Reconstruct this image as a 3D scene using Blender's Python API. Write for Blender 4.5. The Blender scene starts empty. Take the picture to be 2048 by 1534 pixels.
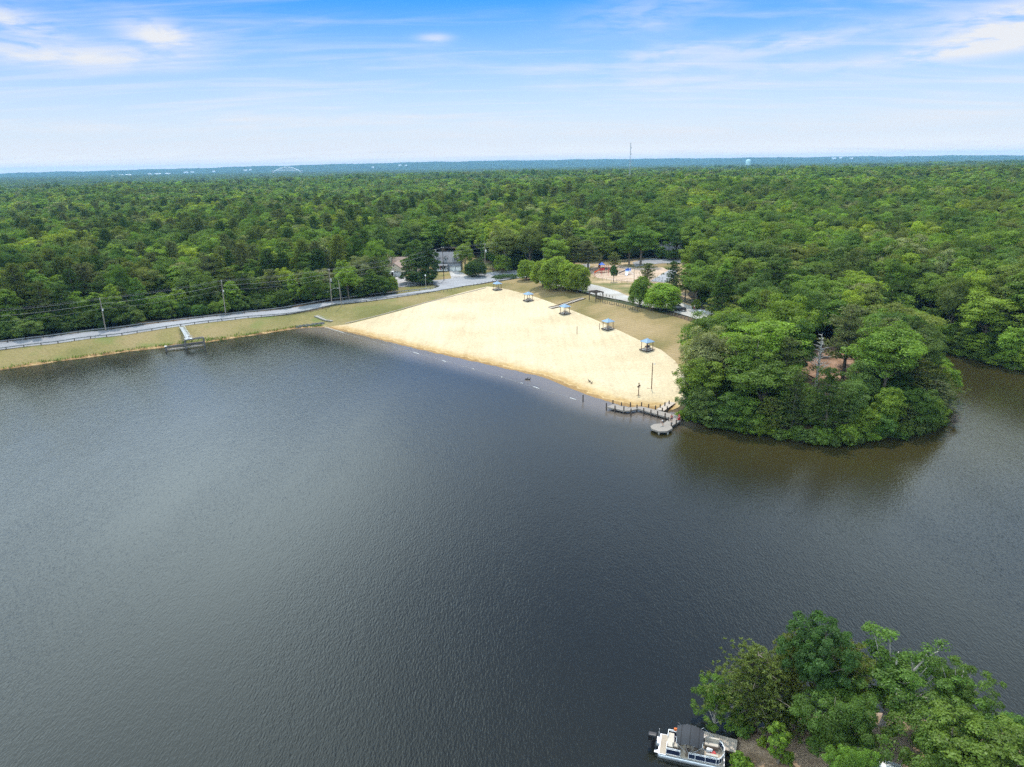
import bpy, bmesh, math, random
import numpy as np
from mathutils import Vector, Matrix, geometry

random.seed(7)
RNG = np.random.default_rng(11)
scene = bpy.context.scene
COL = scene.collection
R_ = math.radians

# ------------------------------------------------------------------ camera
CAM_H, FPX = 50.0, 1422.0
PITCH, ROLL = math.atan((767 - 328) / FPX), R_(1.0)
F_ = Vector((0, math.cos(PITCH), -math.sin(PITCH)))
U0 = Vector((0, math.sin(PITCH), math.cos(PITCH)))
X0 = Vector((1, 0, 0))
RT = X0 * math.cos(ROLL) - U0 * math.sin(ROLL)
UP = U0 * math.cos(ROLL) + X0 * math.sin(ROLL)
CAM = Vector((0, 0, CAM_H))
cam = bpy.data.cameras.new('camera')
cam.sensor_width = 36.0
cam.lens = 36.0 * FPX / 2048.0
cam.clip_end = 40000
cam.clip_start = 0.5
cam_o = bpy.data.objects.new('camera', cam)
COL.objects.link(cam_o)
cam_o.matrix_world = Matrix(((RT.x, UP.x, -F_.x, 0), (RT.y, UP.y, -F_.y, 0), (RT.z, UP.z, -F_.z, CAM_H), (0, 0, 0, 1)))
scene.camera = cam_o


def ray(px, py):
    return F_ + RT * ((px - 1024) / FPX) - UP * ((py - 767) / FPX)


def W(px, py, z=0.0):
    """where the sight line of a survey point meets the level z"""
    d = ray(px, py)
    t = (z - CAM_H) / d.z
    return Vector((d.x * t, d.y * t, z))


def AT(px, py, y):
    d = ray(px, py)
    t = y / d.y
    return CAM + d * t


def proj(p):
    v = Vector(p) - CAM
    k = v.dot(F_)
    if k < 1:
        return (0, -9999, 0)
    return (1024 + FPX * v.dot(RT) / k, 767 - FPX * v.dot(UP) / k, FPX / k)


# ------------------------------------------------------------------ tagging
def tag(o, label=None, cat=None, group=None, kind=None):
    if label: o['label'] = label
    if cat: o['category'] = cat
    if group: o['group'] = group
    if kind: o['kind'] = kind
    return o


def empty(name, loc, rz=0.0, label=None, cat=None, group=None):
    o = bpy.data.objects.new(name, None)
    o.empty_display_size = 0.3
    o.location = loc
    o.rotation_euler = (0, 0, rz)
    COL.objects.link(o)
    return tag(o, label, cat, group)


def link(name, me, parent=None):
    o = bpy.data.objects.new(name, me)
    COL.objects.link(o)
    if parent is not None: o.parent = parent
    return o


KIDS = {}


def copy_tree(o, parent=None):
    c = o.copy()
    COL.objects.link(c)
    c.parent = parent
    for ch in list(o.children):
        copy_tree(ch, c)
    return c


ORD = ['zeroth', 'first', 'second', 'third', 'fourth', 'fifth', 'sixth', 'seventh', 'eighth', 'ninth', 'tenth', 'eleventh', 'twelfth',
       'thirteenth', 'fourteenth', 'fifteenth', 'sixteenth', 'seventeenth', 'eighteenth', 'nineteenth', 'twentieth']


def ordinal(n):
    if n <= 20: return ORD[n]
    tens = {2: 'twenty', 3: 'thirty', 4: 'forty', 5: 'fifty', 6: 'sixty', 7: 'seventy'}
    ten2 = {3: 'thirtieth', 4: 'fortieth', 5: 'fiftieth', 6: 'sixtieth', 7: 'seventieth'}
    if n % 10 == 0: return ten2[n // 10]
    return tens[n // 10] + '-' + ORD[n % 10]


# ------------------------------------------------------------------ materials
def nd(nt, typ, **kw):
    n = nt.nodes.new(typ)
    for k, v in kw.items():
        if k.startswith('i_'):
            n.inputs[k[2:].replace('_', ' ')].default_value = v
        else:
            setattr(n, k, v)
    return n


def newmat(name):
    m = bpy.data.materials.new(name)
    m.use_nodes = True
    nt = m.node_tree
    for n in list(nt.nodes): nt.nodes.remove(n)
    out = nd(nt, 'ShaderNodeOutputMaterial')
    return m, nt, out


def c4(c): return (c[0], c[1], c[2], 1.0)


def plain(name, col, rough=0.6, metal=0.0, var=0.15, scale=3.0, bump=0.0, spec=0.4, coords='Object', stretch=(1, 1, 1)):
    """principled surface with a noise that varies its colour a little"""
    m, nt, out = newmat(name)
    b = nd(nt, 'ShaderNodeBsdfPrincipled')
    b.inputs['Roughness'].default_value = rough
    b.inputs['Metallic'].default_value = metal
    b.inputs['Specular IOR Level'].default_value = spec
    tc = nd(nt, 'ShaderNodeTexCoord')
    mp = nd(nt, 'ShaderNodeMapping')
    mp.inputs['Scale'].default_value = stretch
    nt.links.new(tc.outputs[coords], mp.inputs[0])
    nz = nd(nt, 'ShaderNodeTexNoise')
    nz.inputs['Scale'].default_value = scale
    nz.inputs['Detail'].default_value = 5
    nz.inputs['Roughness'].default_value = 0.65
    nt.links.new(mp.outputs[0], nz.inputs['Vector'])
    rp = nd(nt, 'ShaderNodeValToRGB')
    rp.color_ramp.elements[0].position = 0.3
    rp.color_ramp.elements[1].position = 0.7
    rp.color_ramp.elements[0].color = c4([x * (1 - var) for x in col])
    rp.color_ramp.elements[1].color = c4([min(1, x * (1 + var)) for x in col])
    nt.links.new(nz.outputs['Fac'], rp.inputs[0])
    nt.links.new(rp.outputs[0], b.inputs['Base Color'])
    if bump:
        bp = nd(nt, 'ShaderNodeBump')
        bp.inputs['Strength'].default_value = bump
        bp.inputs['Distance'].default_value = 0.05
        nt.links.new(nz.outputs['Fac'], bp.inputs['Height'])
        nt.links.new(bp.outputs[0], b.inputs['Normal'])
    nt.links.new(b.outputs[0], out.inputs[0])
    return m


M = {}


def setup_materials():
    M['wood'] = plain('weathered_wood', (0.38, 0.32, 0.26), 0.85, var=0.25, scale=6, stretch=(1, 6, 1))
    M['wood_pale'] = plain('bleached_decking', (0.5, 0.46, 0.40), 0.85, var=0.18, scale=4)
    M['wood_dark'] = plain('dark_timber', (0.07, 0.05, 0.035), 0.85, var=0.3, scale=5)
    M['wood_red'] = plain('stained_timber', (0.15, 0.075, 0.045), 0.8, var=0.25, scale=5)
    M['wood_post'] = plain('post_timber', (0.16, 0.13, 0.085), 0.9, var=0.3, scale=8)
    M['pole'] = plain('utility_pole_timber', (0.26, 0.22, 0.18), 0.9, var=0.25, scale=4, stretch=(1, 1, .2))
    M['blue_roof'] = plain('blue_roof_metal', (0.17, 0.265, 0.36), 0.6, var=0.12, scale=2)
    M['steel'] = plain('galvanised_steel', (0.42, 0.43, 0.43), 0.5, 0.5, var=0.15, scale=4)
    M['rail'] = plain('guardrail_steel', (0.27, 0.28, 0.28), 0.55, 0.4, var=0.2, scale=1)
    M['white'] = plain('white_paint', (0.78, 0.78, 0.76), 0.5, var=0.06)
    M['white_bright'] = plain('white_plastic', (0.8, 0.8, 0.8), 0.4, var=0.04)
    M['alu'] = plain('brushed_aluminium', (0.62, 0.63, 0.64), 0.35, 0.7, var=0.08)
    M['concrete'] = plain('old_concrete', (0.29, 0.27, 0.24), 0.9, var=0.2, scale=3)
    M['wet_concrete'] = plain('stained_concrete', (0.15, 0.135, 0.12), 0.8, var=0.3, scale=2)
    M['tan_wall'] = plain('tan_siding', (0.62, 0.54, 0.42), 0.8, var=0.05)
    M['grey_wall'] = plain('grey_siding', (0.24, 0.25, 0.28), 0.8, var=0.06)
    M['brown_roof'] = plain('brown_shingle', (0.30, 0.215, 0.165), 0.9, var=0.2, scale=4)
    M['grey_roof'] = plain('grey_shingle', (0.17, 0.165, 0.17), 0.9, var=0.2, scale=4)
    M['pale_roof'] = plain('pale_grey_shingle', (0.33, 0.32, 0.33), 0.9, var=0.15, scale=4)
    M['glass'] = plain('window_glass', (0.03, 0.04, 0.05), 0.08, var=0.1, spec=0.7)
    M['black'] = plain('black_paint', (0.012, 0.012, 0.014), 0.42, var=0.1, spec=0.4)
    M['rubber'] = plain('black_rubber', (0.015, 0.015, 0.015), 0.8)
    M['dark_frame'] = plain('dark_metal', (0.04, 0.04, 0.042), 0.5, 0.3)
    M['fence'] = plain('dark_green_mesh', (0.03, 0.05, 0.045), 0.7)
    M['red'] = plain('red_plastic', (0.42, 0.03, 0.03), 0.4, var=0.08)
    M['orange'] = plain('orange_plastic', (0.7, 0.16, 0.03), 0.5, var=0.08)
    M['blue'] = plain('blue_plastic', (0.04, 0.11, 0.42), 0.4, var=0.08)
    M['navy'] = plain('navy_panel', (0.015, 0.022, 0.05), 0.35, var=0.1)
    M['ltblue'] = plain('light_blue_plastic', (0.35, 0.5, 0.72), 0.4, var=0.08)
    M['canvas'] = plain('charcoal_canvas', (0.03, 0.032, 0.036), 0.85, var=0.12, scale=8)
    M['carpet'] = plain('tan_marine_carpet', (0.36, 0.30, 0.23), 0.95, var=0.12, scale=10)
    M['vinyl'] = plain('pale_vinyl', (0.42, 0.375, 0.31), 0.55, var=0.06)
    M['vinyl_dark'] = plain('brown_vinyl', (0.16, 0.12, 0.09), 0.55, var=0.06)
    M['skin'] = plain('skin', (0.5, 0.29, 0.2), 0.6, var=0.05)
    M['hair'] = plain('dark_hair', (0.03, 0.02, 0.015), 0.7)
    M['shirt_white'] = plain('white_cotton', (0.75, 0.73, 0.7), 0.9, var=0.05)
    M['shirt_red'] = plain('red_cotton', (0.45, 0.05, 0.05), 0.9, var=0.05)
    M['shirt_pink'] = plain('faded_red_cotton', (0.36, 0.1, 0.08), 0.9, var=0.05)
    M['shorts'] = plain('dark_shorts', (0.03, 0.03, 0.04), 0.9)
    M['wire'] = plain('grey_cable', (0.34, 0.34, 0.34), 0.6, 0.2, var=0.1)
    M['bark'] = plain('bark', (0.14, 0.115, 0.09), 0.95, var=0.35, scale=5, stretch=(1, 1, .3))
    M['bark_pale'] = plain('pale_bark', (0.32, 0.29, 0.25), 0.95, var=0.3, scale=5, stretch=(1, 1, .3))
    M['deadwood'] = plain('bleached_deadwood', (0.4, 0.38, 0.35), 0.95, var=0.25, scale=5)
    M['cyan'] = plain('pale_cyan_paint', (0.38, 0.58, 0.62), 0.5, var=0.05)
    M['mast'] = plain('mast_steel', (0.38, 0.41, 0.45), 0.6, 0.2)
    M['bird'] = plain('dark_plumage', (0.03, 0.027, 0.024), 0.8)
    M['bird_white'] = plain('pale_plumage', (0.4, 0.37, 0.33), 0.8)
    M['litter'] = plain('leaf_litter', (0.24, 0.15, 0.095), 1.0, var=0.4, scale=0.9, coords='Object')
    M['stone'] = plain('dark_rubble', (0.09, 0.09, 0.085), 0.9, var=0.4, scale=2)


setup_materials()


# ------------------------------------------------------------------ mesh builder
class MB:
    def __init__(self):
        self.v, self.f = [], []

    def add(self, vs, fs):
        n = len(self.v)
        self.v.extend([tuple(p) for p in vs])
        self.f.extend([tuple(i + n for i in f) for f in fs])
        return self

    def box(self, cx, cy, cz, sx, sy, sz, rz=0.0, rx=0.0, ry=0.0):
        m = Matrix.Translation((cx, cy, cz)) @ Matrix.Rotation(rz, 4, 'Z') @ Matrix.Rotation(ry, 4, 'Y') @ Matrix.Rotation(rx, 4, 'X')
        vs = [m @ Vector((x * sx / 2, y * sy / 2, z * sz / 2)) for z in (-1, 1) for y in (-1, 1) for x in (-1, 1)]
        return self.add(vs, [(0, 2, 3, 1), (4, 5, 7, 6), (0, 1, 5, 4), (2, 6, 7, 3), (0, 4, 6, 2), (1, 3, 7, 5)])

    def bar(self, a, b, w, h):
        """rectangular bar from a to b"""
        a, b = Vector(a), Vector(b)
        d = (b - a).normalized()
        s = d.cross(Vector((0, 0, 1)))
        if s.length < 1e-4: s = Vector((1, 0, 0))
        s.normalize()
        t = s.cross(d)
        vs = []
        for p in (a, b):
            for i, j in ((-1, -1), (1, -1), (1, 1), (-1, 1)):
                vs.append(p + s * (i * w / 2) + t * (j * h / 2))
        return self.add(vs, [(3, 2, 1, 0), (4, 5, 6, 7), (0, 1, 5, 4), (1, 2, 6, 5), (2, 3, 7, 6), (3, 0, 4, 7)])

    def tube(self, pts, r, n=6, cap=True):
        pts = [Vector(p) for p in pts]
        rs = r if isinstance(r, (list, tuple)) else [r] * len(pts)
        vs, fs = [], []
        for i, p in enumerate(pts):
            a, b = pts[max(0, i - 1)], pts[min(len(pts) - 1, i + 1)]
            d = (b - a).normalized()
            s = d.cross(Vector((0, 0, 1)) if abs(d.z) < 0.95 else Vector((1, 0, 0))).normalized()
            t = s.cross(d)
            for k in range(n):
                an = 2 * math.pi * k / n
                vs.append(p + (s * math.cos(an) + t * math.sin(an)) * rs[i])
        for i in range(len(pts) - 1):
            for k in range(n):
                k2 = (k + 1) % n
                fs.append((i * n + k, (i + 1) * n + k, (i + 1) * n + k2, i * n + k2))
        if cap:
            fs.append(tuple(range(n)))
            fs.append(tuple(reversed(range((len(pts) - 1) * n, len(pts) * n))))
        return self.add(vs, fs)

    def prism(self, poly, z0, z1):
        """poly: list of (x, y); z0, z1 numbers or lists"""
        n = len(poly)
        ar = sum(poly[i][0] * poly[(i + 1) % n][1] - poly[(i + 1) % n][0] * poly[i][1] for i in range(n))
        if ar < 0: poly = list(reversed(poly))
        vs = [(p[0], p[1], z0) for p in poly] + [(p[0], p[1], z1) for p in poly]
        fs = [tuple(reversed(range(n))), tuple(range(n, 2 * n))]
        for i in range(n):
            j = (i + 1) % n
            fs.append((i, j, n + j, n + i))
        return self.add(vs, fs)

    def lathe(self, prof, n=12, c=(0, 0, 0)):
        vs, fs = [], []
        for r, z in prof:
            for k in range(n):
                a = 2 * math.pi * k / n
                vs.append((c[0] + r * math.cos(a), c[1] + r * math.sin(a), c[2] + z))
        for i in range(len(prof) - 1):
            for k in range(n):
                k2 = (k + 1) % n
                fs.append((i * n + k, i * n + k2, (i + 1) * n + k2, (i + 1) * n + k))
        fs.append(tuple(reversed(range(n))))
        fs.append(tuple(range((len(prof) - 1) * n, len(prof) * n)))
        return self.add(vs, fs)

    def ball(self, c, r, n=10, m=6):
        rr = r if isinstance(r, (tuple, list)) else (r, r, r)
        vs = [(c[0], c[1], c[2] - rr[2])]
        for i in range(1, m):
            p = -math.pi / 2 + math.pi * i / m
            for k in range(n):
                a = 2 * math.pi * k / n
                vs.append((c[0] + rr[0] * math.cos(p) * math.cos(a), c[1] + rr[1] * math.cos(p) * math.sin(a), c[2] + rr[2] * math.sin(p)))
        vs.append((c[0], c[1], c[2] + rr[2]))
        fs = []
        for k in range(n):
            fs.append((0, 1 + (k + 1) % n, 1 + k))
            for i in range(m - 2):
                fs.append((1 + i * n + k, 1 + i * n + (k + 1) % n, 1 + (i + 1) * n + (k + 1) % n, 1 + (i + 1) * n + k))
            fs.append((1 + (m - 2) * n + k, 1 + (m - 2) * n + (k + 1) % n, len(vs) - 1))
        return self.add(vs, fs)

    def mesh(self, name, mat, smooth=False):
        me = bpy.data.meshes.new(name)
        me.from_pydata(self.v, [], self.f)
        if mat: me.materials.append(mat)
        if smooth:
            me.polygons.foreach_set('use_smooth', [True] * len(me.polygons))
        me.update()
        return me

    def build(self, name, mat, parent=None, smooth=False):
        return link(name, self.mesh(name, mat, smooth), parent)


# ------------------------------------------------------------------ polygons
def sdf_poly(P, X, Y):
    """signed distance to polygon P (negative inside), vectorised"""
    P = np.asarray(P, float)
    X = np.asarray(X, float); Y = np.asarray(Y, float)
    sh = X.shape
    x, y = X.ravel(), Y.ravel()
    d2 = np.full(x.shape, 1e18)
    ins = np.zeros(x.shape, bool)
    n = len(P)
    for i in range(n):
        ax, ay = P[i]; bx, by = P[(i + 1) % n]
        ex, ey = bx - ax, by - ay
        t = np.clip(((x - ax) * ex + (y - ay) * ey) / (ex * ex + ey * ey + 1e-12), 0, 1)
        dx, dy = x - ax - t * ex, y - ay - t * ey
        d2 = np.minimum(d2, dx * dx + dy * dy)
        c = ((ay > y) != (by > y)) & (x < (bx - ax) * (y - ay) / ((by - ay) if by != ay else 1e-12) + ax)
        ins ^= c
    d = np.sqrt(d2)
    return np.where(ins, -d, d).reshape(sh)


def smoothpoly(pts, closed=True, sub=4, jitter=0.0, rng=random):
    """Catmull-Rom through 2-D points"""
    out = []
    n = len(pts)
    rngi = range(n if closed else n - 1)
    for i in rngi:
        if closed:
            p0, p1, p2, p3 = pts[i - 1], pts[i], pts[(i + 1) % n], pts[(i + 2) % n]
        else:
            p0, p1, p2, p3 = pts[max(0, i - 1)], pts[i], pts[i + 1], pts[min(n - 1, i + 2)]
        for k in range(sub):
            t = k / sub
            q = [0.5 * (2 * p1[a] + (p2[a] - p0[a]) * t + (2 * p0[a] - 5 * p1[a] + 4 * p2[a] - p3[a]) * t * t + (3 * p1[a] - p0[a] - 3 * p2[a] + p3[a]) * t ** 3) for a in (0, 1)]
            if jitter:
                q = [q[0] + rng.uniform(-jitter, jitter), q[1] + rng.uniform(-jitter, jitter)]
            out.append(tuple(q))
    if not closed: out.append(tuple(pts[-1][:2]))
    return out


def smoothstep(a, b, x):
    t = np.clip((x - a) / (b - a), 0, 1)
    return t * t * (3 - 2 * t)
# ---- look of the day
SKY_DUST, SKY_SAT, SKY_VAL, HAZE_SKY = 0.4, 1.38, 1.15, 0.95
SKY_TINT = (0.74, 0.84, 1.12, 1)
CLOUD_COL, BANK_COL, VEIL_COL = (7.0, 7.15, 7.5, 1), (25, 30.5, 33, 1), (6.8, 7.2, 7.8, 1)
HIGH_COL, HORIZON_COL = (7.6, 9.4, 11.0, 1), (9.6, 8.9, 8.3, 1)
HAZE_COL, HAZE_DENS = (0.27, 0.58, 0.92, 1), 6.8e-5
EXPOSURE, DENOISE = 0.02, False

# ================================================================== LAY OF THE LAND
def WP(lst, z=0.0):
    return [tuple(W(x, y, z)[:2]) for x, y in lst]


SH_DAM = [(0, 740), (120, 722), (200, 711), (260, 702), (330, 694), (415, 684), (520, 668), (590, 657), (648, 653)]
SH_BEACH = [(700, 663), (750, 675), (800, 688), (900, 714), (1000, 743), (1100, 755 + 0), (1145, 775), (1190, 793), (1235, 806), (1262, 813)]
SH_BEACH[5] = (1060, 746)
SH_BEACH = [(700, 664), (750, 676), (800, 688), (850, 700), (900, 711), (950, 722), (1000, 733), (1050, 744), (1100, 757), (1145, 775), (1190, 793), (1235, 806), (1262, 813)]
SH_PEN = [(1325, 816), (1345, 826), (1372, 836), (1405, 848), (1460, 858), (1527, 869), (1577, 880), (1606, 885), (1653, 888), (1716, 884), (1775, 872), (1820, 867), (1858, 860),
          (1872, 847), (1874, 824), (1862, 790), (1844, 752), (1818, 716), (1804, 694), (1798, 682)]
SH_CREEK = [(1842, 681), (1856, 693), (1895, 703), (1938, 715), (1979, 726), (2048, 743)]
sh_dam, sh_beach, sh_pen, sh_creek = WP(SH_DAM), WP(SH_BEACH), WP(SH_PEN), WP(SH_CREEK)
random.seed(3)
vis = smoothpoly(sh_dam, False, 3, 0.35) + smoothpoly(sh_beach, False, 3, 0.12) + smoothpoly(sh_pen, False, 3, 0.35) + smoothpoly(sh_creek, False, 3, 0.35)
LAKE = vis + [(150, 152), (200, 132), (320, 112), (320, -140), (-320, -140), (-320, 62), (-200, 136)]
FGLAND = smoothpoly(WP([(1478, 1640), (1462, 1540), (1466, 1500), (1476, 1478), (1505, 1462), (1560, 1446), (1620, 1430), (1700, 1424), (1800, 1432), (1900, 1452), (1985, 1468), (2060, 1450), (2200, 1415)], 0), False, 3, 0.1) + [(75, 52), (75, 26), (16, 26)]

# ---- beach / lawn / road outlines (survey points with their level)
BEACH_UP = [(648, 652, .4), (690, 645, 1.2), (720, 638, 1.6), (800, 617, 2.6), (900, 591, 3.3), (975, 574, 3.6), (1000, 577, 3.55), (1060, 592, 3.3), (1125, 615, 3.0), (1165, 630, 2.75),
            (1213, 651, 2.4), (1262, 673, 2.15), (1300, 691, 1.9), (1322, 700, 1.8), (1350, 722, 1.6), (1368, 745, 1.6), (1372, 790, 1.2), (1358, 812, .5), (1335, 822, .15)]
up2 = [tuple(W(*p)[:2]) for p in BEACH_UP]
BEACH = list(reversed(smoothpoly(sh_beach, False, 3, 0.0))) + up2
_bs = sdf_poly  # alias
POSTS_PX = [(1040, 560, 5.0), (1075, 568, 5.1), (1110, 576, 5.2), (1190, 592, 5.6), (1240, 603, 5.7), (1280, 612, 5.8), (1320, 622, 5.8), (1350, 629, 5.8), (1410, 649, 5.6)]
CTRL = [W(*p) for p in [
    (0, 700, 4.2), (150, 680.5, 4.2), (480, 637, 4.2), (300, 661, 4.2), (150, 667.5, 4.2), (480, 627, 4.2), (660, 613, 4.2), (880, 581, 4.4), (1040, 553, 4.8), (0, 686, 4.2), (300, 648, 4.2), (660, 602, 4.2), (800, 585, 4.3), (960, 548, 5.0),
    (100, 640, 1.5), (300, 630, 1.2), (500, 606, 1.5), (640, 585, 2.5), (790, 560, 4.5), (900, 550, 5.5), (800, 520, 6), (900, 515, 6.5), (1040, 530, 5.8),
    (1200, 560, 5.8), (1240, 545, 6), (1320, 545, 6), (1300, 525, 6.3), (1400, 615, 6), (1450, 640, 5),
    (1450, 760, 3), (1600, 740, 4), (1700, 720, 4), (1800, 720, 3), (1600, 820, 2.2), (1420, 800, 2), (1550, 660, 5)]]
CTRL += [W(*p) for p in BEACH_UP] + [W(*p) for p in POSTS_PX]
CTRL += [Vector(p) for p in [(150, 190, 4), (180, 260, 7), (250, 200, 6), (-300, 350, 4), (-100, 400, 6), (100, 420, 9), (300, 420, 9), (-300, 520, 6), (0, 550, 9), (300, 560, 11), (-250, 180, 2.5), (-320, 120, 2.5),
                             (25, 45, 1.3), (45, 45, 1.6), (20, 49, .8), (60, 45, 1.6), (120, 240, 6), (330, 140, 4)]]
_c = np.array([tuple(p) for p in CTRL])
_d = np.sqrt((_c[:, None, 0] - _c[None, :, 0]) ** 2 + (_c[:, None, 1] - _c[None, :, 1]) ** 2)
_n = len(_c)
_A = np.zeros((_n + 3, _n + 3))
_A[:_n, :_n] = _d - np.eye(_n) * 2.0
_A[:_n, _n] = 1; _A[:_n, _n + 1] = _c[:, 0] / 100; _A[:_n, _n + 2] = _c[:, 1] / 100
_A[_n:, :_n] = _A[:_n, _n:].T
_w = np.linalg.solve(_A, np.concatenate([_c[:, 2], [0, 0, 0]]))


def land(X, Y):
    X = np.asarray(X, float); Y = np.asarray(Y, float)
    out = _w[_n] + _w[_n + 1] * X / 100 + _w[_n + 2] * Y / 100
    for i in range(_n):
        out = out + _w[i] * np.sqrt((X - _c[i, 0]) ** 2 + (Y - _c[i, 1]) ** 2)
    out = np.clip(out, 0.6, 12)
    az = np.arctan2(X, np.maximum(Y, 1.0))
    far = (4 + 7 * smoothstep(-0.45, 0.15, az)) * (1 - .85 * smoothstep(1100, 2400, np.hypot(X, Y))) + 4.0 * np.sin(X / 170 + 1.3) * np.sin(Y / 230) + 2.2 * np.sin(X / 71 + Y / 113) + 3.0 * np.sin(Y / 520 + X / 900) * smoothstep(-.3, .3, az)
    t = smoothstep(380, 620, np.hypot(X, Y))
    out = out * (1 - t) + far * t
    rr = np.hypot(X, Y)
    rend = rmax(az)
    return out * (1 - smoothstep(rend - 150, rend + 350, rr)) + 1.5 * smoothstep(rend - 150, rend + 350, rr)


def rmax(az):
    return 1500 + 1300 * smoothstep(-0.62, 0.0, az) + 500 * smoothstep(0.0, 0.6, az)


def dwater(X, Y):
    """distance from the waterline, positive on land"""
    return np.maximum(sdf_poly(LAKE, X, Y), -sdf_poly(FGLAND, X, Y))


def height(X, Y):
    X = np.asarray(X, float); Y = np.asarray(Y, float)
    d = dwater(X, Y)
    db = sdf_poly(BEACH, X, Y)
    wb = 1 - smoothstep(0.0, 7.0, db)
    wdam = smoothstep(-40, -70, X) * (1 - wb)
    slope = 0.06 * wb + (1 - wb) * (0.45 - 0.17 * wdam)
    h = land(X, Y)
    hl = np.minimum(h, slope * d + 0.03)
    # soft meeting of bank and land
    k = 0.6
    sm = -np.log(np.exp(-h / k) + np.exp(-np.clip(slope * d + 0.02, -30, 60) / k)) * k
    hw = np.maximum(slope * d, -2.2)
    return np.where(d > 0, np.maximum(np.minimum(sm + 0.25 * smoothstep(0, 3, d), hl + .2), 0.02), hw)


def hz(x, y):
    return float(height(np.array([x]), np.array([y]))[0])


def march(px, py, up=0.0, y0=35.0):
    """where the sight line of a survey point meets the ground raised by up"""
    d = ray(px, py)
    ts = np.concatenate([np.linspace(y0, 700, 900), np.linspace(702, 4000, 500)]) / d.y
    X, Y, Z = d.x * ts, d.y * ts, CAM_H + d.z * ts
    g = height(X, Y) + up
    below = np.where(Z < g)[0]
    if len(below) == 0:
        p = CAM + d * (700 / d.y)
        return Vector((p.x, p.y, hz(p.x, p.y)))
    i = max(1, below[0])
    a, b = Z[i - 1] - g[i - 1], g[i] - Z[i]
    s = a / (a + b + 1e-9)
    x, y = X[i - 1] + (X[i] - X[i - 1]) * s, Y[i - 1] + (Y[i] - Y[i - 1]) * s
    return Vector((x, y, hz(x, y)))


def G(px, py):
    return march(px, py, 0.0)


def GP(lst):
    return [tuple(G(x, y)[:2]) for x, y in lst]


# ---- zone outlines on the ground
LAWN = GP([(975, 571), (1008, 562), (1040, 557), (1085, 566), (1130, 577), (1170, 589), (1195, 597), (1240, 607), (1285, 617), (1330, 629), (1365, 638), (1400, 650), (1425, 662), (1420, 700), (1390, 735)]) + \
    [p for p in reversed(up2[5:16])]
DAMGRASS = GP([(0, 701), (150, 681), (300, 662), (480, 638), (660, 614), (770, 599), (870, 584), (930, 573), (985, 565), (1000, 568)]) + list(reversed(up2[0:7])) + list(reversed(smoothpoly(sh_dam, False, 3, 0.0)))
DAMGRASS = [(-232, 122 + 12)] + DAMGRASS + [(-228, 120)]
_ra, _rb = G(0, 700), G(770, 598.5)
_rd = Vector((_rb.x - _ra.x, _rb.y - _ra.y)); _rl = _rd.length; _rd = _rd / _rl
_rn = Vector((-_rd.y, _rd.x))
DAM_NEAR = [(_ra.x + _rd.x * t, _ra.y + _rd.y * t) for t in np.linspace(-118, _rl, 16)]
DAM_FAR = [(x + _rn.x * 5.6, y + _rn.y * 5.6) for x, y in DAM_NEAR]
ROAD = DAM_NEAR + GP([(870, 583), (930, 572), (985, 563), (1040, 556), (1075, 553), (1150, 545), (1180, 535), (1180, 528), (1120, 534), (1060, 539), (1000, 543), (960, 547), (915, 554), (886, 562),
           (880, 569), (878, 574), (868, 577), (820, 584)]) + list(reversed(DAM_FAR))
LANE = GP([(792, 576), (830, 572), (866, 569), (876, 572), (890, 566), (918, 556), (880, 560), (850, 562), (810, 566), (792, 569)])
ISLAND = GP([(792, 577), (830, 573), (864, 570), (873, 573), (866, 578), (830, 583), (792, 589)])
DRIVE_A = GP([(797, 569), (787, 552), (806, 551), (822, 565)])
DRIVE_B = GP([(903, 558), (898, 543), (914, 541), (936, 552)])
PARKING = GP([(1080, 566), (1120, 573), (1160, 582), (1195, 591), (1240, 600), (1285, 611), (1330, 621), (1370, 631), (1420, 645), (1460, 655), (1475, 640), (1440, 628), (1395, 616), (1360, 606), (1330, 600), (1290, 594), (1255, 592), (1235, 583), (1205, 574), (1172, 566), (1130, 558), (1090, 555), (1070, 556)])
PLAYSAND = GP([(1172, 540), (1190, 533), (1225, 530), (1275, 536), (1325, 535), (1345, 545), (1335, 560), (1290, 565), (1235, 562), (1195, 556)])
PATH_BACK = GP([(1265, 525), (1290, 519), (1320, 516), (1362, 518), (1364, 527), (1325, 527), (1295, 530), (1270, 534)])
PATH_SIDE = GP([(1300, 563), (1325, 548), (1345, 536), (1356, 540), (1350, 553), (1335, 566)])
PARK = GP([(1040, 548), (1080, 535), (1160, 525), (1270, 518), (1370, 512), (1395, 550), (1375, 590), (1400, 616), (1430, 632), (1370, 625), (1290, 606), (1230, 590), (1170, 575), (1100, 562)])
YARDS = GP([(735, 570), (745, 545), (800, 528), (870, 520), (940, 512), (985, 530), (985, 548), (900, 562), (800, 576)])
PENCLEAR = GP([(1600, 740), (1604, 708), (1650, 692), (1715, 700), (1728, 738), (1695, 762), (1640, 762)])
SHEETS = {}


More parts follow.
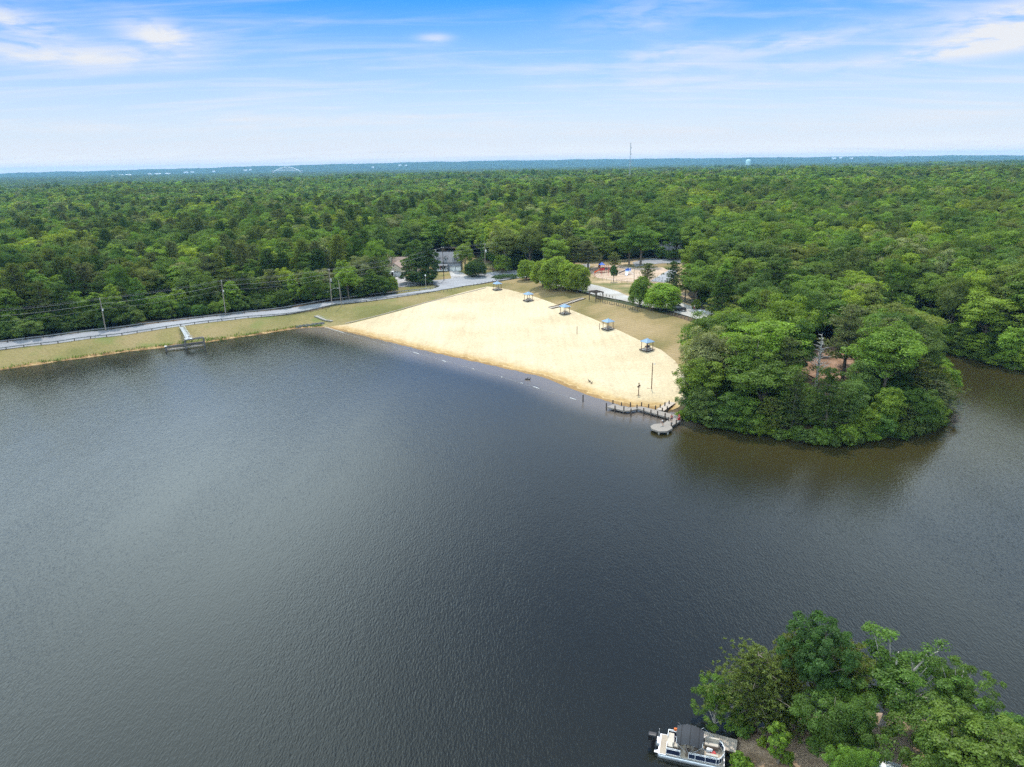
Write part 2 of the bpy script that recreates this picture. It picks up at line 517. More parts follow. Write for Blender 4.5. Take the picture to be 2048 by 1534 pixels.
def sheet(name, poly, mat, off, step=4.0, attr=None, kind='structure', sub=0.0):
    """a draped sheet on the land; the outline is subdivided and filled"""
    pts = []
    n = len(poly)
    for i in range(n):
        a, b = poly[i], poly[(i + 1) % n]
        L = math.hypot(b[0] - a[0], b[1] - a[1])
        k = max(1, int(L / max(1.0, step * 0.7)))
        for j in range(k):
            t = j / k
            pts.append((a[0] + (b[0] - a[0]) * t, a[1] + (b[1] - a[1]) * t))
    P = np.array(pts)
    x0, y0 = P.min(0); x1, y1 = P.max(0)
    gx, gy = np.meshgrid(np.arange(x0, x1, step), np.arange(y0, y1, step * 0.87))
    gx = gx + (np.arange(gx.shape[0])[:, None] % 2) * step * 0.5
    sd = sdf_poly(poly, gx, gy)
    m = sd < -step * 0.45
    ip = np.stack([gx[m], gy[m]], 1)
    allp = [Vector((p[0], p[1])) for p in pts] + [Vector((p[0], p[1])) for p in ip]
    N = len(pts)
    vs, es, fs, *_ = geometry.delaunay_2d_cdt(allp, [(i, (i + 1) % N) for i in range(N)], [], 0, 1e-4)
    vx = np.array([v.x for v in vs]); vy = np.array([v.y for v in vs])
    cx = np.array([sum(vx[i] for i in f) / len(f) for f in fs]); cy = np.array([sum(vy[i] for i in f) / len(f) for f in fs])
    keep = sdf_poly(poly, cx, cy) < 0
    z = height(vx, vy) + off
    me = bpy.data.meshes.new(name)
    faces = []
    for f, k in zip(fs, keep):
        if not k: continue
        a, b, c = f[0], f[1], f[2]
        if (vx[b] - vx[a]) * (vy[c] - vy[a]) - (vy[b] - vy[a]) * (vx[c] - vx[a]) < 0: f = list(reversed(f))
        faces.append(tuple(f))
    me.from_pydata(list(zip(vx, vy, z)), [], faces)
    me.materials.append(mat)
    me.polygons.foreach_set('use_smooth', [True] * len(me.polygons))
    if attr:
        at = me.attributes.new(attr[0], 'FLOAT', 'POINT')
        at.data.foreach_set('value', attr[1](vx, vy).astype(np.float32))
    me.update()
    o = link(name, me)
    o['kind'] = kind
    SHEETS[name] = poly
    return o


def ground_mat(name, cols, scales, rough=0.95, bump=0.25, stripes=None, patch=None):
    """three-tone ground: fine and coarse noise over a base colour"""
    m, nt, out = newmat(name)
    b = nd(nt, 'ShaderNodeBsdfPrincipled')
    b.inputs['Roughness'].default_value = rough
    b.inputs['Specular IOR Level'].default_value = 0.15
    ge = nd(nt, 'ShaderNodeNewGeometry')
    L = nt.links.new
    big = nd(nt, 'ShaderNodeTexNoise'); big.inputs['Scale'].default_value = scales[0]; big.inputs['Detail'].default_value = 4
    fine = nd(nt, 'ShaderNodeTexNoise'); fine.inputs['Scale'].default_value = scales[1]; fine.inputs['Detail'].default_value = 6; fine.inputs['Roughness'].default_value = 0.7
    L(ge.outputs['Position'], big.inputs['Vector']); L(ge.outputs['Position'], fine.inputs['Vector'])
    r1 = nd(nt, 'ShaderNodeValToRGB')
    els = r1.color_ramp.elements
    els[0].position = 0.36; els[0].color = c4(cols[0])
    els[1].position = 0.64; els[1].color = c4(cols[2])
    e = els.new(0.5); e.color = c4(cols[1])
    L(big.outputs['Fac'], r1.inputs[0])
    r2 = nd(nt, 'ShaderNodeMapRange'); r2.inputs[1].default_value = 0.3; r2.inputs[2].default_value = 0.7; r2.inputs[3].default_value = 0.78; r2.inputs[4].default_value = 1.2
    L(fine.outputs['Fac'], r2.inputs[0])
    mx = nd(nt, 'ShaderNodeMix', data_type='RGBA', blend_type='MULTIPLY'); mx.inputs[0].default_value = 1.0
    L(r1.outputs[0], mx.inputs[6]); L(r2.outputs[0], mx.inputs[7])
    col = mx.outputs[2]
    if stripes:
        ang, wl, amt = stripes
        mp = nd(nt, 'ShaderNodeMapping'); mp.inputs['Rotation'].default_value = (0, 0, ang)
        L(ge.outputs['Position'], mp.inputs[0])
        wv = nd(nt, 'ShaderNodeTexWave'); wv.inputs['Scale'].default_value = 1.0 / wl * 0.314 * 2; wv.inputs['Distortion'].default_value = 2.5; wv.inputs['Detail'].default_value = 3; wv.inputs['Detail Scale'].default_value = 0.6
        L(mp.outputs[0], wv.inputs['Vector'])
        r3 = nd(nt, 'ShaderNodeMapRange'); r3.inputs[3].default_value = 1 - amt; r3.inputs[4].default_value = 1 + amt
        L(wv.outputs['Fac'], r3.inputs[0])
        m3 = nd(nt, 'ShaderNodeMix', data_type='RGBA', blend_type='MULTIPLY'); m3.inputs[0].default_value = 1.0
        L(col, m3.inputs[6]); L(r3.outputs[0], m3.inputs[7])
        col = m3.outputs[2]
    if patch:   # (colour, scale, threshold)
        pn = nd(nt, 'ShaderNodeTexNoise'); pn.inputs['Scale'].default_value = patch[1]; pn.inputs['Detail'].default_value = 5
        of = nd(nt, 'ShaderNodeMapping'); of.inputs['Location'].default_value = (37, 11, 0)
        L(ge.outputs['Position'], of.inputs[0]); L(of.outputs[0], pn.inputs['Vector'])
        r4 = nd(nt, 'ShaderNodeMapRange'); r4.inputs[1].default_value = patch[2]; r4.inputs[2].default_value = patch[2] + 0.12
        L(pn.outputs['Fac'], r4.inputs[0])
        m4 = nd(nt, 'ShaderNodeMix', data_type='RGBA'); L(r4.outputs[0], m4.inputs[0]); L(col, m4.inputs[6]); m4.inputs[7].default_value = c4(patch[0])
        col = m4.outputs[2]
    L(col, b.inputs['Base Color'])
    if bump:
        bp = nd(nt, 'ShaderNodeBump'); bp.inputs['Strength'].default_value = bump; bp.inputs['Distance'].default_value = 0.15
        L(fine.outputs['Fac'], bp.inputs['Height']); L(bp.outputs[0], b.inputs['Normal'])
    L(b.outputs[0], out.inputs[0])
    return m, nt, b, col


def sand_material():
    m, nt, b, col = ground_mat('beach_sand', [(0.44, 0.35, 0.215), (0.475, 0.385, 0.245), (0.50, 0.41, 0.268)], (0.055, 1.6), bump=0.12)
    L = nt.links.new
    ge = nd(nt, 'ShaderNodeNewGeometry')
    at = nd(nt, 'ShaderNodeAttribute', attribute_name='shore')
    nz = nd(nt, 'ShaderNodeTexNoise'); nz.inputs['Scale'].default_value = 0.35; nz.inputs['Detail'].default_value = 5
    L(ge.outputs['Position'], nz.inputs['Vector'])
    ad = nd(nt, 'ShaderNodeMath', operation='MULTIPLY_ADD'); ad.inputs[1].default_value = 4.0
    L(nz.outputs['Fac'], ad.inputs[0]); L(at.outputs['Fac'], ad.inputs[2])
    rp = nd(nt, 'ShaderNodeValToRGB')
    el = rp.color_ramp.elements
    el[0].position = 0.0; el[0].color = (0.5, 0.38, 0.24, 1)
    el[1].position = 1.0; el[1].color = (1, 1, 1, 1)
    for p, cc in ((0.16, (0.56, 0.43, 0.27, 1)), (0.20, (0.9, 0.8, 0.62, 1)), (0.26, (0.74, 0.59, 0.38, 1)), (0.36, (0.84, 0.73, 0.55, 1)), (0.55, (0.96, 0.92, 0.86, 1))):
        e = el.new(p); e.color = cc
    mr = nd(nt, 'ShaderNodeMapRange'); mr.inputs[1].default_value = 1.2; mr.inputs[2].default_value = 9.5
    L(ad.outputs[0], mr.inputs[0]); L(mr.outputs[0], rp.inputs[0])
    mx = nd(nt, 'ShaderNodeMix', data_type='RGBA', blend_type='MULTIPLY'); mx.inputs[0].default_value = 1
    L(col, mx.inputs[6]); L(rp.outputs[0], mx.inputs[7])
    # faint raking streaks
    mp = nd(nt, 'ShaderNodeMapping'); mp.inputs['Rotation'].default_value = (0, 0, R_(52)); mp.inputs['Scale'].default_value = (0.9, 0.03, 1)
    L(ge.outputs['Position'], mp.inputs[0])
    sn = nd(nt, 'ShaderNodeTexNoise'); sn.inputs['Scale'].default_value = 1.0; sn.inputs['Detail'].default_value = 3
    L(mp.outputs[0], sn.inputs['Vector'])
    sr = nd(nt, 'ShaderNodeMapRange'); sr.inputs[1].default_value = 0.3; sr.inputs[2].default_value = 0.7; sr.inputs[3].default_value = 0.93; sr.inputs[4].default_value = 1.05
    L(sn.outputs['Fac'], sr.inputs[0])
    m2 = nd(nt, 'ShaderNodeMix', data_type='RGBA', blend_type='MULTIPLY'); m2.inputs[0].default_value = 1
    L(mx.outputs[2], m2.inputs[6]); L(sr.outputs[0], m2.inputs[7])
    # scuffed damp patches
    pn = nd(nt, 'ShaderNodeTexNoise'); pn.inputs['Scale'].default_value = 0.9; pn.inputs['Detail'].default_value = 8; pn.inputs['Roughness'].default_value = 0.75
    L(ge.outputs['Position'], pn.inputs['Vector'])
    pr = nd(nt, 'ShaderNodeMapRange'); pr.inputs[1].default_value = 0.58; pr.inputs[2].default_value = 0.70; pr.inputs[3].default_value = 0.0; pr.inputs[4].default_value = 0.34
    L(pn.outputs['Fac'], pr.inputs[0])
    m5 = nd(nt, 'ShaderNodeMix', data_type='RGBA'); m5.inputs[7].default_value = (0.5, 0.33, 0.15, 1)
    L(pr.outputs[0], m5.inputs[0]); L(m2.outputs[2], m5.inputs[6])
    L(m5.outputs[2], b.inputs['Base Color'])
    return m


M['sand'] = sand_material()
M['lawn'] = ground_mat('dry_lawn', [(0.1551, 0.1254, 0.0462), (0.2244, 0.165, 0.0726), (0.264, 0.1914, 0.0957)], (0.07, 2.2), stripes=(R_(-38), 2.6, 0.06), patch=((0.17, 0.19, 0.05), 0.06, 0.62))[0]
M['damgrass'] = ground_mat('dry_dam_grass', [(0.1406, 0.133, 0.0418), (0.2014, 0.1672, 0.0646), (0.2356, 0.1824, 0.0836)], (0.06, 1.5), stripes=(R_(-58), 2.2, 0.03), patch=((0.13, 0.155, 0.04), 0.08, 0.58))[0]
M['asphalt'] = ground_mat('worn_asphalt', [(0.2442, 0.2442, 0.2508), (0.2706, 0.2706, 0.2772), (0.297, 0.297, 0.3003)], (0.15, 3.0), bump=0.05)[0]
M['gravel'] = ground_mat('pale_gravel', [(0.3102, 0.2838, 0.2442), (0.3696, 0.3498, 0.3168), (0.4092, 0.3894, 0.3564)], (0.12, 2.0), bump=0.1)[0]
M['drive'] = ground_mat('concrete_drive', [(0.33, 0.31, 0.29), (0.37, 0.35, 0.33), (0.41, 0.39, 0.37)], (0.2, 2.0), bump=0.05)[0]
M['playsand'] = ground_mat('playground_mulch', [(0.368, 0.264, 0.176), (0.432, 0.32, 0.232), (0.464, 0.352, 0.264)], (0.15, 2.0))[0]
M['park'] = ground_mat('worn_park_grass', [(0.13, 0.13, 0.045), (0.27, 0.2, 0.10), (0.42, 0.31, 0.19)], (0.11, 1.5))[0]
M['yard'] = ground_mat('yard_grass', [(0.11, 0.12, 0.035), (0.21, 0.17, 0.065), (0.28, 0.20, 0.09)], (0.12, 1.5))[0]
M['ground'] = ground_mat('forest_floor', [(0.035, 0.045, 0.016), (0.07, 0.055, 0.03), (0.12, 0.078, 0.045)], (0.12, 1.2), bump=0.5)[0]
M['foreground'] = ground_mat('leaf_strewn_bank', [(0.17, 0.115, 0.07), (0.25, 0.175, 0.115), (0.33, 0.24, 0.165)], (0.5, 4.0), bump=0.8)[0]
M['redlitter'] = ground_mat('red_leaf_litter', [(0.17, 0.10, 0.06), (0.27, 0.165, 0.105), (0.36, 0.23, 0.16)], (0.3, 2.5))[0]

shore_attr = ('shore', lambda x, y: dwater(x, y))
# beach reaches a little under water
beach_out = [tuple(p) for p in BEACH]
cen = np.mean(np.array(BEACH), 0)
BEACH_SH = []
nb = len(smoothpoly(sh_beach, False, 3, 0.0))
sb = list(reversed(smoothpoly(sh_beach, False, 3, 0.0)))
for i, p in enumerate(sb):
    BEACH_SH.append((p[0] - 4.2, p[1] - 4.6))
sheet('beach', BEACH_SH + up2, M['sand'], 0.07, 2.5, shore_attr)
sheet('lawn', LAWN, M['lawn'], 0.05, 3.0)
sheet('dam_grass', DAMGRASS, M['damgrass'], 0.05, 3.0)
_l = smoothpoly(sh_dam, False, 4, 0.0)
_in, _out = [], []
random.seed(12)
for i_, q_ in enumerate(_l):
    a_, b_ = _l[max(0, i_ - 1)], _l[min(len(_l) - 1, i_ + 1)]
    k_ = math.hypot(b_[0] - a_[0], b_[1] - a_[1]); nx_, ny_ = -(b_[1] - a_[1]) / k_, (b_[0] - a_[0]) / k_
    w_ = random.uniform(.35, 1.15)
    _in.append((q_[0] + nx_ * w_, q_[1] + ny_ * w_)); _out.append((q_[0] - nx_ * 1.1, q_[1] - ny_ * 1.1))
M['soil'] = ground_mat('eroded_bank_soil', [(0.14, 0.085, 0.035), (0.27, 0.165, 0.07), (0.40, 0.27, 0.13)], (0.5, 3.0), bump=0.4)[0]
sheet('shore_ground', _out + list(reversed(_in)), M['soil'], 0.10, 1.2)
sheet('yard_ground', YARDS, M['yard'], 0.05, 4.0)
sheet('park_ground', PARK, M['park'], 0.045, 4.0)
sheet('road', ROAD, M['asphalt'], 0.10, 4.0)
sheet('side_road', LANE, M['asphalt'], 0.115, 3.0)
sheet('island_grass', ISLAND, M['damgrass'], 0.14, 3.0)
sheet('driveway', DRIVE_A, M['drive'], 0.13, 3.0)
sheet('driveway', DRIVE_B, M['drive'], 0.13, 3.0)
sheet('car_park', PARKING, M['gravel'], 0.09, 3.0)
sheet('playground_ground', PLAYSAND, M['playsand'], 0.08, 3.0)
sheet('path', PATH_BACK, M['asphalt'], 0.12, 3.0)
sheet('path', PATH_SIDE, M['asphalt'], 0.12, 3.0)
sheet('bank_ground', FGLAND, M['foreground'], 0.05, 1.2)
sheet('clearing_ground', PENCLEAR, M['redlitter'], 0.05, 3.0)


def grid_mesh(name, xs, ys, zf, mat):
    gx, gy = np.meshgrid(xs, ys)
    z = zf(gx, gy)
    ny, nx = gx.shape
    v = np.stack([gx.ravel(), gy.ravel(), z.ravel()], 1)
    idx = np.arange(nx * ny).reshape(ny, nx)
    f = np.stack([idx[:-1, :-1].ravel(), idx[:-1, 1:].ravel(), idx[1:, 1:].ravel(), idx[1:, :-1].ravel()], 1)
    return np_mesh(name, v, f, mat, True)


def np_mesh(name, v, f, mat, smooth=False):
    me = bpy.data.meshes.new(name)
    nf, k = f.shape
    me.vertices.add(len(v)); me.vertices.foreach_set('co', np.asarray(v, np.float32).ravel())
    me.loops.add(nf * k); me.loops.foreach_set('vertex_index', np.asarray(f, np.int32).ravel())
    me.polygons.add(nf)
    me.polygons.foreach_set('loop_start', np.arange(0, nf * k, k, dtype=np.int32))
    me.polygons.foreach_set('loop_total', np.full(nf, k, np.int32))
    if mat: me.materials.append(mat)
    if smooth: me.polygons.foreach_set('use_smooth', np.ones(nf, bool))
    me.update(calc_edges=True)
    return me


def near_z(X, Y):
    z = height(X, Y)
    dip = np.zeros_like(z)
    for nm, P in SHEETS.items():
        dip = np.maximum(dip, smoothstep(-0.2, 2.5, -sdf_poly(P, X, Y)))
    edge = np.maximum(np.abs(X) - 330, np.maximum(Y - 628, -Y - 120))
    return z - 0.55 * dip - 1.5 * smoothstep(-8, 0, edge)


g = link('ground', grid_mesh('ground', np.arange(-340, 341, 3.0), np.arange(-130, 641, 3.0), near_z, M['ground']))
g['kind'] = 'structure'
az = np.linspace(-0.80, 0.80, 90)
rr = np.concatenate([np.linspace(560, 3400, 90), np.linspace(3500, 13000, 40)])
A_, Rr = np.meshgrid(az, rr)
X_, Y_ = np.sin(A_) * Rr, np.cos(A_) * Rr
Z_ = land(X_, Y_)
inside = (np.abs(X_) < 336) & (Y_ < 636)
Z_ = np.where(inside, Z_ - 6, Z_)
idx = np.arange(X_.size).reshape(X_.shape)
ff = np.stack([idx[:-1, :-1].ravel(), idx[:-1, 1:].ravel(), idx[1:, 1:].ravel(), idx[1:, :-1].ravel()], 1)
g2 = link('terrain', np_mesh('terrain', np.stack([X_.ravel(), Y_.ravel(), Z_.ravel()], 1), ff, M['ground'], True))
g2['kind'] = 'structure'


# ---- far ridge closing the view
def ridge_z(A, Rr):
    R0 = 7600 + 300 * np.sin(A * 9) + 120 * np.sin(A * 31 + 1)
    S = np.clip((Rr - R0) / 3600, 0, 1)
    top = np.interp(1024 + 1422 * np.tan(A), [-400, 0, 350, 512, 800, 1000, 1250, 1440, 1750, 2048, 2500], [42, 45, 65, 80, 98, 104, 98, 85, 68, 52, 48])
    return float(1.5 + (top - 8) * smoothstep(0.0, 0.92, S) ** 0.8)


def ridge():
    m, nt, out = newmat('far_wooded_ridge')
    b = nd(nt, 'ShaderNodeBsdfDiffuse')
    ge = nd(nt, 'ShaderNodeNewGeometry')
    nz = nd(nt, 'ShaderNodeTexNoise'); nz.inputs['Scale'].default_value = 0.012; nz.inputs['Detail'].default_value = 6
    nt.links.new(ge.outputs['Position'], nz.inputs['Vector'])
    rp = nd(nt, 'ShaderNodeValToRGB'); rp.color_ramp.elements[0].position = .35; rp.color_ramp.elements[1].position = .68
    rp.color_ramp.elements[0].color = (0.018, 0.032, 0.012, 1); rp.color_ramp.elements[1].color = (0.07, 0.105, 0.032, 1)
    nt.links.new(nz.outputs['Fac'], rp.inputs[0]); nt.links.new(rp.outputs[0], b.inputs[0]); nt.links.new(b.outputs[0], out.inputs[0])
    az = np.linspace(-0.80, 0.80, 900)
    s = np.linspace(0, 1, 46)
    A, S = np.meshgrid(az, s)
    Rr = 7600 + 3600 * S + 300 * np.sin(A * 9) + 120 * np.sin(A * 31 + 1)
    px = 1024 + 1422 * np.tan(A)
    top = np.interp(px, [-400, 0, 350, 512, 800, 1000, 1250, 1440, 1750, 2048, 2500], [42, 45, 65, 80, 98, 104, 98, 85, 68, 52, 48])
    Z = 1.5 + (top - 8) * smoothstep(0.0, 0.92, S) ** 0.8
    rg = np.random.default_rng(5)
    Z = Z + rg.normal(0, 2.6, Z.shape) * smoothstep(0.02, .15, S) + 2.5 * np.sin(A * 140 + S * 9) + 3 * np.sin(A * 57 + 2) * S
    X, Y = np.sin(A) * Rr, np.cos(A) * Rr
    idx = np.arange(X.size).reshape(X.shape)
    f = np.stack([idx[:-1, :-1].ravel(), idx[:-1, 1:].ravel(), idx[1:, 1:].ravel(), idx[1:, :-1].ravel()], 1)
    o = link('hills', np_mesh('hills', np.stack([X.ravel(), Y.ravel(), Z.ravel()], 1), f, m, False))
    o['kind'] = 'structure'


ridge()


# ---- the lake
def water():
    xs = np.concatenate([np.arange(-330, -150, 12.0), np.arange(-150, 150, 2.5), np.arange(150, 331, 12.0)])
    ys = np.concatenate([np.arange(-135, 20, 12.0), np.arange(20, 262, 2.5)])
    me = grid_mesh('water', xs, ys, lambda X, Y: np.zeros_like(X), None)
    n = len(me.vertices)
    co = np.empty(n * 3, np.float32); me.vertices.foreach_get('co', co)
    co = co.reshape(-1, 3)
    dep = np.maximum(0, -height(co[:, 0], co[:, 1]))
    at = me.attributes.new('depth', 'FLOAT', 'POINT'); at.data.foreach_set('value', dep.astype(np.float32))
    db = sdf_poly(BEACH, co[:, 0], co[:, 1])
    at = me.attributes.new('sandy', 'FLOAT', 'POINT'); at.data.foreach_set('value', (1 - smoothstep(3.0, 13.0, db)).astype(np.float32))
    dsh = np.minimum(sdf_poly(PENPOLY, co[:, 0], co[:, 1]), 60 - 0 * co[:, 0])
    tb = np.maximum(1 - smoothstep(4, 34, dsh), smoothstep(96, 118, co[:, 0]) * smoothstep(115, 140, co[:, 1]))  # brown shallows, also standing in for the trees' reflection off the banks
    at = me.attributes.new('turbid_reflection', 'FLOAT', 'POINT'); at.data.foreach_set('value', np.clip(tb, 0, 1).astype(np.float32))
    m, nt, out = newmat('lake_water')
    L = nt.links.new
    b = nd(nt, 'ShaderNodeBsdfPrincipled')
    b.inputs['Roughness'].default_value = 0.085
    b.inputs['IOR'].default_value = 1.333
    ge = nd(nt, 'ShaderNodeNewGeometry')
    ad = nd(nt, 'ShaderNodeAttribute', attribute_name='sandy')
    mr = nd(nt, 'ShaderNodeMapRange'); mr.inputs[1].default_value = 0.0; mr.inputs[2].default_value = 1.0; mr.inputs[3].default_value = 0.0; mr.inputs[4].default_value = 1.0
    L(ad.outputs['Fac'], mr.inputs[0])
    big = nd(nt, 'ShaderNodeTexNoise'); big.inputs['Scale'].default_value = 0.03; big.inputs['Detail'].default_value = 3
    L(ge.outputs['Position'], big.inputs['Vector'])
    c0 = nd(nt, 'ShaderNodeMix', data_type='RGBA'); c0.inputs[6].default_value = WATER_A; c0.inputs[7].default_value = WATER_B
    L(big.outputs['Fac'], c0.inputs[0])
    tu = nd(nt, 'ShaderNodeAttribute', attribute_name='turbid_reflection')
    ct = nd(nt, 'ShaderNodeMix', data_type='RGBA'); ct.inputs[7].default_value = (0.031, 0.0255, 0.0085, 1)  # olive-brown of murky water with the dark tree reflection painted in
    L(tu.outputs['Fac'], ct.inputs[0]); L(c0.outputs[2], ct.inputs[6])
    c1 = nd(nt, 'ShaderNodeMix', data_type='RGBA'); c1.inputs[7].default_value = (0.13, 0.105, 0.085, 1)
    L(mr.outputs[0], c1.inputs[0]); L(ct.outputs[2], c1.inputs[6])
    L(c1.outputs[2], b.inputs['Base Color'])
    wp = nd(nt, 'ShaderNodeMapping'); wp.inputs['Rotation'].default_value = (0, 0, R_(-24)); wp.inputs['Scale'].default_value = (0.045, 0.012, 1)
    L(ge.outputs['Position'], wp.inputs[0])
    wn = nd(nt, 'ShaderNodeTexNoise'); wn.inputs['Scale'].default_value = 1.0; wn.inputs['Detail'].default_value = 4
    L(wp.outputs[0], wn.inputs['Vector'])
    ws = nd(nt, 'ShaderNodeMapRange'); ws.inputs[1].default_value = 0.35; ws.inputs[2].default_value = 0.66; ws.inputs[3].default_value = 0.55; ws.inputs[4].default_value = 1.0
    L(wn.outputs['Fac'], ws.inputs[0])
    wr = nd(nt, 'ShaderNodeMapRange'); wr.inputs[1].default_value = 0.35; wr.inputs[2].default_value = 0.66; wr.inputs[3].default_value = 0.055; wr.inputs[4].default_value = 0.095
    L(wn.outputs['Fac'], wr.inputs[0]); L(wr.outputs[0], b.inputs['Roughness'])
    # wind ripples: long crests running away from the viewer, crossed by finer chop
    prev = None
    for sc, st, rot, dist, det, rg in ((1.0, (3.9, 1.1, 1), R_(-7), 0.075, 3, 0.55), (1.0, (5.5, 2.2, 1), R_(14), 0.07, 2, 0.5), (1.0, (0.8, 0.35, 1), R_(-14), 0.05, 2, 0.5)):
        mp = nd(nt, 'ShaderNodeMapping'); mp.inputs['Rotation'].default_value = (0, 0, rot); mp.inputs['Scale'].default_value = st
        L(ge.outputs['Position'], mp.inputs[0])
        nz = nd(nt, 'ShaderNodeTexNoise'); nz.inputs['Scale'].default_value = sc; nz.inputs['Detail'].default_value = det; nz.inputs['Roughness'].default_value = rg
        nz.inputs['Distortion'].default_value = 0.25
        L(mp.outputs[0], nz.inputs['Vector'])
        bp = nd(nt, 'ShaderNodeBump'); L(ws.outputs[0], bp.inputs['Strength']); bp.inputs['Distance'].default_value = dist * WAVE
        L(nz.outputs['Fac'], bp.inputs['Height'])
        if prev: L(prev, bp.inputs['Normal'])
        prev = bp.outputs[0]
    L(prev, b.inputs['Normal'])
    L(b.outputs[0], out.inputs[0])
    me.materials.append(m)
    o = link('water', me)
    o['kind'] = 'structure'


WATER_A, WATER_B, WAVE = (0.0120, 0.0128, 0.0092, 1), (0.0158, 0.0162, 0.0112, 1), 0.68
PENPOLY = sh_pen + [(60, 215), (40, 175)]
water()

# ================================================================== TREES
def leaf_material(name, trans=0.44, gloss=0.012, hue=0.012, val=0.28):
    m, nt, out = newmat(name)
    L = nt.links.new
    oi = nd(nt, 'ShaderNodeObjectInfo')
    at = nd(nt, 'ShaderNodeAttribute', attribute_name='tint')
    hs = nd(nt, 'ShaderNodeHueSaturation')
    h = nd(nt, 'ShaderNodeMapRange'); h.inputs[3].default_value = 0.5 - hue; h.inputs[4].default_value = 0.5 + hue
    L(oi.outputs['Random'], h.inputs[0]); L(h.outputs[0], hs.inputs['Hue'])
    v1 = nd(nt, 'ShaderNodeMath', operation='MULTIPLY'); v1.inputs[1].default_value = 7.31
    v2 = nd(nt, 'ShaderNodeMath', operation='FRACT')
    L(oi.outputs['Random'], v1.inputs[0]); L(v1.outputs[0], v2.inputs[0])
    v3 = nd(nt, 'ShaderNodeMapRange'); v3.inputs[3].default_value = 1.08 - val * 0.7; v3.inputs[4].default_value = 1.08 + val
    L(v2.outputs[0], v3.inputs[0])
    v4 = nd(nt, 'ShaderNodeMapRange'); v4.inputs[3].default_value = 0.6; v4.inputs[4].default_value = 1.42
    L(at.outputs['Fac'], v4.inputs[0])
    v5 = nd(nt, 'ShaderNodeMath', operation='MULTIPLY'); L(v3.outputs[0], v5.inputs[0]); L(v4.outputs[0], v5.inputs[1])
    L(v5.outputs[0], hs.inputs['Value'])
    lc = nd(nt, 'ShaderNodeAttribute', attribute_name='leafcol', attribute_type='INSTANCER')
    L(lc.outputs['Color'], hs.inputs['Color'])
    d = nd(nt, 'ShaderNodeBsdfDiffuse'); L(hs.outputs[0], d.inputs[0])
    t = nd(nt, 'ShaderNodeBsdfTranslucent')
    ty = nd(nt, 'ShaderNodeMix', data_type='RGBA', blend_type='MULTIPLY'); ty.inputs[0].default_value = 1; ty.inputs[7].default_value = (1.15, 1.2, 0.5, 1)
    L(hs.outputs[0], ty.inputs[6]); L(ty.outputs[2], t.inputs[0])
    mx = nd(nt, 'ShaderNodeMixShader'); mx.inputs[0].default_value = trans
    L(d.outputs[0], mx.inputs[1]); L(t.outputs[0], mx.inputs[2])
    gl = nd(nt, 'ShaderNodeBsdfGlossy'); gl.inputs['Roughness'].default_value = 0.45; gl.inputs[0].default_value = (0.8, 0.85, 0.9, 1)
    m2 = nd(nt, 'ShaderNodeMixShader'); m2.inputs[0].default_value = gloss
    L(mx.outputs[0], m2.inputs[1]); L(gl.outputs[0], m2.inputs[2])
    L(m2.outputs[0], out.inputs[0])
    return m


M['leaf'] = leaf_material('broadleaf_foliage')
M['needle'] = leaf_material('pine_foliage', 0.26, 0.012, 0.010, 0.20)


def unit(v):
    return v / (np.linalg.norm(v, axis=1, keepdims=True) + 1e-9)


def kites(c, nrm, ln, wd, rg, along=None):
    """kite-shaped leaf faces centred on c facing nrm"""
    n = len(c)
    a = unit(rg.normal(size=(n, 3))) if along is None else along
    u = unit(np.cross(nrm, a)) if along is None else unit(along)
    w = unit(np.cross(nrm, u))
    ln = np.asarray(ln).reshape(-1, 1); wd = np.asarray(wd).reshape(-1, 1)
    p0 = c - u * ln * .5; p2 = c + u * ln * .5
    mid = c - u * ln * .08 + nrm * ln * 0.06
    p1 = mid + w * wd * .5; p3 = mid - w * wd * .5
    v = np.stack([p0, p1, p2, p3], 1).reshape(-1, 3)
    f = np.arange(n * 4).reshape(n, 4)
    return v, f


def crown_mesh(name, v, f, tint, mat):
    me = np_mesh(name, v, f, mat)
    at = me.attributes.new('tint', 'FLOAT', 'POINT')
    at.data.foreach_set('value', np.repeat(tint, 4).astype(np.float32))
    return me


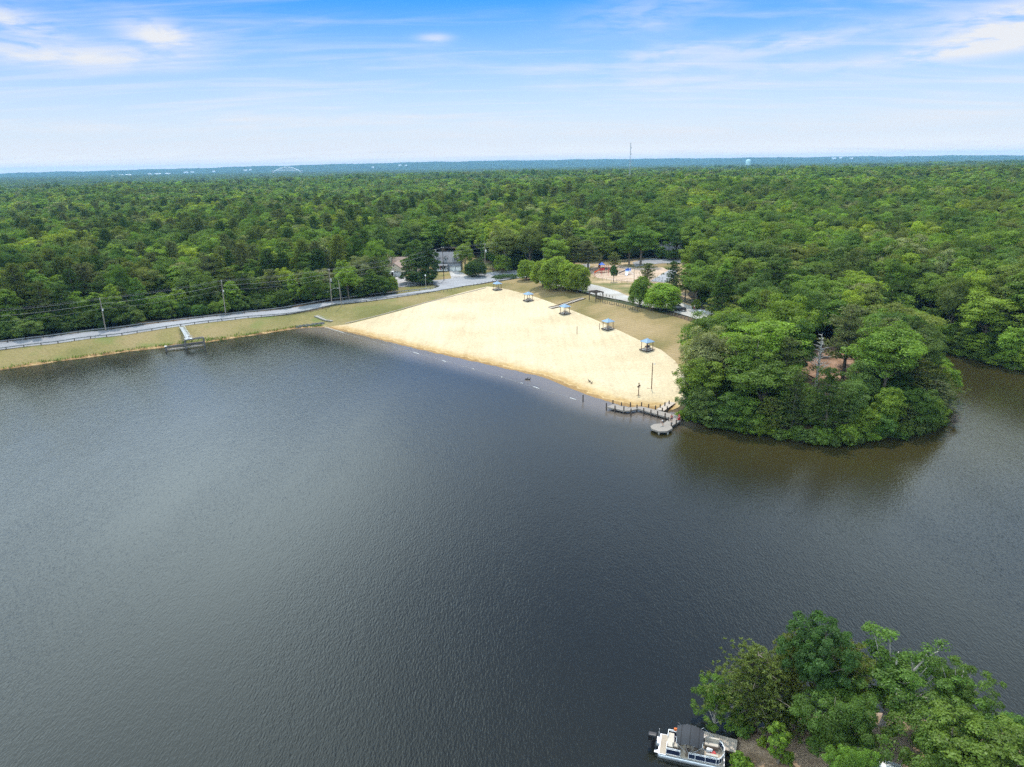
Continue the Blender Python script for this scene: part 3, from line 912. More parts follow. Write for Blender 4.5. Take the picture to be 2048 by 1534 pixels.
def broadleaf(name, seed, H, R, base, npuff, nleaf, size, lumpy=0.28, flat=0.7, top=0.0, openness=0.0, bark='bark', shape='round', pk=1.0):
    rg = np.random.default_rng(seed)
    cz, hz_ = (base + H) / 2, (H - base) / 2
    dirs = unit(rg.normal(size=(npuff * 6, 3)))
    dirs = dirs[dirs[:, 2] > -0.72]
    # spread the clumps by farthest-point picking
    pick = [0]
    dmin = np.full(len(dirs), 9.0)
    for _ in range(min(npuff, len(dirs)) - 1):
        dmin = np.minimum(dmin, np.linalg.norm(dirs - dirs[pick[-1]], axis=1))
        pick.append(int(np.argmax(dmin * (0.75 + 0.5 * rg.random(len(dirs))))))
    dirs = dirs[pick]
    k1, k2 = rg.normal(size=3) * 2.2, rg.normal(size=3) * 3.1
    rad = 1 + lumpy * np.sin(dirs @ k1 + rg.random() * 6) + lumpy * .7 * np.sin(dirs @ k2 + rg.random() * 6)
    rad *= rg.uniform(0.72, 1.0, len(dirs))
    inner = rg.random(len(dirs)) < 0.22
    rad[inner] *= rg.uniform(0.3, 0.65, inner.sum())
    t = (dirs[:, 2] + 1) / 2
    prof = np.ones(len(dirs))
    if shape == 'cone': prof = 1.2 - 0.72 * t
    elif shape == 'tall': prof = 0.85 + 0.25 * np.sin(t * 3.1)
    elif shape == 'spread': prof = 0.75 + 0.4 * t
    pc = np.stack([dirs[:, 0] * R * rad * prof * .8, dirs[:, 1] * R * rad * prof * .8, cz + dirs[:, 2] * hz_ * np.minimum(rad, 1.08) * .86], 1)
    pr = pk * R * rg.uniform(0.24, 0.42, len(dirs)) * (1 - .25 * (shape == 'cone') * t)
    ptint = rg.uniform(0.2, 0.8, len(dirs))
    V, F, T = [], [], []
    off = 0
    for i in range(len(dirs)):
        n = int(nleaf * rg.uniform(.7, 1.3) * (pr[i] / (pk * R * .33)) ** 2)
        o = dirs[i] * 0.55 + np.array([0, 0, 0.65])
        d = unit(rg.normal(size=(n, 3)) + o)
        rr = pr[i] * (rg.uniform(0.35, 1.0, n) ** 0.5)[:, None]
        sub = 1 + 0.22 * np.sin(d @ (rg.normal(size=3) * 5) + rg.random() * 6)[:, None]
        p = pc[i] + d * rr * sub * np.array([1, 1, flat])
        nm = unit(d + rg.normal(size=(n, 3)) * 0.5 + np.array([0, 0, .35]))
        s = size * rg.uniform(.65, 1.35, n)
        v, f = kites(p, nm, s * 1.25, s * .85, rg)
        V.append(v); F.append(f + off); off += len(v)
        T.append(np.clip(ptint[i] + rg.normal(0, .2, n), 0, 1))
    crown = crown_mesh(name + '_crown', np.concatenate(V), np.concatenate(F), np.concatenate(T), M['leaf'])
    mb = MB()
    lean = rg.normal(0, .03, 2) * H
    tr = 0.016 * H + 0.05
    tp = [(0, 0, -0.8), (0, 0, .3), (lean[0] * .3, lean[1] * .3, base * .8), (lean[0], lean[1], cz), (lean[0] * 1.2, lean[1] * 1.2, H * .86)]
    mb.tube(tp, [tr * 1.35, tr * 1.1, tr * .8, tr * .5, tr * .15], 6)
    for i in range(0, len(dirs), max(1, len(dirs) // 16)):
        z0 = base * .75 + (cz - base * .75) * rg.uniform(0, 1)
        q = np.array([lean[0] * z0 / H, lean[1] * z0 / H, z0])
        e = pc[i]
        mid = (q + e) / 2 + np.array([0, 0, -.06 * H * rg.random()])
        mb.tube([q, mid, e], [tr * .42, tr * .28, tr * .08], 4, False)
    return dict(crown=crown, trunk=mb.mesh(name + '_trunk', M[bark], True), H=H, W=2 * R * 1.05)


def pine(name, seed, H, R, base, size, nbr=5, dz=0.75, tuft=9, style='loblolly', bark='bark'):
    rg = np.random.default_rng(seed)
    P, A, N, S, T = [], [], [], [], []
    mb = MB()
    tr = 0.013 * H + 0.05
    bend = rg.normal(0, .02, 2) * H
    ax = lambda z: np.array([bend[0] * (z / H) ** 2, bend[1] * (z / H) ** 2, z])
    mb.tube([ax(z) - (np.array([0, 0, .8]) if z == 0 else 0) for z in (0, H * .3, H * .6, H * .97)], [tr * 1.2, tr, tr * .65, tr * .1], 6)
    z = base
    ph = rg.random() * 6
    while z < H - .3:
        t = (z - base) / (H - base)
        if style == 'loblolly': prof = (min(1.0, .45 + t * 1.8)) * (1 - t ** 4) ** .6
        elif style == 'layered': prof = (0.55 + .45 * math.sin(t * 9 + ph)) * (1 - t ** 3) ** .6 + .12
        else: prof = (1 - t) ** .8 + .06
        for b in range(nbr):
            an = ph + b * 2 * math.pi / nbr + rg.normal(0, .35)
            L = R * prof * rg.uniform(.55, 1.12)
            if L < .25: L = .25
            rise = {'loblolly': .25 + .5 * t, 'layered': .12, 'cone': .05 + .3 * t}[style] + rg.normal(0, .1)
            d = np.array([math.cos(an), math.sin(an), rise]); d /= np.linalg.norm(d)
            q = ax(z)
            e = q + d * L + np.array([0, 0, .10 * L * L / R])
            if style != 'cone' and rg.random() < .7: mb.tube([q, (q + e) / 2 + np.array([0, 0, -.04 * L]), e], [tr * .3, tr * .2, tr * .06], 3, False)
            nt_ = max(2, int(L / (size * .62)))
            bt = rg.uniform(.25, .75)
            for k in range(nt_):
                s = .25 + .75 * (k + rg.random()) / nt_
                side = np.array([-d[1], d[0], 0]) * rg.normal(0, .22 + .1 * (style == 'layered')) * L * (.45 + .55 * s)
                c = q + (e - q) * s + side + np.array([0, 0, rg.uniform(-.04, .10) * L])
                n = tuft
                dd = unit(rg.normal(size=(n, 3)) * np.array([1, 1, .75]) + d * .8 + np.array([0, 0, .55]))
                P.append(c + dd * size * .42); A.append(dd)
                N.append(unit(np.cross(dd, unit(rg.normal(size=(n, 3)))) + np.array([0, 0, .5])))
                S.append(size * rg.uniform(.7, 1.25, n))
                T.append(np.clip(bt + rg.normal(0, .18, n), 0, 1))
        z += dz * rg.uniform(.75, 1.3) * (1.0 if style != 'layered' else 1.0)
        ph += 1.1
    P, A, N, S, T = (np.concatenate(q) for q in (P, A, N, S, T))
    v, f = kites(P, N, S, S * .26, rg, A)
    return dict(crown=crown_mesh(name + '_crown', v, f, T, M['needle']), trunk=mb.mesh(name + '_trunk', M[bark], True), H=H, W=2 * R)


TV = {}
# woods seen from a few hundred metres
TV['oak1'] = broadleaf('oak', 1, 18, 5.2, 4.5, 84, 230, .245, pk=.84)
TV['oak2'] = broadleaf('oak', 2, 19, 4.8, 4.5, 80, 230, .245, lumpy=.34, pk=.84)
TV['oak3'] = broadleaf('oak', 3, 17, 5.6, 4.2, 88, 230, .245, shape='spread', pk=.84)
TV['tulip1'] = broadleaf('tulip_tree', 4, 21, 4.0, 4.5, 76, 230, .245, shape='tall', pk=.86)
TV['tulip2'] = broadleaf('tulip_tree', 5, 20, 3.6, 4, 70, 230, .245, shape='tall', lumpy=.36, pk=.86)
TV['gum1'] = broadleaf('sweet_gum', 6, 18, 4.0, 3, 76, 220, .24, shape='cone', pk=.86)
TV['maple1'] = broadleaf('maple', 7, 10, 4.6, -.5, 135, 215, .245, lumpy=.14, flat=.85, pk=.8)
TV['maple2'] = broadleaf('maple', 8, 10, 4.4, -.4, 130, 215, .245, lumpy=.18, flat=.85, pk=.8)
TV['gum2'] = broadleaf('sweet_gum', 12, 14, 4.0, .3, 96, 165, .28, shape='cone', pk=.8, lumpy=.3)
TV['dome1'] = broadleaf('dome_tree', 13, 7, 4.6, -.4, 110, 170, .26, lumpy=.1, flat=.85, pk=.8)
TV['topiary1'] = broadleaf('clipped_tree', 14, 6, 1.8, 1.7, 60, 110, .22, lumpy=.1, flat=.9, pk=.8)
TV['bank1'] = broadleaf('bank_tree', 9, 9, 3.8, .1, 88, 235, .205, lumpy=.34, pk=.8)
TV['bank2'] = broadleaf('bank_tree', 10, 8, 3.6, -.2, 82, 235, .205, lumpy=.4, pk=.8)
TV['bank3'] = broadleaf('bank_tree', 11, 7, 3.4, -.3, 76, 235, .205, lumpy=.44, pk=.8)
TV['pine1'] = pine('loblolly_pine', 21, 21, 3.9, 6.5, .62, 6, .62, 11)
TV['pine2'] = pine('loblolly_pine', 22, 20, 3.5, 5.5, .62, 6, .62, 11)
TV['pine3'] = pine('virginia_pine', 23, 16, 4.3, 4.5, .52, 6, .55, 12, 'layered')
TV['pine4'] = pine('virginia_pine', 24, 14, 4.0, 1.2, .52, 6, .55, 12, 'layered')
TV['cedar1'] = pine('red_cedar', 25, 12, 2.6, .6, .55, 7, .42, 10, 'cone')
# close by
TV['fg_oak1'] = broadleaf('near_oak', 31, 13, 3.2, 3.6, 150, 215, 0.158, lumpy=.46, pk=.56)
TV['fg_oak2'] = broadleaf('near_oak', 32, 11, 4.2, .8, 190, 205, 0.16, lumpy=.52, pk=.52)
TV['fg_oak3'] = broadleaf('near_oak', 33, 12, 3.8, 1.8, 120, 215, 0.162, lumpy=.62, bark='bark_pale', pk=.54)
TV['fg_pine1'] = pine('near_pine', 34, 11.5, 3.6, 2.4, .30, 7, .34, 15, 'layered')
TV['fg_pine2'] = pine('near_pine', 35, 12, 3.2, 4.0, .30, 7, .34, 15, 'layered')
TV['fg_bush1'] = broadleaf('near_bush', 36, 2.2, 1.15, .05, 30, 90, .17, lumpy=.3)
TV['fg_sap1'] = broadleaf('near_sapling', 37, 5.2, .95, .8, 34, 80, .19, lumpy=.35, shape='tall')
TV['bush1'] = broadleaf('bush', 38, 3.0, 2.2, -.1, 44, 90, .24, lumpy=.34)
TV['bush2'] = broadleaf('bush', 39, 2.4, 1.6, -.1, 36, 90, .22, lumpy=.34)
# far woods
for k, (sd, H, R, b, shp) in enumerate([(41, 18, 5.4, 5, 'round'), (42, 19, 5.0, 6, 'round'), (43, 17, 5.8, 5, 'spread'), (44, 20, 4.2, 6, 'tall'), (45, 18, 4.8, 5, 'round')]):
    TV['far%d' % k] = broadleaf('far_tree', sd, H, R, b, 54, 62, .60, shape=shp, lumpy=.32, pk=.9)
TV['farp0'] = pine('far_pine', 46, 20, 4.0, 8, 1.25, 5, 1.1, 6)
TV['farp1'] = pine('far_pine', 47, 19, 4.2, 6, 1.25, 5, 1.1, 6, 'layered')


def clump(name, seed, n, spread, size):
    """a stretch of canopy a kilometre and more away: crowns only"""
    rg = np.random.default_rng(seed)
    V, F, T = [], [], []
    off = 0
    for i in range(n):
        c = np.array([rg.uniform(-spread, spread), rg.uniform(-spread, spread), 0])
        H = rg.uniform(14, 20.5); R = rg.uniform(3.6, 5.8)
        m = 66
        d = unit(rg.normal(size=(m, 3)) + np.array([0, 0, .5]))
        p = c + np.array([0, 0, H - R * 1.05]) + d * np.array([R, R, R * 1.05]) * rg.uniform(.7, 1.05, (m, 1))
        nm = unit(d + rg.normal(size=(m, 3)) * .45 + np.array([0, 0, .2]))
        s = size * rg.uniform(.7, 1.3, m)
        v, f = kites(p, nm, s * 1.2, s, rg)
        V.append(v); F.append(f + off); off += len(v)
        T.append(np.clip(rg.uniform(.1, .9) + rg.normal(0, .16, m), 0, 1))
    return dict(crown=crown_mesh(name, np.concatenate(V), np.concatenate(F), np.concatenate(T), M['leaf']), H=18, W=spread * 2)


for k in range(4):
    TV['clump%d' % k] = clump('canopy', 60 + k, 9, 13.5, 2.1)

# leaf colours (how the leaf itself is coloured)
GREENS = {
    'dark green': (0.078, 0.134, 0.020), 'mid green': (0.122, 0.192, 0.025), 'bright green': (0.162, 0.240, 0.027), 'yellow-green': (0.235, 0.295, 0.030),
    'blue-green': (0.112, 0.165, 0.034), 'olive green': (0.145, 0.174, 0.034), 'pale-topped green': (0.208, 0.226, 0.085),
    'dusky green': (0.100, 0.130, 0.032), 'grey-green': (0.137, 0.155, 0.055), 'deep green': (0.063, 0.106, 0.020)}
NEAR_GREEN, NEAR_BRIGHT, NEAR_DARK = (0.080, 0.142, 0.022), (0.105, 0.175, 0.024), (0.055, 0.105, 0.022)
PROTO = {}


def place_tree(var, loc, H, Wd, colour, name, rz=None, label=None, cat='tree', group=None, sway=0.0):
    """one tree: an Empty at its foot with crown and trunk meshes"""
    tv = TV[var]
    o = empty(name, loc, random.uniform(0, 6.28) if rz is None else rz, label, cat, group)
    o.scale = (Wd / tv['W'], Wd / tv['W'], H / tv['H'])
    c = link('crown', tv['crown'], o)
    c['leafcol'] = tuple(GREENS[colour] if isinstance(colour, str) else colour)
    if 'trunk' in tv: link('trunk', tv['trunk'], o)
    return o


HERO = []      # (x, y, radius) taken by hand-placed trees


def hero(px, py, H, Wd, var, colour, name, label, group=None, cat='tree', rz=None, loc=None):
    """a tree whose tip stands on the sight line of (px, py)"""
    p = march(px, py, H * 0.97) if loc is None else loc
    HERO.append((p.x, p.y, Wd * .5, H))
    return place_tree(var, (p.x, p.y, p.z - .05), H, Wd, colour, name, rz, label, cat, group)


def hero_b(bx, by, ty, wpx, var, colour, name, label, group=None, cat='tree', rz=None, cx=None):
    """a tree rooted at the ground point of (bx, by), as tall as its tip at ty shows, wpx wide"""
    p = G(bx, by)
    lo, hi = 0.3, 40.0
    for _ in range(30):
        mid = (lo + hi) / 2
        if proj((p.x, p.y, p.z + mid))[1] > ty: lo = mid
        else: hi = mid
    H = lo
    Wd = wpx / proj((p.x, p.y, p.z + H * .6))[2]
    HERO.append((p.x, p.y, Wd * .5, H))
    return place_tree(var, (p.x, p.y, p.z - .05), H, Wd, colour, name, rz, label, cat, group)


# ---------------------------------------------------------------- named trees
# the near bank, bottom of the view
NG = 'trees on the near bank'
hero_b(1618, 1456, 1234, 130, 'fg_oak1', NEAR_DARK, 'broadleaf_tree', 'tall dark broadleaf with a bare lower trunk, highest of the near bank trees', NG)
hero_b(1508, 1464, 1306, 190, 'fg_pine1', (0.105, 0.145, 0.03), 'pine_tree', 'layered olive pine between the pontoon boat and the tall dark broadleaf', NG)
hero_b(1684, 1446, 1284, 120, 'fg_pine2', 'olive green', 'pine_tree', 'feathery olive pine half hidden behind the tall dark near-bank broadleaf', NG)
hero_b(1570, 1446, 1268, 110, 'fg_pine2', 'olive green', 'pine_tree', 'olive pine just behind the tall dark broadleaf, on its boat side', NG)
PALE = hero_b(1764, 1452, 1276, 205, 'fg_oak3', NEAR_GREEN, 'oak_tree', 'spreading near-bank oak with pale bare limbs showing through its top', NG)
_m = MB()
for pts_, r_ in (([(.2, -.2, 6.6), (.7, -1.2, 8.6), (1.2, -1.5, 10.2), (1.5, -1.6, 11.6)], [.15, .11, .07, .02]), ([(.7, -1.2, 8.6), (.1, -1.6, 10.2), (-.2, -1.5, 11.3)], [.08, .05, .02]), ([(1.2, -1.5, 10.4), (2.3, -1.7, 11.2), (2.8, -1.5, 11.7)], [.06, .04, .015]),
                 ([(-.3, -.6, 6.0), (-1.6, -2.2, 7.6), (-2.1, -2.6, 9.0), (-2.9, -2.6, 9.8)], [.16, .12, .08, .03]), ([(.4, -.6, 5.2), (2.2, -2.6, 5.8), (3.4, -3.0, 6.6)], [.15, .11, .03]), ([(-1.6, -2.2, 7.6), (-2.6, -3.0, 7.7)], [.08, .02])):
    _m.tube(pts_, r_, 6)
_m.build('bare_limb', M['bark_pale'], PALE)
tuft_rg = np.random.default_rng(91)
tuft_c, tuft_n = [], []
for e_ in ((1.5, -1.6, 11.6), (-.2, -1.5, 11.3), (2.8, -1.5, 11.7), (1.2, -1.5, 10.6), (-2.9, -2.6, 9.8), (3.4, -3.0, 6.6), (-2.6, -3.0, 7.7)):
    d_ = unit(tuft_rg.normal(size=(150, 3)) + np.array([0, 0, .4]))
    tuft_c.append(np.array(e_) + d_ * tuft_rg.uniform(.1, .75, (150, 1))); tuft_n.append(unit(d_ + tuft_rg.normal(size=(150, 3)) * .5 + np.array([0, 0, .4])))
tuft_v, tuft_f = kites(np.concatenate(tuft_c), np.concatenate(tuft_n), tuft_rg.uniform(.14, .26, 1050), tuft_rg.uniform(.1, .17, 1050), tuft_rg)
tuft_o = link('leaf_tufts', crown_mesh('leaf_tufts', tuft_v, tuft_f, tuft_rg.random(1050), M['leaf']), PALE)
tuft_o['leafcol'] = NEAR_GREEN; tuft_o['kind'] = 'stuff'
hero_b(1898, 1474, 1320, 130, 'fg_oak3', NEAR_GREEN, 'oak_tree', 'ragged near-bank oak reaching over the water beside the pale-limbed oak', NG)
hero_b(2038, 1545, 1412, 150, 'fg_oak3', NEAR_GREEN, 'oak_tree', 'green oak cut by the right edge of the photo on the near bank', NG)
hero_b(1428, 1466, 1345, 84, 'fg_oak3', NEAR_BRIGHT, 'broadleaf_tree', 'low bright green tree leaning over the water behind the pontoon boat', NG)
hero_b(1668, 1545, 1376, 170, 'fg_oak2', NEAR_GREEN, 'oak_tree', 'bushy near-bank oak in front of the tall dark broadleaf', NG)
hero_b(1888, 1600, 1420, 214, 'fg_oak2', NEAR_GREEN, 'oak_tree', 'widest leafy oak at the bottom edge of the photo, above the pale shed roof', NG)
hero_b(1945, 1650, 1455, 220, 'fg_oak1', NEAR_BRIGHT, 'oak_tree', 'dense oak crown at the bottom right corner of the photo', NG)
hero_b(1694, 1640, 1480, 104, 'fg_oak2', NEAR_BRIGHT, 'oak_tree', 'bright low oak crown against the bottom edge beside the pale shed roof', NG)
hero_b(1556, 1527, 1449, 44, 'fg_sap1', 'bright green', 'sapling', 'slim bright green sapling standing in the open leaf litter', NG)
BGp = 'bushes on the near bank'
hero_b(1478, 1548, 1506, 52, 'fg_bush1', 'bright green', 'bush', 'round bright green bush at the bow of the pontoon boat', BGp, 'bush')
hero_b(1572, 1530, 1502, 30, 'fg_bush1', 'mid green', 'bush', 'small bush at the foot of the slim sapling', BGp, 'bush')
hero_b(1523, 1496, 1470, 20, 'fg_bush1', 'yellow-green', 'bush', 'tiny yellow-green bush between the round bush and the sapling', BGp, 'bush')
hero_b(1478, 1470, 1425, 60, 'fg_bush1', 'dark green', 'bush', 'dark bush at the shore under the layered olive pine', BGp, 'bush')
hero_b(1545, 1456, 1408, 62, 'fg_bush1', 'dark green', 'bush', 'dark bush in the shade between the olive pine and the tall dark broadleaf', BGp, 'bush')
hero_b(1590, 1452, 1395, 60, 'fg_bush1', 'mid green', 'bush', 'shaded bush against the trunk of the tall dark broadleaf, boat side', BGp, 'bush')
hero_b(1640, 1500, 1440, 64, 'fg_bush1', 'dark green', 'bush', 'dark bush at the upper edge of the leaf litter below the tall broadleaf', BGp, 'bush')

# lawn and car-park trees
MAPLE = (0.195, 0.275, 0.028)
LG = 'trees along the beach car park'
hero_b(1053, 560, 519, 42, 'maple1', MAPLE, 'maple_tree', 'small round maple by itself at the road end of the lawn', LG)
hero_b(1086, 574, 515, 52, 'maple2', 'yellow-green', 'maple_tree', 'yellowish maple at the road end of the maple clump', LG)
hero_b(1112, 579, 512, 70, 'maple1', MAPLE, 'maple_tree', 'tallest bright maple in the middle of the maple clump', LG)
hero_b(1136, 581, 517, 62, 'maple2', MAPLE, 'maple_tree', 'broad maple in the clump, one in from the pergola', LG)
hero_b(1155, 585, 528, 54, 'maple1', MAPLE, 'maple_tree', 'lower maple of the clump standing closest to the pergola', LG)
hero_b(1279, 613, 548, 44, 'maple2', 'mid green', 'maple_tree', 'upright dark maple beside the car park, next to a rounder maple', LG)
hero_b(1323, 620, 566, 78, 'maple1', MAPLE, 'maple_tree', 'broad round maple overhanging the parked black car', LG)
hero_b(1227, 564, 531, 17, 'topiary1', 'deep green', 'small_tree', 'small clipped dark tree in front of the playground', LG)
hero_b(1294, 566, 525, 38, 'pine4', 'dusky green', 'pine_tree', 'soft dusky pine between the playground and the upright dark maple', LG)
PGD = 'trees round the playground'
hero_b(1229, 541, 503, 28, 'pine3', 'olive green', 'pine_tree', 'small olive pine behind the clipped dark tree at the playground', PGD)
hero_b(1281, 531, 442, 76, 'oak1', 'mid green', 'oak_tree', 'great spreading oak shading the far side of the playground', PGD)
hero_b(1258, 530, 462, 60, 'oak3', 'mid green', 'oak_tree', 'second great oak leaning against the tallest playground oak', PGD)
hero_b(1176, 542, 480, 58, 'pine3', 'grey-green', 'pine_tree', 'wide grey-green pine between the maple clump and the playground', PGD)
hero_b(1148, 541, 471, 52, 'pine3', 'olive green', 'pine_tree', 'olive pine rising behind the maple clump', PGD)
hero_b(1198, 535, 462, 52, 'tulip1', 'bright green', 'broadleaf_tree', 'light green tree between the wide grey-green pine and the great oak', PGD)
hero_b(1112, 543, 470, 62, 'oak2', 'bright green', 'broadleaf_tree', 'broad light green tree directly behind the tallest maple of the clump', PGD)
hero_b(1013, 541, 447, 66, 'oak1', 'olive green', 'oak_tree', 'huge olive oak behind the slim utility pole at the road bend', 'trees round the houses')
hero_b(1060, 541, 444, 66, 'oak3', 'olive green', 'oak_tree', 'huge olive oak behind the small round maple', 'trees round the houses')
hero_b(1392, 619, 600, 18, 'bush1', 'bright green', 'bush', 'small bright bush against the dark mesh fence', 'bushes round the park', 'bush')
hero_b(1005, 546, 510, 38, 'bank1', 'bright green', 'small_tree', 'low leafy tree beside the road bend under the power wires', 'trees round the houses')
hero_b(1402, 572, 501, 76, 'oak3', 'yellow-green', 'broadleaf_tree', 'broad yellow-green tree beside the end of the back road', PGD)
hero_b(1421, 560, 471, 38, 'tulip2', 'yellow-green', 'broadleaf_tree', 'slim yellow-green tree rising behind the broad yellow-green one', PGD)
hero_b(1346, 592, 521, 48, 'pine4', 'deep green', 'pine_tree', 'dark pine at the corner between the side path and the car park', PGD)
hero_b(1392, 606, 522, 62, 'oak2', 'mid green', 'broadleaf_tree', 'large green tree behind the mesh fence', PGD)
hero_b(1370, 600, 540, 44, 'pine3', 'dusky green', 'pine_tree', 'dusky pine squeezed behind the mesh fence next to the large green tree', PGD)
hero_b(1351, 517, 448, 46, 'oak2', 'dark green', 'broadleaf_tree', 'dark tree beyond the back road next to the grey roof', PGD)
hero_b(1322, 517, 493, 34, 'bank1', 'mid green', 'small_tree', 'small leafy tree in front of the bluish grey roof beyond the back road', PGD)
hero_b(1344, 520, 496, 30, 'bank3', 'dark green', 'small_tree', 'dark small tree between the back road and the bluish grey roof', PGD)
# round the houses
HG = 'trees round the houses'
hero_b(833, 563, 475, 62, 'gum2', 'dark green', 'broadleaf_tree', 'tall dark tree filling the gap beside the tan house', HG)
hero_b(858, 565, 478, 52, 'gum2', 'deep green', 'evergreen_tree', 'tall dark evergreen on the grey house side of the gap between the houses', HG)
hero_b(842, 568, 537, 64, 'bank3', 'deep green', 'small_tree', 'dark bushy evergreen skirt below the two tall dark trees between the houses', HG)
hero_b(951, 553, 519, 50, 'dome1', 'deep green', 'evergreen_tree', 'low dome-shaped dark evergreen beside the grey house driveway', HG)
hero_b(931, 543, 484, 36, 'oak2', 'bright green', 'broadleaf_tree', 'light green tree standing behind the dome-shaped dark evergreen', HG)
hero_b(752, 577, 516, 34, 'tulip2', 'yellow-green', 'broadleaf_tree', 'bright yellowish tree in front of the tan house', HG)
hero_b(787, 586, 554, 28, 'bank1', 'bright green', 'broadleaf_tree', 'low bright bushy tree at the end of the wood by the grass island', HG)
hero_b(768, 587, 548, 30, 'bank3', 'mid green', 'broadleaf_tree', 'bushy roadside tree beneath the bright yellowish tree', HG)
hero_b(742, 592, 536, 46, 'gum2', 'mid green', 'broadleaf_tree', 'green tree at the roadside left of the yellowish tree', HG)
hero_b(698, 598, 530, 52, 'oak1', 'bright green', 'broadleaf_tree', 'bright rounded roadside tree behind the leaning guy pole', HG)
hero_b(685, 588, 515, 30, 'gum2', 'bright green', 'broadleaf_tree', 'narrow bright tree between the low grey roof and the yellowish tree', HG)
hero_b(718, 582, 510, 30, 'tulip1', 'grey-green', 'broadleaf_tree', 'greyish tree beside the tan house roof', HG)
hero_b(628, 606, 535, 40, 'oak2', 'mid green', 'broadleaf_tree', 'roadside tree just before the tall utility pole with the streetlight', HG)
DG = 'trees beyond the dam'
hero_b(590, 608, 545, 32, 'gum2', 'bright green', 'broadleaf_tree', 'narrow bright roadside tree among the dark trees beyond the dam', DG)
hero_b(232, 649, 564, 46, 'gum2', 'bright green', 'broadleaf_tree', 'bright cone-shaped tree right behind the utility pole on the dam', DG)
hero_b(284, 641, 551, 42, 'gum2', 'mid green', 'broadleaf_tree', 'green cone-shaped tree beside the wet hollow beyond the dam', DG)
hero_b(360, 631, 579, 42, 'bank1', 'bright green', 'broadleaf_tree', 'light green low tree beside the wet hollow beyond the dam', DG)
hero_b(468, 623, 560, 42, 'tulip2', 'bright green', 'broadleaf_tree', 'bright tree just beyond the middle utility pole on the dam', DG)
# the wooded point
PG = 'trees on the wooded point'
hero_b(1685, 760, 607, 100, 'pine3', 'grey-green', 'pine_tree', 'tall grey-green pine behind the dead white tree', PG)
hero_b(1768, 780, 634, 116, 'pine3', 'grey-green', 'pine_tree', 'wide-topped grey-green pine on the creek side of the wooded point', PG)
hero_b(1702, 690, 573, 56, 'oak2', 'yellow-green', 'broadleaf_tree', 'yellow-green crown showing above the grey-green pines of the point', PG)
hero_b(1557, 745, 580, 118, 'oak3', 'bright green', 'oak_tree', 'broad bright oak crown in the middle of the wooded point', PG)
hero_b(1465, 715, 608, 78, 'oak1', 'bright green', 'oak_tree', 'bright round crown at the car park end of the wooded point', PG)
hero_b(1520, 770, 655, 80, 'oak2', 'bright green', 'oak_tree', 'bright lower crown in front of the broad bright oak', PG)
hero_b(1405, 730, 632, 56, 'pine4', 'dusky green', 'pine_tree', 'dusky pine with drooping layers leaning over the lawn corner', PG)
hero_b(1384, 770, 680, 58, 'pine4', 'dusky green', 'pine_tree', 'low dusky pine at the sand edge behind the light pole', PG)
hero_b(1398, 822, 712, 92, 'oak2', 'bright green', 'broadleaf_tree', 'bright leafy tree overhanging the sand beside the pier gangway', PG)
hero_b(1488, 800, 698, 78, 'oak1', 'mid green', 'broadleaf_tree', 'rounded green tree above the tangle of dead brush on the shore', PG)
hero_b(1797, 735, 601, 128, 'oak1', 'olive green', 'oak_tree', 'broad light olive crown at the creek edge behind the wide-topped pine', PG)
hero_b(1826, 800, 715, 84, 'pine4', 'olive green', 'pine_tree', 'olive pine leaning out over the creek at the tip of the point', PG)
hero_b(1724, 876, 815, 62, 'bank1', 'bright green', 'bank_tree', 'bright bushy tree at the waterline in the middle of the point shore', PG)
hero_b(1862, 850, 796, 56, 'bank2', 'bright green', 'bank_tree', 'light green bushy tree hanging over the water at the tip of the point', PG)
hero_b(1720, 812, 720, 74, 'bank1', 'blue-green', 'bank_tree', 'blue-green leafy tree in front of the red-brown clearing', PG)
hero_b(1650, 868, 735, 92, 'pine4', 'deep green', 'pine_tree', 'dark layered pine rising straight from the middle of the point shore', PG)
hero_b(1582, 862, 745, 60, 'pine4', 'dusky green', 'pine_tree', 'dusky layered pine on the shore, boat-side neighbour of the dark one', PG)
hero_b(1540, 862, 795, 66, 'pine4', 'olive green', 'pine_tree', 'low olive pine with flat sprays at the shore near the dead brush', PG)

# ---------------------------------------------------------------- woods
DAMSIDE = GP([(-40, 699), (0, 690), (300, 650), (640, 606), (780, 591), (770, 585), (640, 597), (300, 639), (0, 679), (-40, 688)])
LANDMASKS = [(LAWN, 1.5), (DAMGRASS, 2.5), (ROAD, 4.0), (DAMSIDE, 0.0), (PARKING, 2.5), (PARK, 1.5), (YARDS, 0.5), (BEACH, 2.0), (PENCLEAR, 1.0), (FGLAND, 6.0), (LANE, 3.0), (ISLAND, 1.5), (DRIVE_A, 3.0), (DRIVE_B, 3.0)]
HOLLOW = GP([(262, 650), (300, 641), (360, 634), (404, 628), (388, 619), (330, 619), (285, 630)])
LANDMASKS.append((HOLLOW, 0.0))
VIEWGAP = GP([(1592, 830), (1592, 740), (1735, 740), (1735, 830)])
LANDMASKS.append((VIEWGAP, 0.0))
ROOFGAP = GP([(632, 548), (700, 540), (700, 528), (632, 528)])
LANDMASKS.append((ROOFGAP, 0.0))


def smooth_noise(x, y, s, seed):
    r = np.random.default_rng(seed)
    out = np.zeros_like(x)
    for _ in range(5):
        a = r.uniform(0, 6.28); k = r.uniform(.6, 1.5) / s
        out += np.sin((x * np.cos(a) + y * np.sin(a)) * k * 6.28 + r.uniform(0, 6.28))
    return out / 2.2


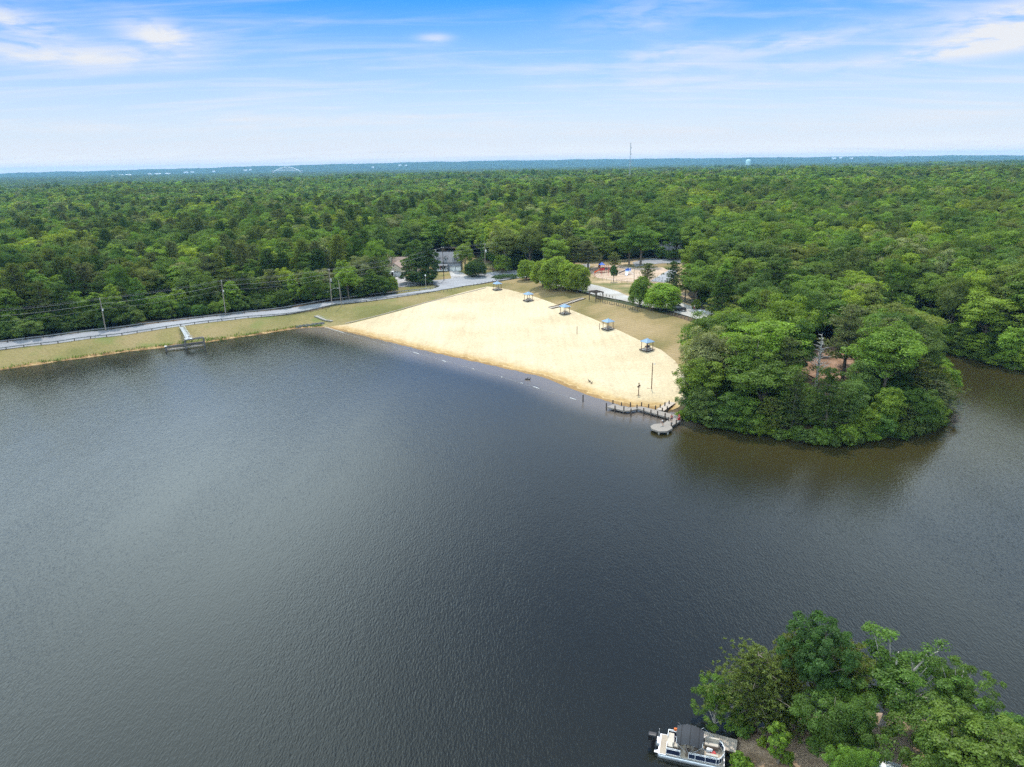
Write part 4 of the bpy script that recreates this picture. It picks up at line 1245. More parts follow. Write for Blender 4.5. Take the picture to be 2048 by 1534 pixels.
def wood_points(y0, y1, sp, jit, seed, az_max=0.70):
    rg = np.random.default_rng(seed)
    ys = np.arange(y0, y1, sp * .9)
    X, Y = [], []
    for i, y in enumerate(ys):
        w = math.tan(az_max) * y + 15
        xs = np.arange(-w, w, sp) + (i % 2) * sp * .5
        X.append(xs); Y.append(np.full(len(xs), y))
    X = np.concatenate(X); Y = np.concatenate(Y)
    X = X + rg.uniform(-jit, jit, len(X)); Y = Y + rg.uniform(-jit, jit, len(Y))
    return X, Y, rg


def allowed(X, Y):
    ok = dwater(X, Y) > 1.6
    for P, mgn in LANDMASKS:
        ok &= sdf_poly(P, X, Y) > mgn
    for hx, hy, hr, hh in HERO:
        ok &= (X - hx) ** 2 + (Y - hy) ** 2 > (max(2.6, hr * .62)) ** 2
    return ok


def bank_ring():
    out = []
    rq = random.Random(31)
    for line, sp in ((sh_pen[3:], 3.7), (sh_creek + [(150, 152), (200, 132)], 4.2)):
        ln = along_m(line, sp)
        for (x, y, nx, ny) in ln:
            off = rq.uniform(.45, 1.5)
            for s in (1, -1):
                q = (x + nx * s * off, y + ny * s * off)
                if dwater(np.array([q[0]]), np.array([q[1]]))[0] > .25:
                    out.append((q[0] + rq.uniform(-.6, .6), q[1] + rq.uniform(-.6, .6)))
                    break
    return out


def along_m(line, sp):
    out, carry = [], 0.0
    for a, b in zip(line, line[1:]):
        L = math.hypot(b[0] - a[0], b[1] - a[1])
        d = carry
        while d < L:
            t = d / L
            out.append((a[0] + (b[0] - a[0]) * t, a[1] + (b[1] - a[1]) * t, -(b[1] - a[1]) / L, (b[0] - a[0]) / L))
            d += sp
        carry = d - L
    return out


PENINSULA = WP([(1340, 835), (1400, 860), (1650, 905), (1930, 870), (1905, 740), (1850, 680), (1800, 640), (1600, 610), (1470, 630), (1400, 660), (1350, 740)], 0)
X, Y, rg = wood_points(118, 640, 6.7, 1.7, 5)
ok = allowed(X, Y)
X, Y = X[ok], Y[ok]
dw = dwater(X, Y)
pen = sdf_poly(PENINSULA, X, Y) < 0
Zg = height(X, Y)
pn = smooth_noise(X, Y, 60, 1)
sd_dam = sdf_poly(DAMSIDE, X, Y)
r1, r2, r3, r4 = (rg.random(len(X)) for _ in range(4))
cand = []
for i in range(len(X)):
    x, y, z = X[i], Y[i], Zg[i]
    D = math.hypot(x, y)
    left = x < -20 and y < 330
    ppine = 0.16 + 0.2 * pn[i] + (0.12 if left and y < 300 else 0) + (0.10 if pen[i] else 0)
    edge = dw[i] < 4 and (pen[i] or x > 60)
    if dw[i] < 3 and (pen[i] or x > 60): continue
    if edge and r1[i] < .8:
        var = ['bank1', 'bank2', 'pine4', 'bank1'][int(r2[i] * 4)]
        H = 5.5 + 4.5 * r3[i]; Wd = 6.5 + 3 * r4[i]
        kind = 'pine' if var == 'pine4' else 'bank'
    elif r1[i] < ppine:
        var = (['pine3', 'pine4', 'pine3', 'pine2'] if (pen[i] or x > 60) else ['pine1', 'pine2', 'pine1', 'pine3'])[int(r2[i] * 4)]
        H = (13 + 5 * r3[i]) if (pen[i] or x > 60) else (16.5 + 5.5 * r3[i]); Wd = 6.8 + 2.6 * r4[i]
        kind = 'pine'
    else:
        var = ['oak1', 'oak2', 'oak3', 'tulip1', 'tulip2', 'gum1'][int(r2[i] * 6)]
        H = 13 + 7.5 * r3[i]; Wd = 9.5 + 6.5 * r4[i]
        if var in ('tulip1', 'tulip2', 'gum1'): Wd *= .8
        kind = 'oak'
        if pen[i]: H *= .86
    if x < -18 and y < 320 and sd_dam[i] < 9:
        var = ['gum2', 'pine4', 'pine4', 'oak3', 'gum2'][int(r2[i] * 5)]; H = 11 + 5 * r3[i]; Wd = 8 + 3 * r4[i]; kind = 'pine' if var == 'pine4' else 'oak'
    # trees by the open ground stay lower
    pr = proj((x, y, z + H * .6))
    ptop = proj((x, y, z + H))
    if not (-160 < pr[0] < 2210): continue
    cand.append(dict(x=x, y=y, z=z, H=H, W=Wd, var=var, kind=kind, D=D, px=pr[0], py=ptop[1], pen=bool(pen[i]), vis=-20 < pr[0] < 2068))


RINGV = ['bank1', 'bank2', 'bank1', 'pine4', 'bank2', 'bank3']
for (x, y) in bank_ring():
    if min((x - h[0]) ** 2 + (y - h[1]) ** 2 for h in HERO) < 9: continue
    var = RINGV[int(rg.integers(6))]
    z = hz(x, y); H = rg.uniform(4.8, 9.5); Wd = rg.uniform(6.5, 10.0)
    pr = proj((x, y, z + H * .6)); ptop = proj((x, y, z + H))
    if not (-160 < pr[0] < 2210): continue
    cand.append(dict(x=x, y=y, z=z, H=H, W=Wd, var=var, kind='pine' if var == 'pine4' else 'bank', D=math.hypot(x, y) - 25, px=pr[0], py=ptop[1], pen=bool(sdf_poly(PENINSULA, np.array([x]), np.array([y]))[0] < 0), vis=-20 < pr[0] < 2068))


def pick_colour(kind, q, s):
    if kind == 'pine': return ['dusky green', 'grey-green', 'deep green', 'olive green', 'dusky green', 'deep green'][int(q * 6)]
    if kind == 'bank': return ['mid green', 'bright green', 'blue-green', 'dark green', 'mid green'][int(q * 5)]
    pal = ['dark green', 'dark green', 'blue-green', 'mid green', 'blue-green', 'mid green', 'mid green', 'olive green', 'bright green', 'bright green', 'pale-topped green', 'yellow-green']
    return pal[int(max(0, min(11.99, q * 8.5 + 2.2 + 2.0 * s)))]


for c in cand:
    c['col'] = pick_colour(c['kind'], rg.random(), math.sin(c['x'] / 19 + 1) + math.sin(c['y'] / 17 + c['x'] / 40))


def region(c):
    if c['pen'] : return 'pen'
    if c['x'] > 75 and c['y'] < 330: return 'bank'
    if c['x'] < -55 and c['y'] < 330: return 'dam'
    if c['x'] < 8: return 'house'
    return 'park'


vis = sorted([c for c in cand if c['vis']], key=lambda c: c['D'])
N_IND = 300 - len(HERO)
for c in vis: c['reg'] = region(c)
# nearest first, every part of the wood's edge having its share
quota = {'pen': 95, 'bank': 62, 'dam': 62, 'house': 40, 'park': 40}
got = {k: 0 for k in quota}
ind = []
for c in vis:
    if len(ind) >= N_IND: break
    if got[c['reg']] < quota[c['reg']]:
        got[c['reg']] += 1
        ind.append(c)
for c in vis:
    if len(ind) >= N_IND: break
    if c not in ind: ind.append(c)
ids = set(id(c) for c in ind)
WHERE = {'pen': 'wooded point', 'bank': 'far creek bank', 'dam': 'wood beyond the dam', 'house': 'wood behind the houses', 'park': 'wood behind the park'}
GROUP = {'pen': 'trees on the wooded point', 'bank': 'trees on the far creek bank', 'dam': 'trees beyond the dam', 'house': 'trees behind the houses', 'park': 'trees behind the park'}
KINDN = {'pine': 'pine', 'bank': 'bank tree', 'oak': 'broadleaf'}
for reg in WHERE:
    lst = sorted([c for c in ind if c['reg'] == reg], key=lambda c: c['D'])
    rows = []
    per = 13
    for k in range(0, len(lst), per):
        row = sorted(lst[k:k + per], key=lambda c: c['px'])
        rows.append(row)
    for rn, row in enumerate(rows):
        for j, c in enumerate(row):
            form = 'tall ' if c['H'] > 17.5 else ('low ' if c['H'] < 9 else ('wide ' if c['W'] > 10.5 else ''))
            place = 'front rank' if rn == 0 else '%s rank' % ordinal(rn + 1)
            lab = '%s%s %s, %s from left in the %s, %s' % (form, c['col'], KINDN[c['kind']], ordinal(j + 1), place, WHERE[reg])
            nm = {'pine': 'pine_tree', 'bank': 'bank_tree', 'oak': 'broadleaf_tree'}[c['kind']]
            place_tree(c['var'], (c['x'], c['y'], c['z'] - .1), c['H'], c['W'], c['col'], nm, None, lab, 'tree', GROUP[reg])


# the rest of the wood: one scattered mass
def scatter(name, pts, scl, rot, idx, sources, label, cat):
    """instances of the sources on the points of one object"""
    me = bpy.data.meshes.new(name)
    me.from_pydata([tuple(p) for p in pts], [], [])
    cols = [sources[k][1] for k in idx]
    meshes = list(dict.fromkeys(m for m, c in sources))
    idx = [meshes.index(sources[k][0]) for k in idx]
    for nm, typ, data in (('scl', 'FLOAT_VECTOR', scl), ('rot', 'FLOAT', rot), ('idx', 'INT', idx), ('leafcol', 'FLOAT_VECTOR', cols)):
        a = me.attributes.new(nm, typ, 'POINT')
        a.data.foreach_set('vector' if typ == 'FLOAT_VECTOR' else 'value', np.asarray(data, np.int32 if typ == 'INT' else np.float32).ravel())
    o = link(name, me)
    col = bpy.data.collections.new(name + '_kinds')
    for k, m in enumerate(meshes):
        s = bpy.data.objects.new('%s_kind_%02d' % (name, k), m)
        col.objects.link(s)
    ng = bpy.data.node_groups.new(name, 'GeometryNodeTree')
    ng.interface.new_socket('Geometry', in_out='INPUT', socket_type='NodeSocketGeometry')
    ng.interface.new_socket('Geometry', in_out='OUTPUT', socket_type='NodeSocketGeometry')
    L = ng.links.new
    gi = ng.nodes.new('NodeGroupInput'); go = ng.nodes.new('NodeGroupOutput')
    ip = ng.nodes.new('GeometryNodeInstanceOnPoints')
    ci = ng.nodes.new('GeometryNodeCollectionInfo')
    ci.inputs['Collection'].default_value = col
    ci.inputs['Separate Children'].default_value = True
    ci.inputs['Reset Children'].default_value = True
    L(gi.outputs[0], ip.inputs['Points']); L(ci.outputs[0], ip.inputs['Instance'])
    ip.inputs['Pick Instance'].default_value = True
    def na(nm, typ):
        n = ng.nodes.new('GeometryNodeInputNamedAttribute'); n.data_type = typ; n.inputs[0].default_value = nm
        return n.outputs['Attribute']
    L(na('idx', 'INT'), ip.inputs['Instance Index'])
    L(na('scl', 'FLOAT_VECTOR'), ip.inputs['Scale'])
    cx = ng.nodes.new('ShaderNodeCombineXYZ'); L(na('rot', 'FLOAT'), cx.inputs[2]); L(cx.outputs[0], ip.inputs['Rotation'])
    L(ip.outputs[0], go.inputs[0])
    md = o.modifiers.new('scatter', 'NODES'); md.node_group = ng
    tag(o, label, cat, None, 'stuff')
    return o


def joined(var):
    return TV[var]['crown']


SRC, SIDX = [], {}
for v_ in ('oak1', 'oak2', 'oak3', 'tulip1', 'tulip2', 'gum1', 'gum2'):
    for cc in ('dark green', 'mid green', 'bright green', 'blue-green', 'olive green', 'pale-topped green', 'yellow-green'):
        SIDX[(v_, cc)] = len(SRC); SRC.append((TV[v_]['crown'], GREENS[cc]))
for v_ in ('pine1', 'pine2', 'pine3', 'pine4'):
    for cc in ('dusky green', 'grey-green', 'deep green', 'olive green'):
        SIDX[(v_, cc)] = len(SRC); SRC.append((TV[v_]['crown'], GREENS[cc]))
for v_ in ('bank1', 'bank2', 'bank3', 'bush1', 'bush2'):
    for cc in ('mid green', 'bright green', 'blue-green', 'dark green'):
        SIDX[(v_, cc)] = len(SRC); SRC.append((TV[v_]['crown'], GREENS[cc]))
FARV = ['far0', 'far1', 'far2', 'far3', 'far4']
for v_ in FARV:
    for cc in ('dark green', 'mid green', 'bright green', 'blue-green', 'olive green', 'pale-topped green', 'yellow-green'):
        SIDX[(v_, cc)] = len(SRC); SRC.append((TV[v_]['crown'], GREENS[cc]))
for v_ in ('farp0', 'farp1'):
    for cc in ('dusky green', 'grey-green', 'deep green', 'olive green'):
        SIDX[(v_, cc)] = len(SRC); SRC.append((TV[v_]['crown'], GREENS[cc]))
CLC = ['dark green', 'mid green', 'dusky green', 'olive green', 'blue-green', 'bright green']
for k in range(4):
    for cc in CLC:
        SIDX[('clump%d' % k, cc)] = len(SRC); SRC.append((TV['clump%d' % k]['crown'], GREENS[cc]))

pts, scl, rot, idx = [], [], [], []
for c in cand:
    if id(c) in ids: continue
    tv = TV[c['var']]
    pts.append((c['x'], c['y'], c['z'] - .1)); scl.append((c['W'] / tv['W'], c['W'] / tv['W'], c['H'] / tv['H'])); rot.append(rg.uniform(0, 6.28))
    cl = 'blue-green' if (c['var'][:4] == 'bank' and c['col'] not in ('mid green', 'bright green', 'blue-green', 'dark green')) else c['col']
    idx.append(SIDX[(c['var'], cl)])
# bushes filling the edge of the wood
ux, uy, rg = wood_points(118, 345, 3.4, 1.4, 15)
ok = dwater(ux, uy) > 1.2
near_open = np.full(ux.shape, 99.0)
for P, mgn in LANDMASKS[:8] + [(LANE, 2), (ISLAND, 2), (DRIVE_A, 2), (DRIVE_B, 2)]:
    sd_ = sdf_poly(P, ux, uy)
    ok &= sd_ > (-5.0 if P is DAMSIDE else 2.2 if P is ROAD or P is DAMGRASS else (1.0 if P is PENCLEAR else 3.2))
    near_open = np.minimum(near_open, np.abs(sd_))
near_open = np.minimum(near_open, dwater(ux, uy))
ok &= (near_open < 13) & (rg.random(len(ux)) < .75) & (uy > 118)
ux, uy = ux[ok], uy[ok]
uz = height(ux, uy)
for x, y, z in zip(ux, uy, uz):
    if not -200 < proj((x, y, z))[0] < 2250: continue
    var = ['bush1', 'bush2', 'bank2', 'bank3'][int(rg.integers(4))]
    H = rg.uniform(2.0, 4.2) if var[:4] == 'bush' else rg.uniform(3.5, 6.5)
    if x < -20: H *= 1.25
    Wd = H * rg.uniform(1.0, 1.5); tv = TV[var]
    pts.append((x, y, z - .1)); scl.append((Wd / tv['W'], Wd / tv['W'], H / tv['H'])); rot.append(rg.uniform(0, 6.28)); idx.append(SIDX[(var, ['mid green', 'dark green', 'blue-green', 'dark green'][int(rg.integers(4))])])
# leafy skirts at the waterline
for line in (sh_pen[2:], sh_creek + [(150, 152), (200, 132)]):
    for (x, y, nx, ny) in along_m(line, 1.5):
        for s_ in (1, -1):
            q = (x + nx * s_ * .4, y + ny * s_ * .4)
            if dwater(np.array([q[0]]), np.array([q[1]]))[0] > 0: break
        o_ = rg.uniform(-.3, .8)
        q = (x + nx * s_ * o_, y + ny * s_ * o_)
        var = ['bush1', 'bush2', 'bank3'][int(rg.integers(3))]; tv = TV[var]
        H = rg.uniform(1.6, 3.6); Wd = rg.uniform(2.6, 4.6)
        pts.append((q[0], q[1], max(-.1, hz(*q)) - .25)); scl.append((Wd / tv['W'], Wd / tv['W'], H / tv['H'])); rot.append(rg.uniform(0, 6.28)); idx.append(SIDX[(var, ['mid green', 'dark green', 'blue-green', 'bright green'][int(rg.integers(4))])])
# middle distance
X, Y, rg = wood_points(640, 1350, 8.8, 2.9, 6)
m = np.hypot(X, Y) < 1400
X, Y = X[m], Y[m]
Zg = land(X, Y); pn = smooth_noise(X, Y, 140, 2)
gap = smooth_noise(X, Y, 45, 8)
pat = smooth_noise(X, Y, 70, 21)
for i in range(len(X)):
    q = rg.random()
    if q < 0.11 + .12 * pn[i]:
        var = 'farp%d' % int(rg.integers(2)); H = rg.uniform(16, 21); Wd = rg.uniform(7.5, 10.5); cl = pick_colour('pine', rg.random(), 0)
    else:
        var = FARV[int(rg.integers(5))]; H = rg.uniform(13.5, 20.5); Wd = rg.uniform(12, 20) ; cl = pick_colour('oak', rg.random(), pat[i])
    tv = TV[var]
    H *= 1 + .1 * gap[i]
    pts.append((X[i], Y[i], Zg[i])); scl.append((Wd / tv['W'], Wd / tv['W'], H / tv['H'])); rot.append(rg.uniform(0, 6.28)); idx.append(SIDX[(var, cl)])
# beyond: canopy in larger stretches
X, Y, rg = wood_points(1300, 3600, 21, 7, 7)
az_ = np.arctan2(X, Y)
rr_ = np.hypot(X, Y)
m = (rr_ > 1380) & (rr_ < rmax(az_) + 120)
X, Y = X[m], Y[m]
Zg = land(X, Y); pn = smooth_noise(X, Y, 300, 3); gap = smooth_noise(X, Y, 110, 9)
for i in range(len(X)):
    cl = CLC[int(rg.integers(6))] if pn[i] < .5 else ['dark green', 'dusky green', 'blue-green'][int(rg.integers(3))]
    s = rg.uniform(.85, 1.2)
    pts.append((X[i], Y[i], Zg[i])); scl.append((s, s, s * (1 + .16 * gap[i] + rg.uniform(-.08, .08)))); rot.append(rg.uniform(0, 6.28)); idx.append(SIDX[('clump%d' % int(rg.integers(4)), cl)])
# low wooded plain before the ridge
X, Y, rg = wood_points(1500, 7000, 44, 15, 8)
az_ = np.arctan2(X, Y); rr_ = np.hypot(X, Y)
m = (rr_ > rmax(az_) + 200) & (rr_ < 7300)
X, Y = X[m], Y[m]
Zg = land(X, Y)
op = smooth_noise(X, Y, 700, 12)
for i in range(len(X)):
    if op[i] > 1.1: continue
    pts.append((X[i], Y[i], Zg[i] - 2)); s = rg.uniform(1.7, 2.2); scl.append((s, s, rg.uniform(.62, .9))); rot.append(rg.uniform(0, 6.28)); idx.append(SIDX[('clump%d' % int(rg.integers(4)), ['dark green', 'dusky green', 'blue-green'][int(rg.integers(3))])])
print('forest instances', len(pts), 'individual', len(ind), 'heroes', len(HERO))
scatter('forest', pts, scl, rot, idx, SRC, 'unbroken green forest stretching from behind the first trees to the blue ridge', 'forest')

# shoreline weeds on the dam and reeds by the intake
def weeds():
    rg = np.random.default_rng(17)
    line = smoothpoly(sh_dam, False, 6, .1)
    V, F, T = [], [], []
    P = []
    for i in range(len(line) - 1):
        a, b = np.array(line[i]), np.array(line[i + 1])
        L = np.linalg.norm(b - a)
        nrm = np.array([-(b - a)[1], (b - a)[0]]) / (L + 1e-9)
        px = proj((a[0], a[1], 0))[0]
        dens = 26 if 345 < px < 470 else (14 if px < 600 else 30)
        dens *= .35 + .9 * (math.sin(i * 1.7) * .5 + .5)
        for _ in range(int(L * dens)):
            w = rg.random()
            off = rg.normal(.9, .55) if 345 < px < 470 else rg.normal(.5, .3)
            P.append(np.append(a + (b - a) * w + nrm * off, 0))
    P = np.array(P)
    P[:, 2] = height(P[:, 0], P[:, 1])
    n = len(P)
    h = rg.uniform(.3, .85, n)
    al = unit(np.stack([rg.normal(0, .28, n), rg.normal(0, .28, n), np.ones(n)], 1))
    nm = unit(np.cross(al, unit(rg.normal(size=(n, 3)))))
    v, f = kites(P + al * h[:, None] * .45, nm, h, h * .3, rg, al)
    me = crown_mesh('shore_grass', v, f, rg.random(n), M['leaf'])
    o = link('shore_grass', me)
    o['leafcol'] = (0.15, 0.2, 0.04)
    tag(o, 'tufts of green grass along the foot of the dam', 'grass', None, 'stuff')


weeds()


def marsh():
    rg = np.random.default_rng(23)
    P = np.array(HOLLOW)
    x = rg.uniform(P[:, 0].min(), P[:, 0].max(), 9000); y = rg.uniform(P[:, 1].min(), P[:, 1].max(), 9000)
    ok = (sdf_poly(HOLLOW, x, y) < -.5) & (smooth_noise(x, y, 9, 3) > -.35)
    x, y = x[ok], y[ok]
    c = np.stack([x, y, height(x, y)], 1)
    n = len(c); h = rg.uniform(.4, 1.0, n)
    al = unit(np.stack([rg.normal(0, .35, n), rg.normal(0, .35, n), np.ones(n)], 1))
    v, f = kites(c + al * h[:, None] * .45, unit(np.cross(al, unit(rg.normal(size=(n, 3))))), h, h * .42, rg, al)
    o = link('marsh_grass', crown_mesh('marsh_grass', v, f, rg.random(n), M['leaf']))
    o['leafcol'] = (0.2, 0.27, 0.03)
    tag(o, 'bright green marsh plants in the wet hollow beyond the dam road', 'marsh plants', None, 'stuff')


marsh()

# ================================================================== THINGS
def yaw(a, b):
    return math.atan2(b[1] - a[1], b[0] - a[0])


# ---------------------------------------------------------------- beach shelters and tables
def make_shelter():
    o = empty('picnic_shelter', (0, 0, 0))
    mb = MB()
    mb.prism([(-1.7, -1.7), (1.7, -1.7), (1.7, 1.7), (-1.7, 1.7)], -.25, .10)
    mb.build('pad', M['concrete'], o)
    fr = MB()
    for s in (-1, 1):
        fr.box(s * 1.77, 0, .02, .12, 3.66, .34); fr.box(0, s * 1.77, .02, 3.42, .12, .34)
    fr.build('pad_edging', M['wood_dark'], o)
    for sx in (-1, 1):
        for sy in (-1, 1):
            p = MB(); p.box(sx * 1.3, sy * 1.3, 1.3, .15, .15, 2.4); p.build('post', M['wood_red'], o)
    b = MB()
    for s in (-1, 1):
        b.box(s * 1.3, 0, 2.58, .12, 3.0, .2); b.box(0, s * 1.3, 2.60, 2.46, .12, .2)
    b.build('beam', M['wood_red'], o)
    r = MB()
    e, z0, z1 = 1.72, 2.68, 3.62
    vs = [(-e, -e, z0), (e, -e, z0), (e, e, z0), (-e, e, z0), (0, 0, z1)]
    r.add(vs, [(0, 1, 4), (1, 2, 4), (2, 3, 4), (3, 0, 4)])
    vs = [(-e, -e, z0 - .07), (e, -e, z0 - .07), (e, e, z0 - .07), (-e, e, z0 - .07)]
    r.add(vs, [(3, 2, 1, 0)])
    for i in range(4):
        c = [(-e, -e), (e, -e), (e, e), (-e, e)]
        a, d = c[i], c[(i + 1) % 4]
        r.add([(a[0], a[1], z0 - .07), (d[0], d[1], z0 - .07), (d[0], d[1], z0), (a[0], a[1], z0)], [(0, 1, 2, 3)])
    ro = r.build('roof', M['blue_roof'], o)
    h = MB()
    for i in range(4):
        c = [(-e, -e), (e, -e), (e, e), (-e, e)][i]
        h.tube([(c[0], c[1], z0 + .02), (0, 0, z1 + .02)], .045, 4)
    h.lathe([(.10, 0), (.10, .06), (.02, .18)], 6, (0, 0, z1))
    h.build('ridge_cap', M['ltblue'], ro)
    return o


def make_table():
    o = empty('picnic_table', (0, 0, 0))
    m = MB()
    for k in range(5): m.box(0, -.3 + .15 * k, .74, 1.8, .135, .045)
    m.build('table_top', M['wood'], o)
    for s in (-1, 1):
        b = MB()
        b.box(0, s * .68, .44, 1.8, .13, .045); b.box(0, s * .83, .44, 1.8, .13, .045)
        b.build('bench', M['wood'], o)
    for s in (-1, 1):
        f = MB()
        f.bar((s * .6, -.28, .70), (s * .6, -.72, .02), .09, .05); f.bar((s * .6, .28, .70), (s * .6, .72, .02), .09, .05)
        f.bar((s * .66, -.85, .39), (s * .66, .85, .39), .05, .09); f.bar((s * .66, -.34, .69), (s * .66, .34, .69), .05, .06)
        f.build('leg_frame', M['wood_dark'], o)
    return o


sh_yaw = yaw(up2[8], up2[11])
SHEL = [(995, 583, 'blue-roofed shelter at the road end of the beach, smallest of the five in the photo'), (1057, 605, 'blue-roofed shelter second from the road end, below the maple clump'),
        (1130, 631, 'blue-roofed shelter standing beside the foot of the timber steps'), (1216, 662, 'blue-roofed shelter by the pair of bare posts on the sand'),
        (1294, 704, 'blue-roofed shelter nearest the pier, with dark things piled on its table')]
TABL = ['picnic table under the shelter at the road end of the beach', 'picnic table under the shelter below the maple clump', 'picnic table under the shelter beside the timber steps',
        'picnic table under the shelter by the two bare posts', 'picnic table heaped with dark bags under the shelter nearest the pier']
sh0, tb0 = make_shelter(), make_table()
for i, (px, py, lab) in enumerate(SHEL):
    p = G(px, py - 3)
    o = sh0 if i == 0 else copy_tree(sh0)
    o.location = (p.x, p.y, p.z + .18); o.rotation_euler.z = sh_yaw + R_(8)
    tag(o, lab, 'shelter', 'blue-roofed shelters along the beach')
    o.scale = (.81, .81, .87)
    t = tb0 if i == 0 else copy_tree(tb0)
    t.location = (p.x + .1, p.y - .1, p.z + .28); t.rotation_euler.z = sh_yaw + R_(8 + 14 * (i % 2))
    tag(t, TABL[i], 'picnic table', 'picnic tables under the shelters')
    if i == 4:
        m = MB(); m.ball((0, 0, .26), (.42, .3, .3), 10, 7); m.ball((.5, .12, .2), (.3, .24, .22), 10, 7); m.ball((-.45, -.1, .18), (.28, .22, .2), 10, 7)
        b = m.build('bag', M['navy'], None, True); b.location = (p.x + .1, p.y - .1, p.z + .28 + .75)
        tag(b, 'dark blue bags heaped on the picnic table nearest the pier', 'bag')

# ---------------------------------------------------------------- posts and lamps on the sand
def pole_thing(name, px, py, h, r, mat, label, cat, group=None, lean=(0, 0)):
    p = G(px, py)
    o = empty(name, p, 0, label, cat, group)
    return o, p


def bare_post(px, py, h, lab):
    p = G(px, py)
    m = MB(); m.tube([(0, 0, -.5), (0, 0, h * .5), (.02, 0, h)], [.09, .085, .08], 8); m.tube([(.02, 0, h), (.02, 0, h + .04)], [.1, .06], 8)
    o = m.build('wooden_post', M['wood_red']); o.location = p
    tag(o, lab, 'post', 'bare posts on the beach')


bare_post(1154, 668, 2.3, 'bare brown post standing alone in the middle of the sand')
bare_post(1199, 659, 1.9, 'bare brown post at the grass edge beside the fourth shelter')

p = G(1303, 778)
o = empty('light_pole', p, 0, 'tall brown wooden light pole on the sand near the wooded point', 'light pole')
m = MB(); m.tube([(0, 0, -.5), (0, 0, 3), (.03, 0, 6.2)], [.12, .11, .085], 8); m.build('pole', M['wood_red'], o)
m = MB(); m.tube([(.03, 0, 5.9), (.25, 0, 6.05), (.5, 0, 6.0)], .03, 6); m.build('arm', M['steel'], o)
m = MB(); m.lathe([(.05, .16), (.10, .12), (.22, 0), (.20, -.02), (.08, -.03)], 10, (.5, 0, 5.84)); m.build('lamp_head', M['steel'], o)
m = MB(); m.tube([(0, 0, .02), (-.7, .2, .05), (-1.0, .3, .03)], .05, 5); m.build('anchor_stub', M['wood_red'], o)

p = G(1277, 791)
o = empty('speaker_post', p, 0, 'short wooden post with speakers or signs at its top, close to the pier', 'post')
m = MB(); m.tube([(0, 0, -.5), (0, 0, 2.8)], [.10, .085], 8); m.build('post', M['wood_red'], o)
for k, (dx, z, w, h, t) in enumerate(((-.16, 2.1, .3, .34, .22), (.17, 2.35, .28, .34, .22), (.0, 2.86, .26, .16, .2))):
    m = MB(); m.box(dx, -.1, z, w, t, h); m.build('speaker_box', M['wood_dark'], o)
m = MB(); m.bar((-.35, 0, 1.95), (.35, 0, 1.95), .06, .08); m.build('crossbar', M['wood_red'], o)
m = MB(); m.tube([(-.5, 0, .05), (.0, -.1, .16), (.4, -.5, .05)], [.06, .09, .05], 6); m.build('base_board', M['wood_red'], o)

p = W(1166, 803, 0)
m = MB(); m.tube([(0, 0, -1.2), (0, 0, 1.55)], [.15, .13], 9)
o = m.build('mooring_post', M['wood_dark']); o.location = p
tag(o, 'single dark post in the shallow water at the end of the swim rope', 'post')

# swim rope with white floats
rope_px = [(688, 666), (760, 687), (832, 706), (894, 723), (947, 738), (1003, 754), (1042, 766), (1072, 775), (1110, 786), (1145, 797), (1164, 803)]
rp = [W(x, y, .03) for x, y in rope_px]
o = empty('swim_rope', rp[0], 0, 'long floating swim rope with white floats marking the edge of the swimming area', 'rope')
off = Vector(rp[0])
m = MB(); m.tube([q - off for q in rp], .02, 4); m.build('rope', M['wire'], o)
for (a, b) in (((826, 704), (838, 708)), ((885, 721), (892, 723)), ((945, 737.4), (949, 738.6)), ((1002, 753.6), (1005, 754.6)), ((1041, 765.6), (1045, 766.8)), ((1066, 773), (1078, 777)), ((1140, 795.5), (1151, 799))):
    A, B = W(*a, .06) - off, W(*b, .06) - off
    m = MB(); m.tube([A, A + (B - A) * .5 + Vector((.03, .03, 0)), B], .05, 6); m.build('float', M['white'], o)
a, b = W(650, 654, .05), W(688, 666, .05)
m = MB(); m.tube([(0, 0, 0), tuple((b - a) * .5 + Vector((.1, .1, 0))), tuple(b - a)], .09, 6)
o = m.build('float_boom', M['wood_pale']); o.location = a
tag(o, 'long pale floating boom at the corner where the dam meets the beach', 'boom')


# birds
def bird(px, py, z, lab, rz, s=1.0, land_=False):
    p = G(px, py) if land_ else W(px, py, 0)
    m = MB()
    m.ball((0, 0, .22 * s), (.34 * s, .17 * s, .17 * s), 10, 7)
    m.tube([(.24 * s, 0, .28 * s), (.36 * s, 0, .48 * s), (.40 * s, 0, .60 * s)], [.08 * s, .05 * s, .045 * s], 7)
    m.ball((.43 * s, 0, .63 * s), (.085 * s, .06 * s, .06 * s), 8, 6)
    m.tube([(.48 * s, 0, .62 * s), (.60 * s, 0, .59 * s)], [.035 * s, .01 * s], 5)
    m.tube([(-.25 * s, 0, .25 * s), (-.5 * s, 0, .28 * s)], [.10 * s, .03 * s], 6)
    if land_:
        for q in (-1, 1): m.tube([(0, q * .07 * s, .1 * s), (.02, q * .07 * s, -.12 * s)], .02, 4)
    o = m.build('bird', M['bird'], None, True)
    o.location = (p.x, p.y, p.z + (.12 * s if land_ else -.1)); o.rotation_euler.z = rz
    tag(o, lab, 'bird', 'dark birds by the beach')


bird(1053, 759, 0, 'dark bird floating inside the swim rope, left one of a close pair', .4)
bird(1058, 759.5, 0, 'dark bird floating inside the swim rope, right one of a close pair', -.3)
bird(1179, 765, 0, 'dark bird standing on the sand above the end of the swim rope', 2.4, 1.0, True)
bird(1183, 768, 0, 'dark bird on the sand half a step nearer the water than its mate', .6, .8, True)

# ---------------------------------------------------------------- pier
def cpx(x, y): return (1190 + x / 9.752, 780 + y / 9.752)


ZD = .72
pier_o = W(*cpx(1000, 430), 0)
pier = empty('pier', pier_o, 0, 'zigzag wooden pier with dark posts and an eight-sided end platform', 'pier')


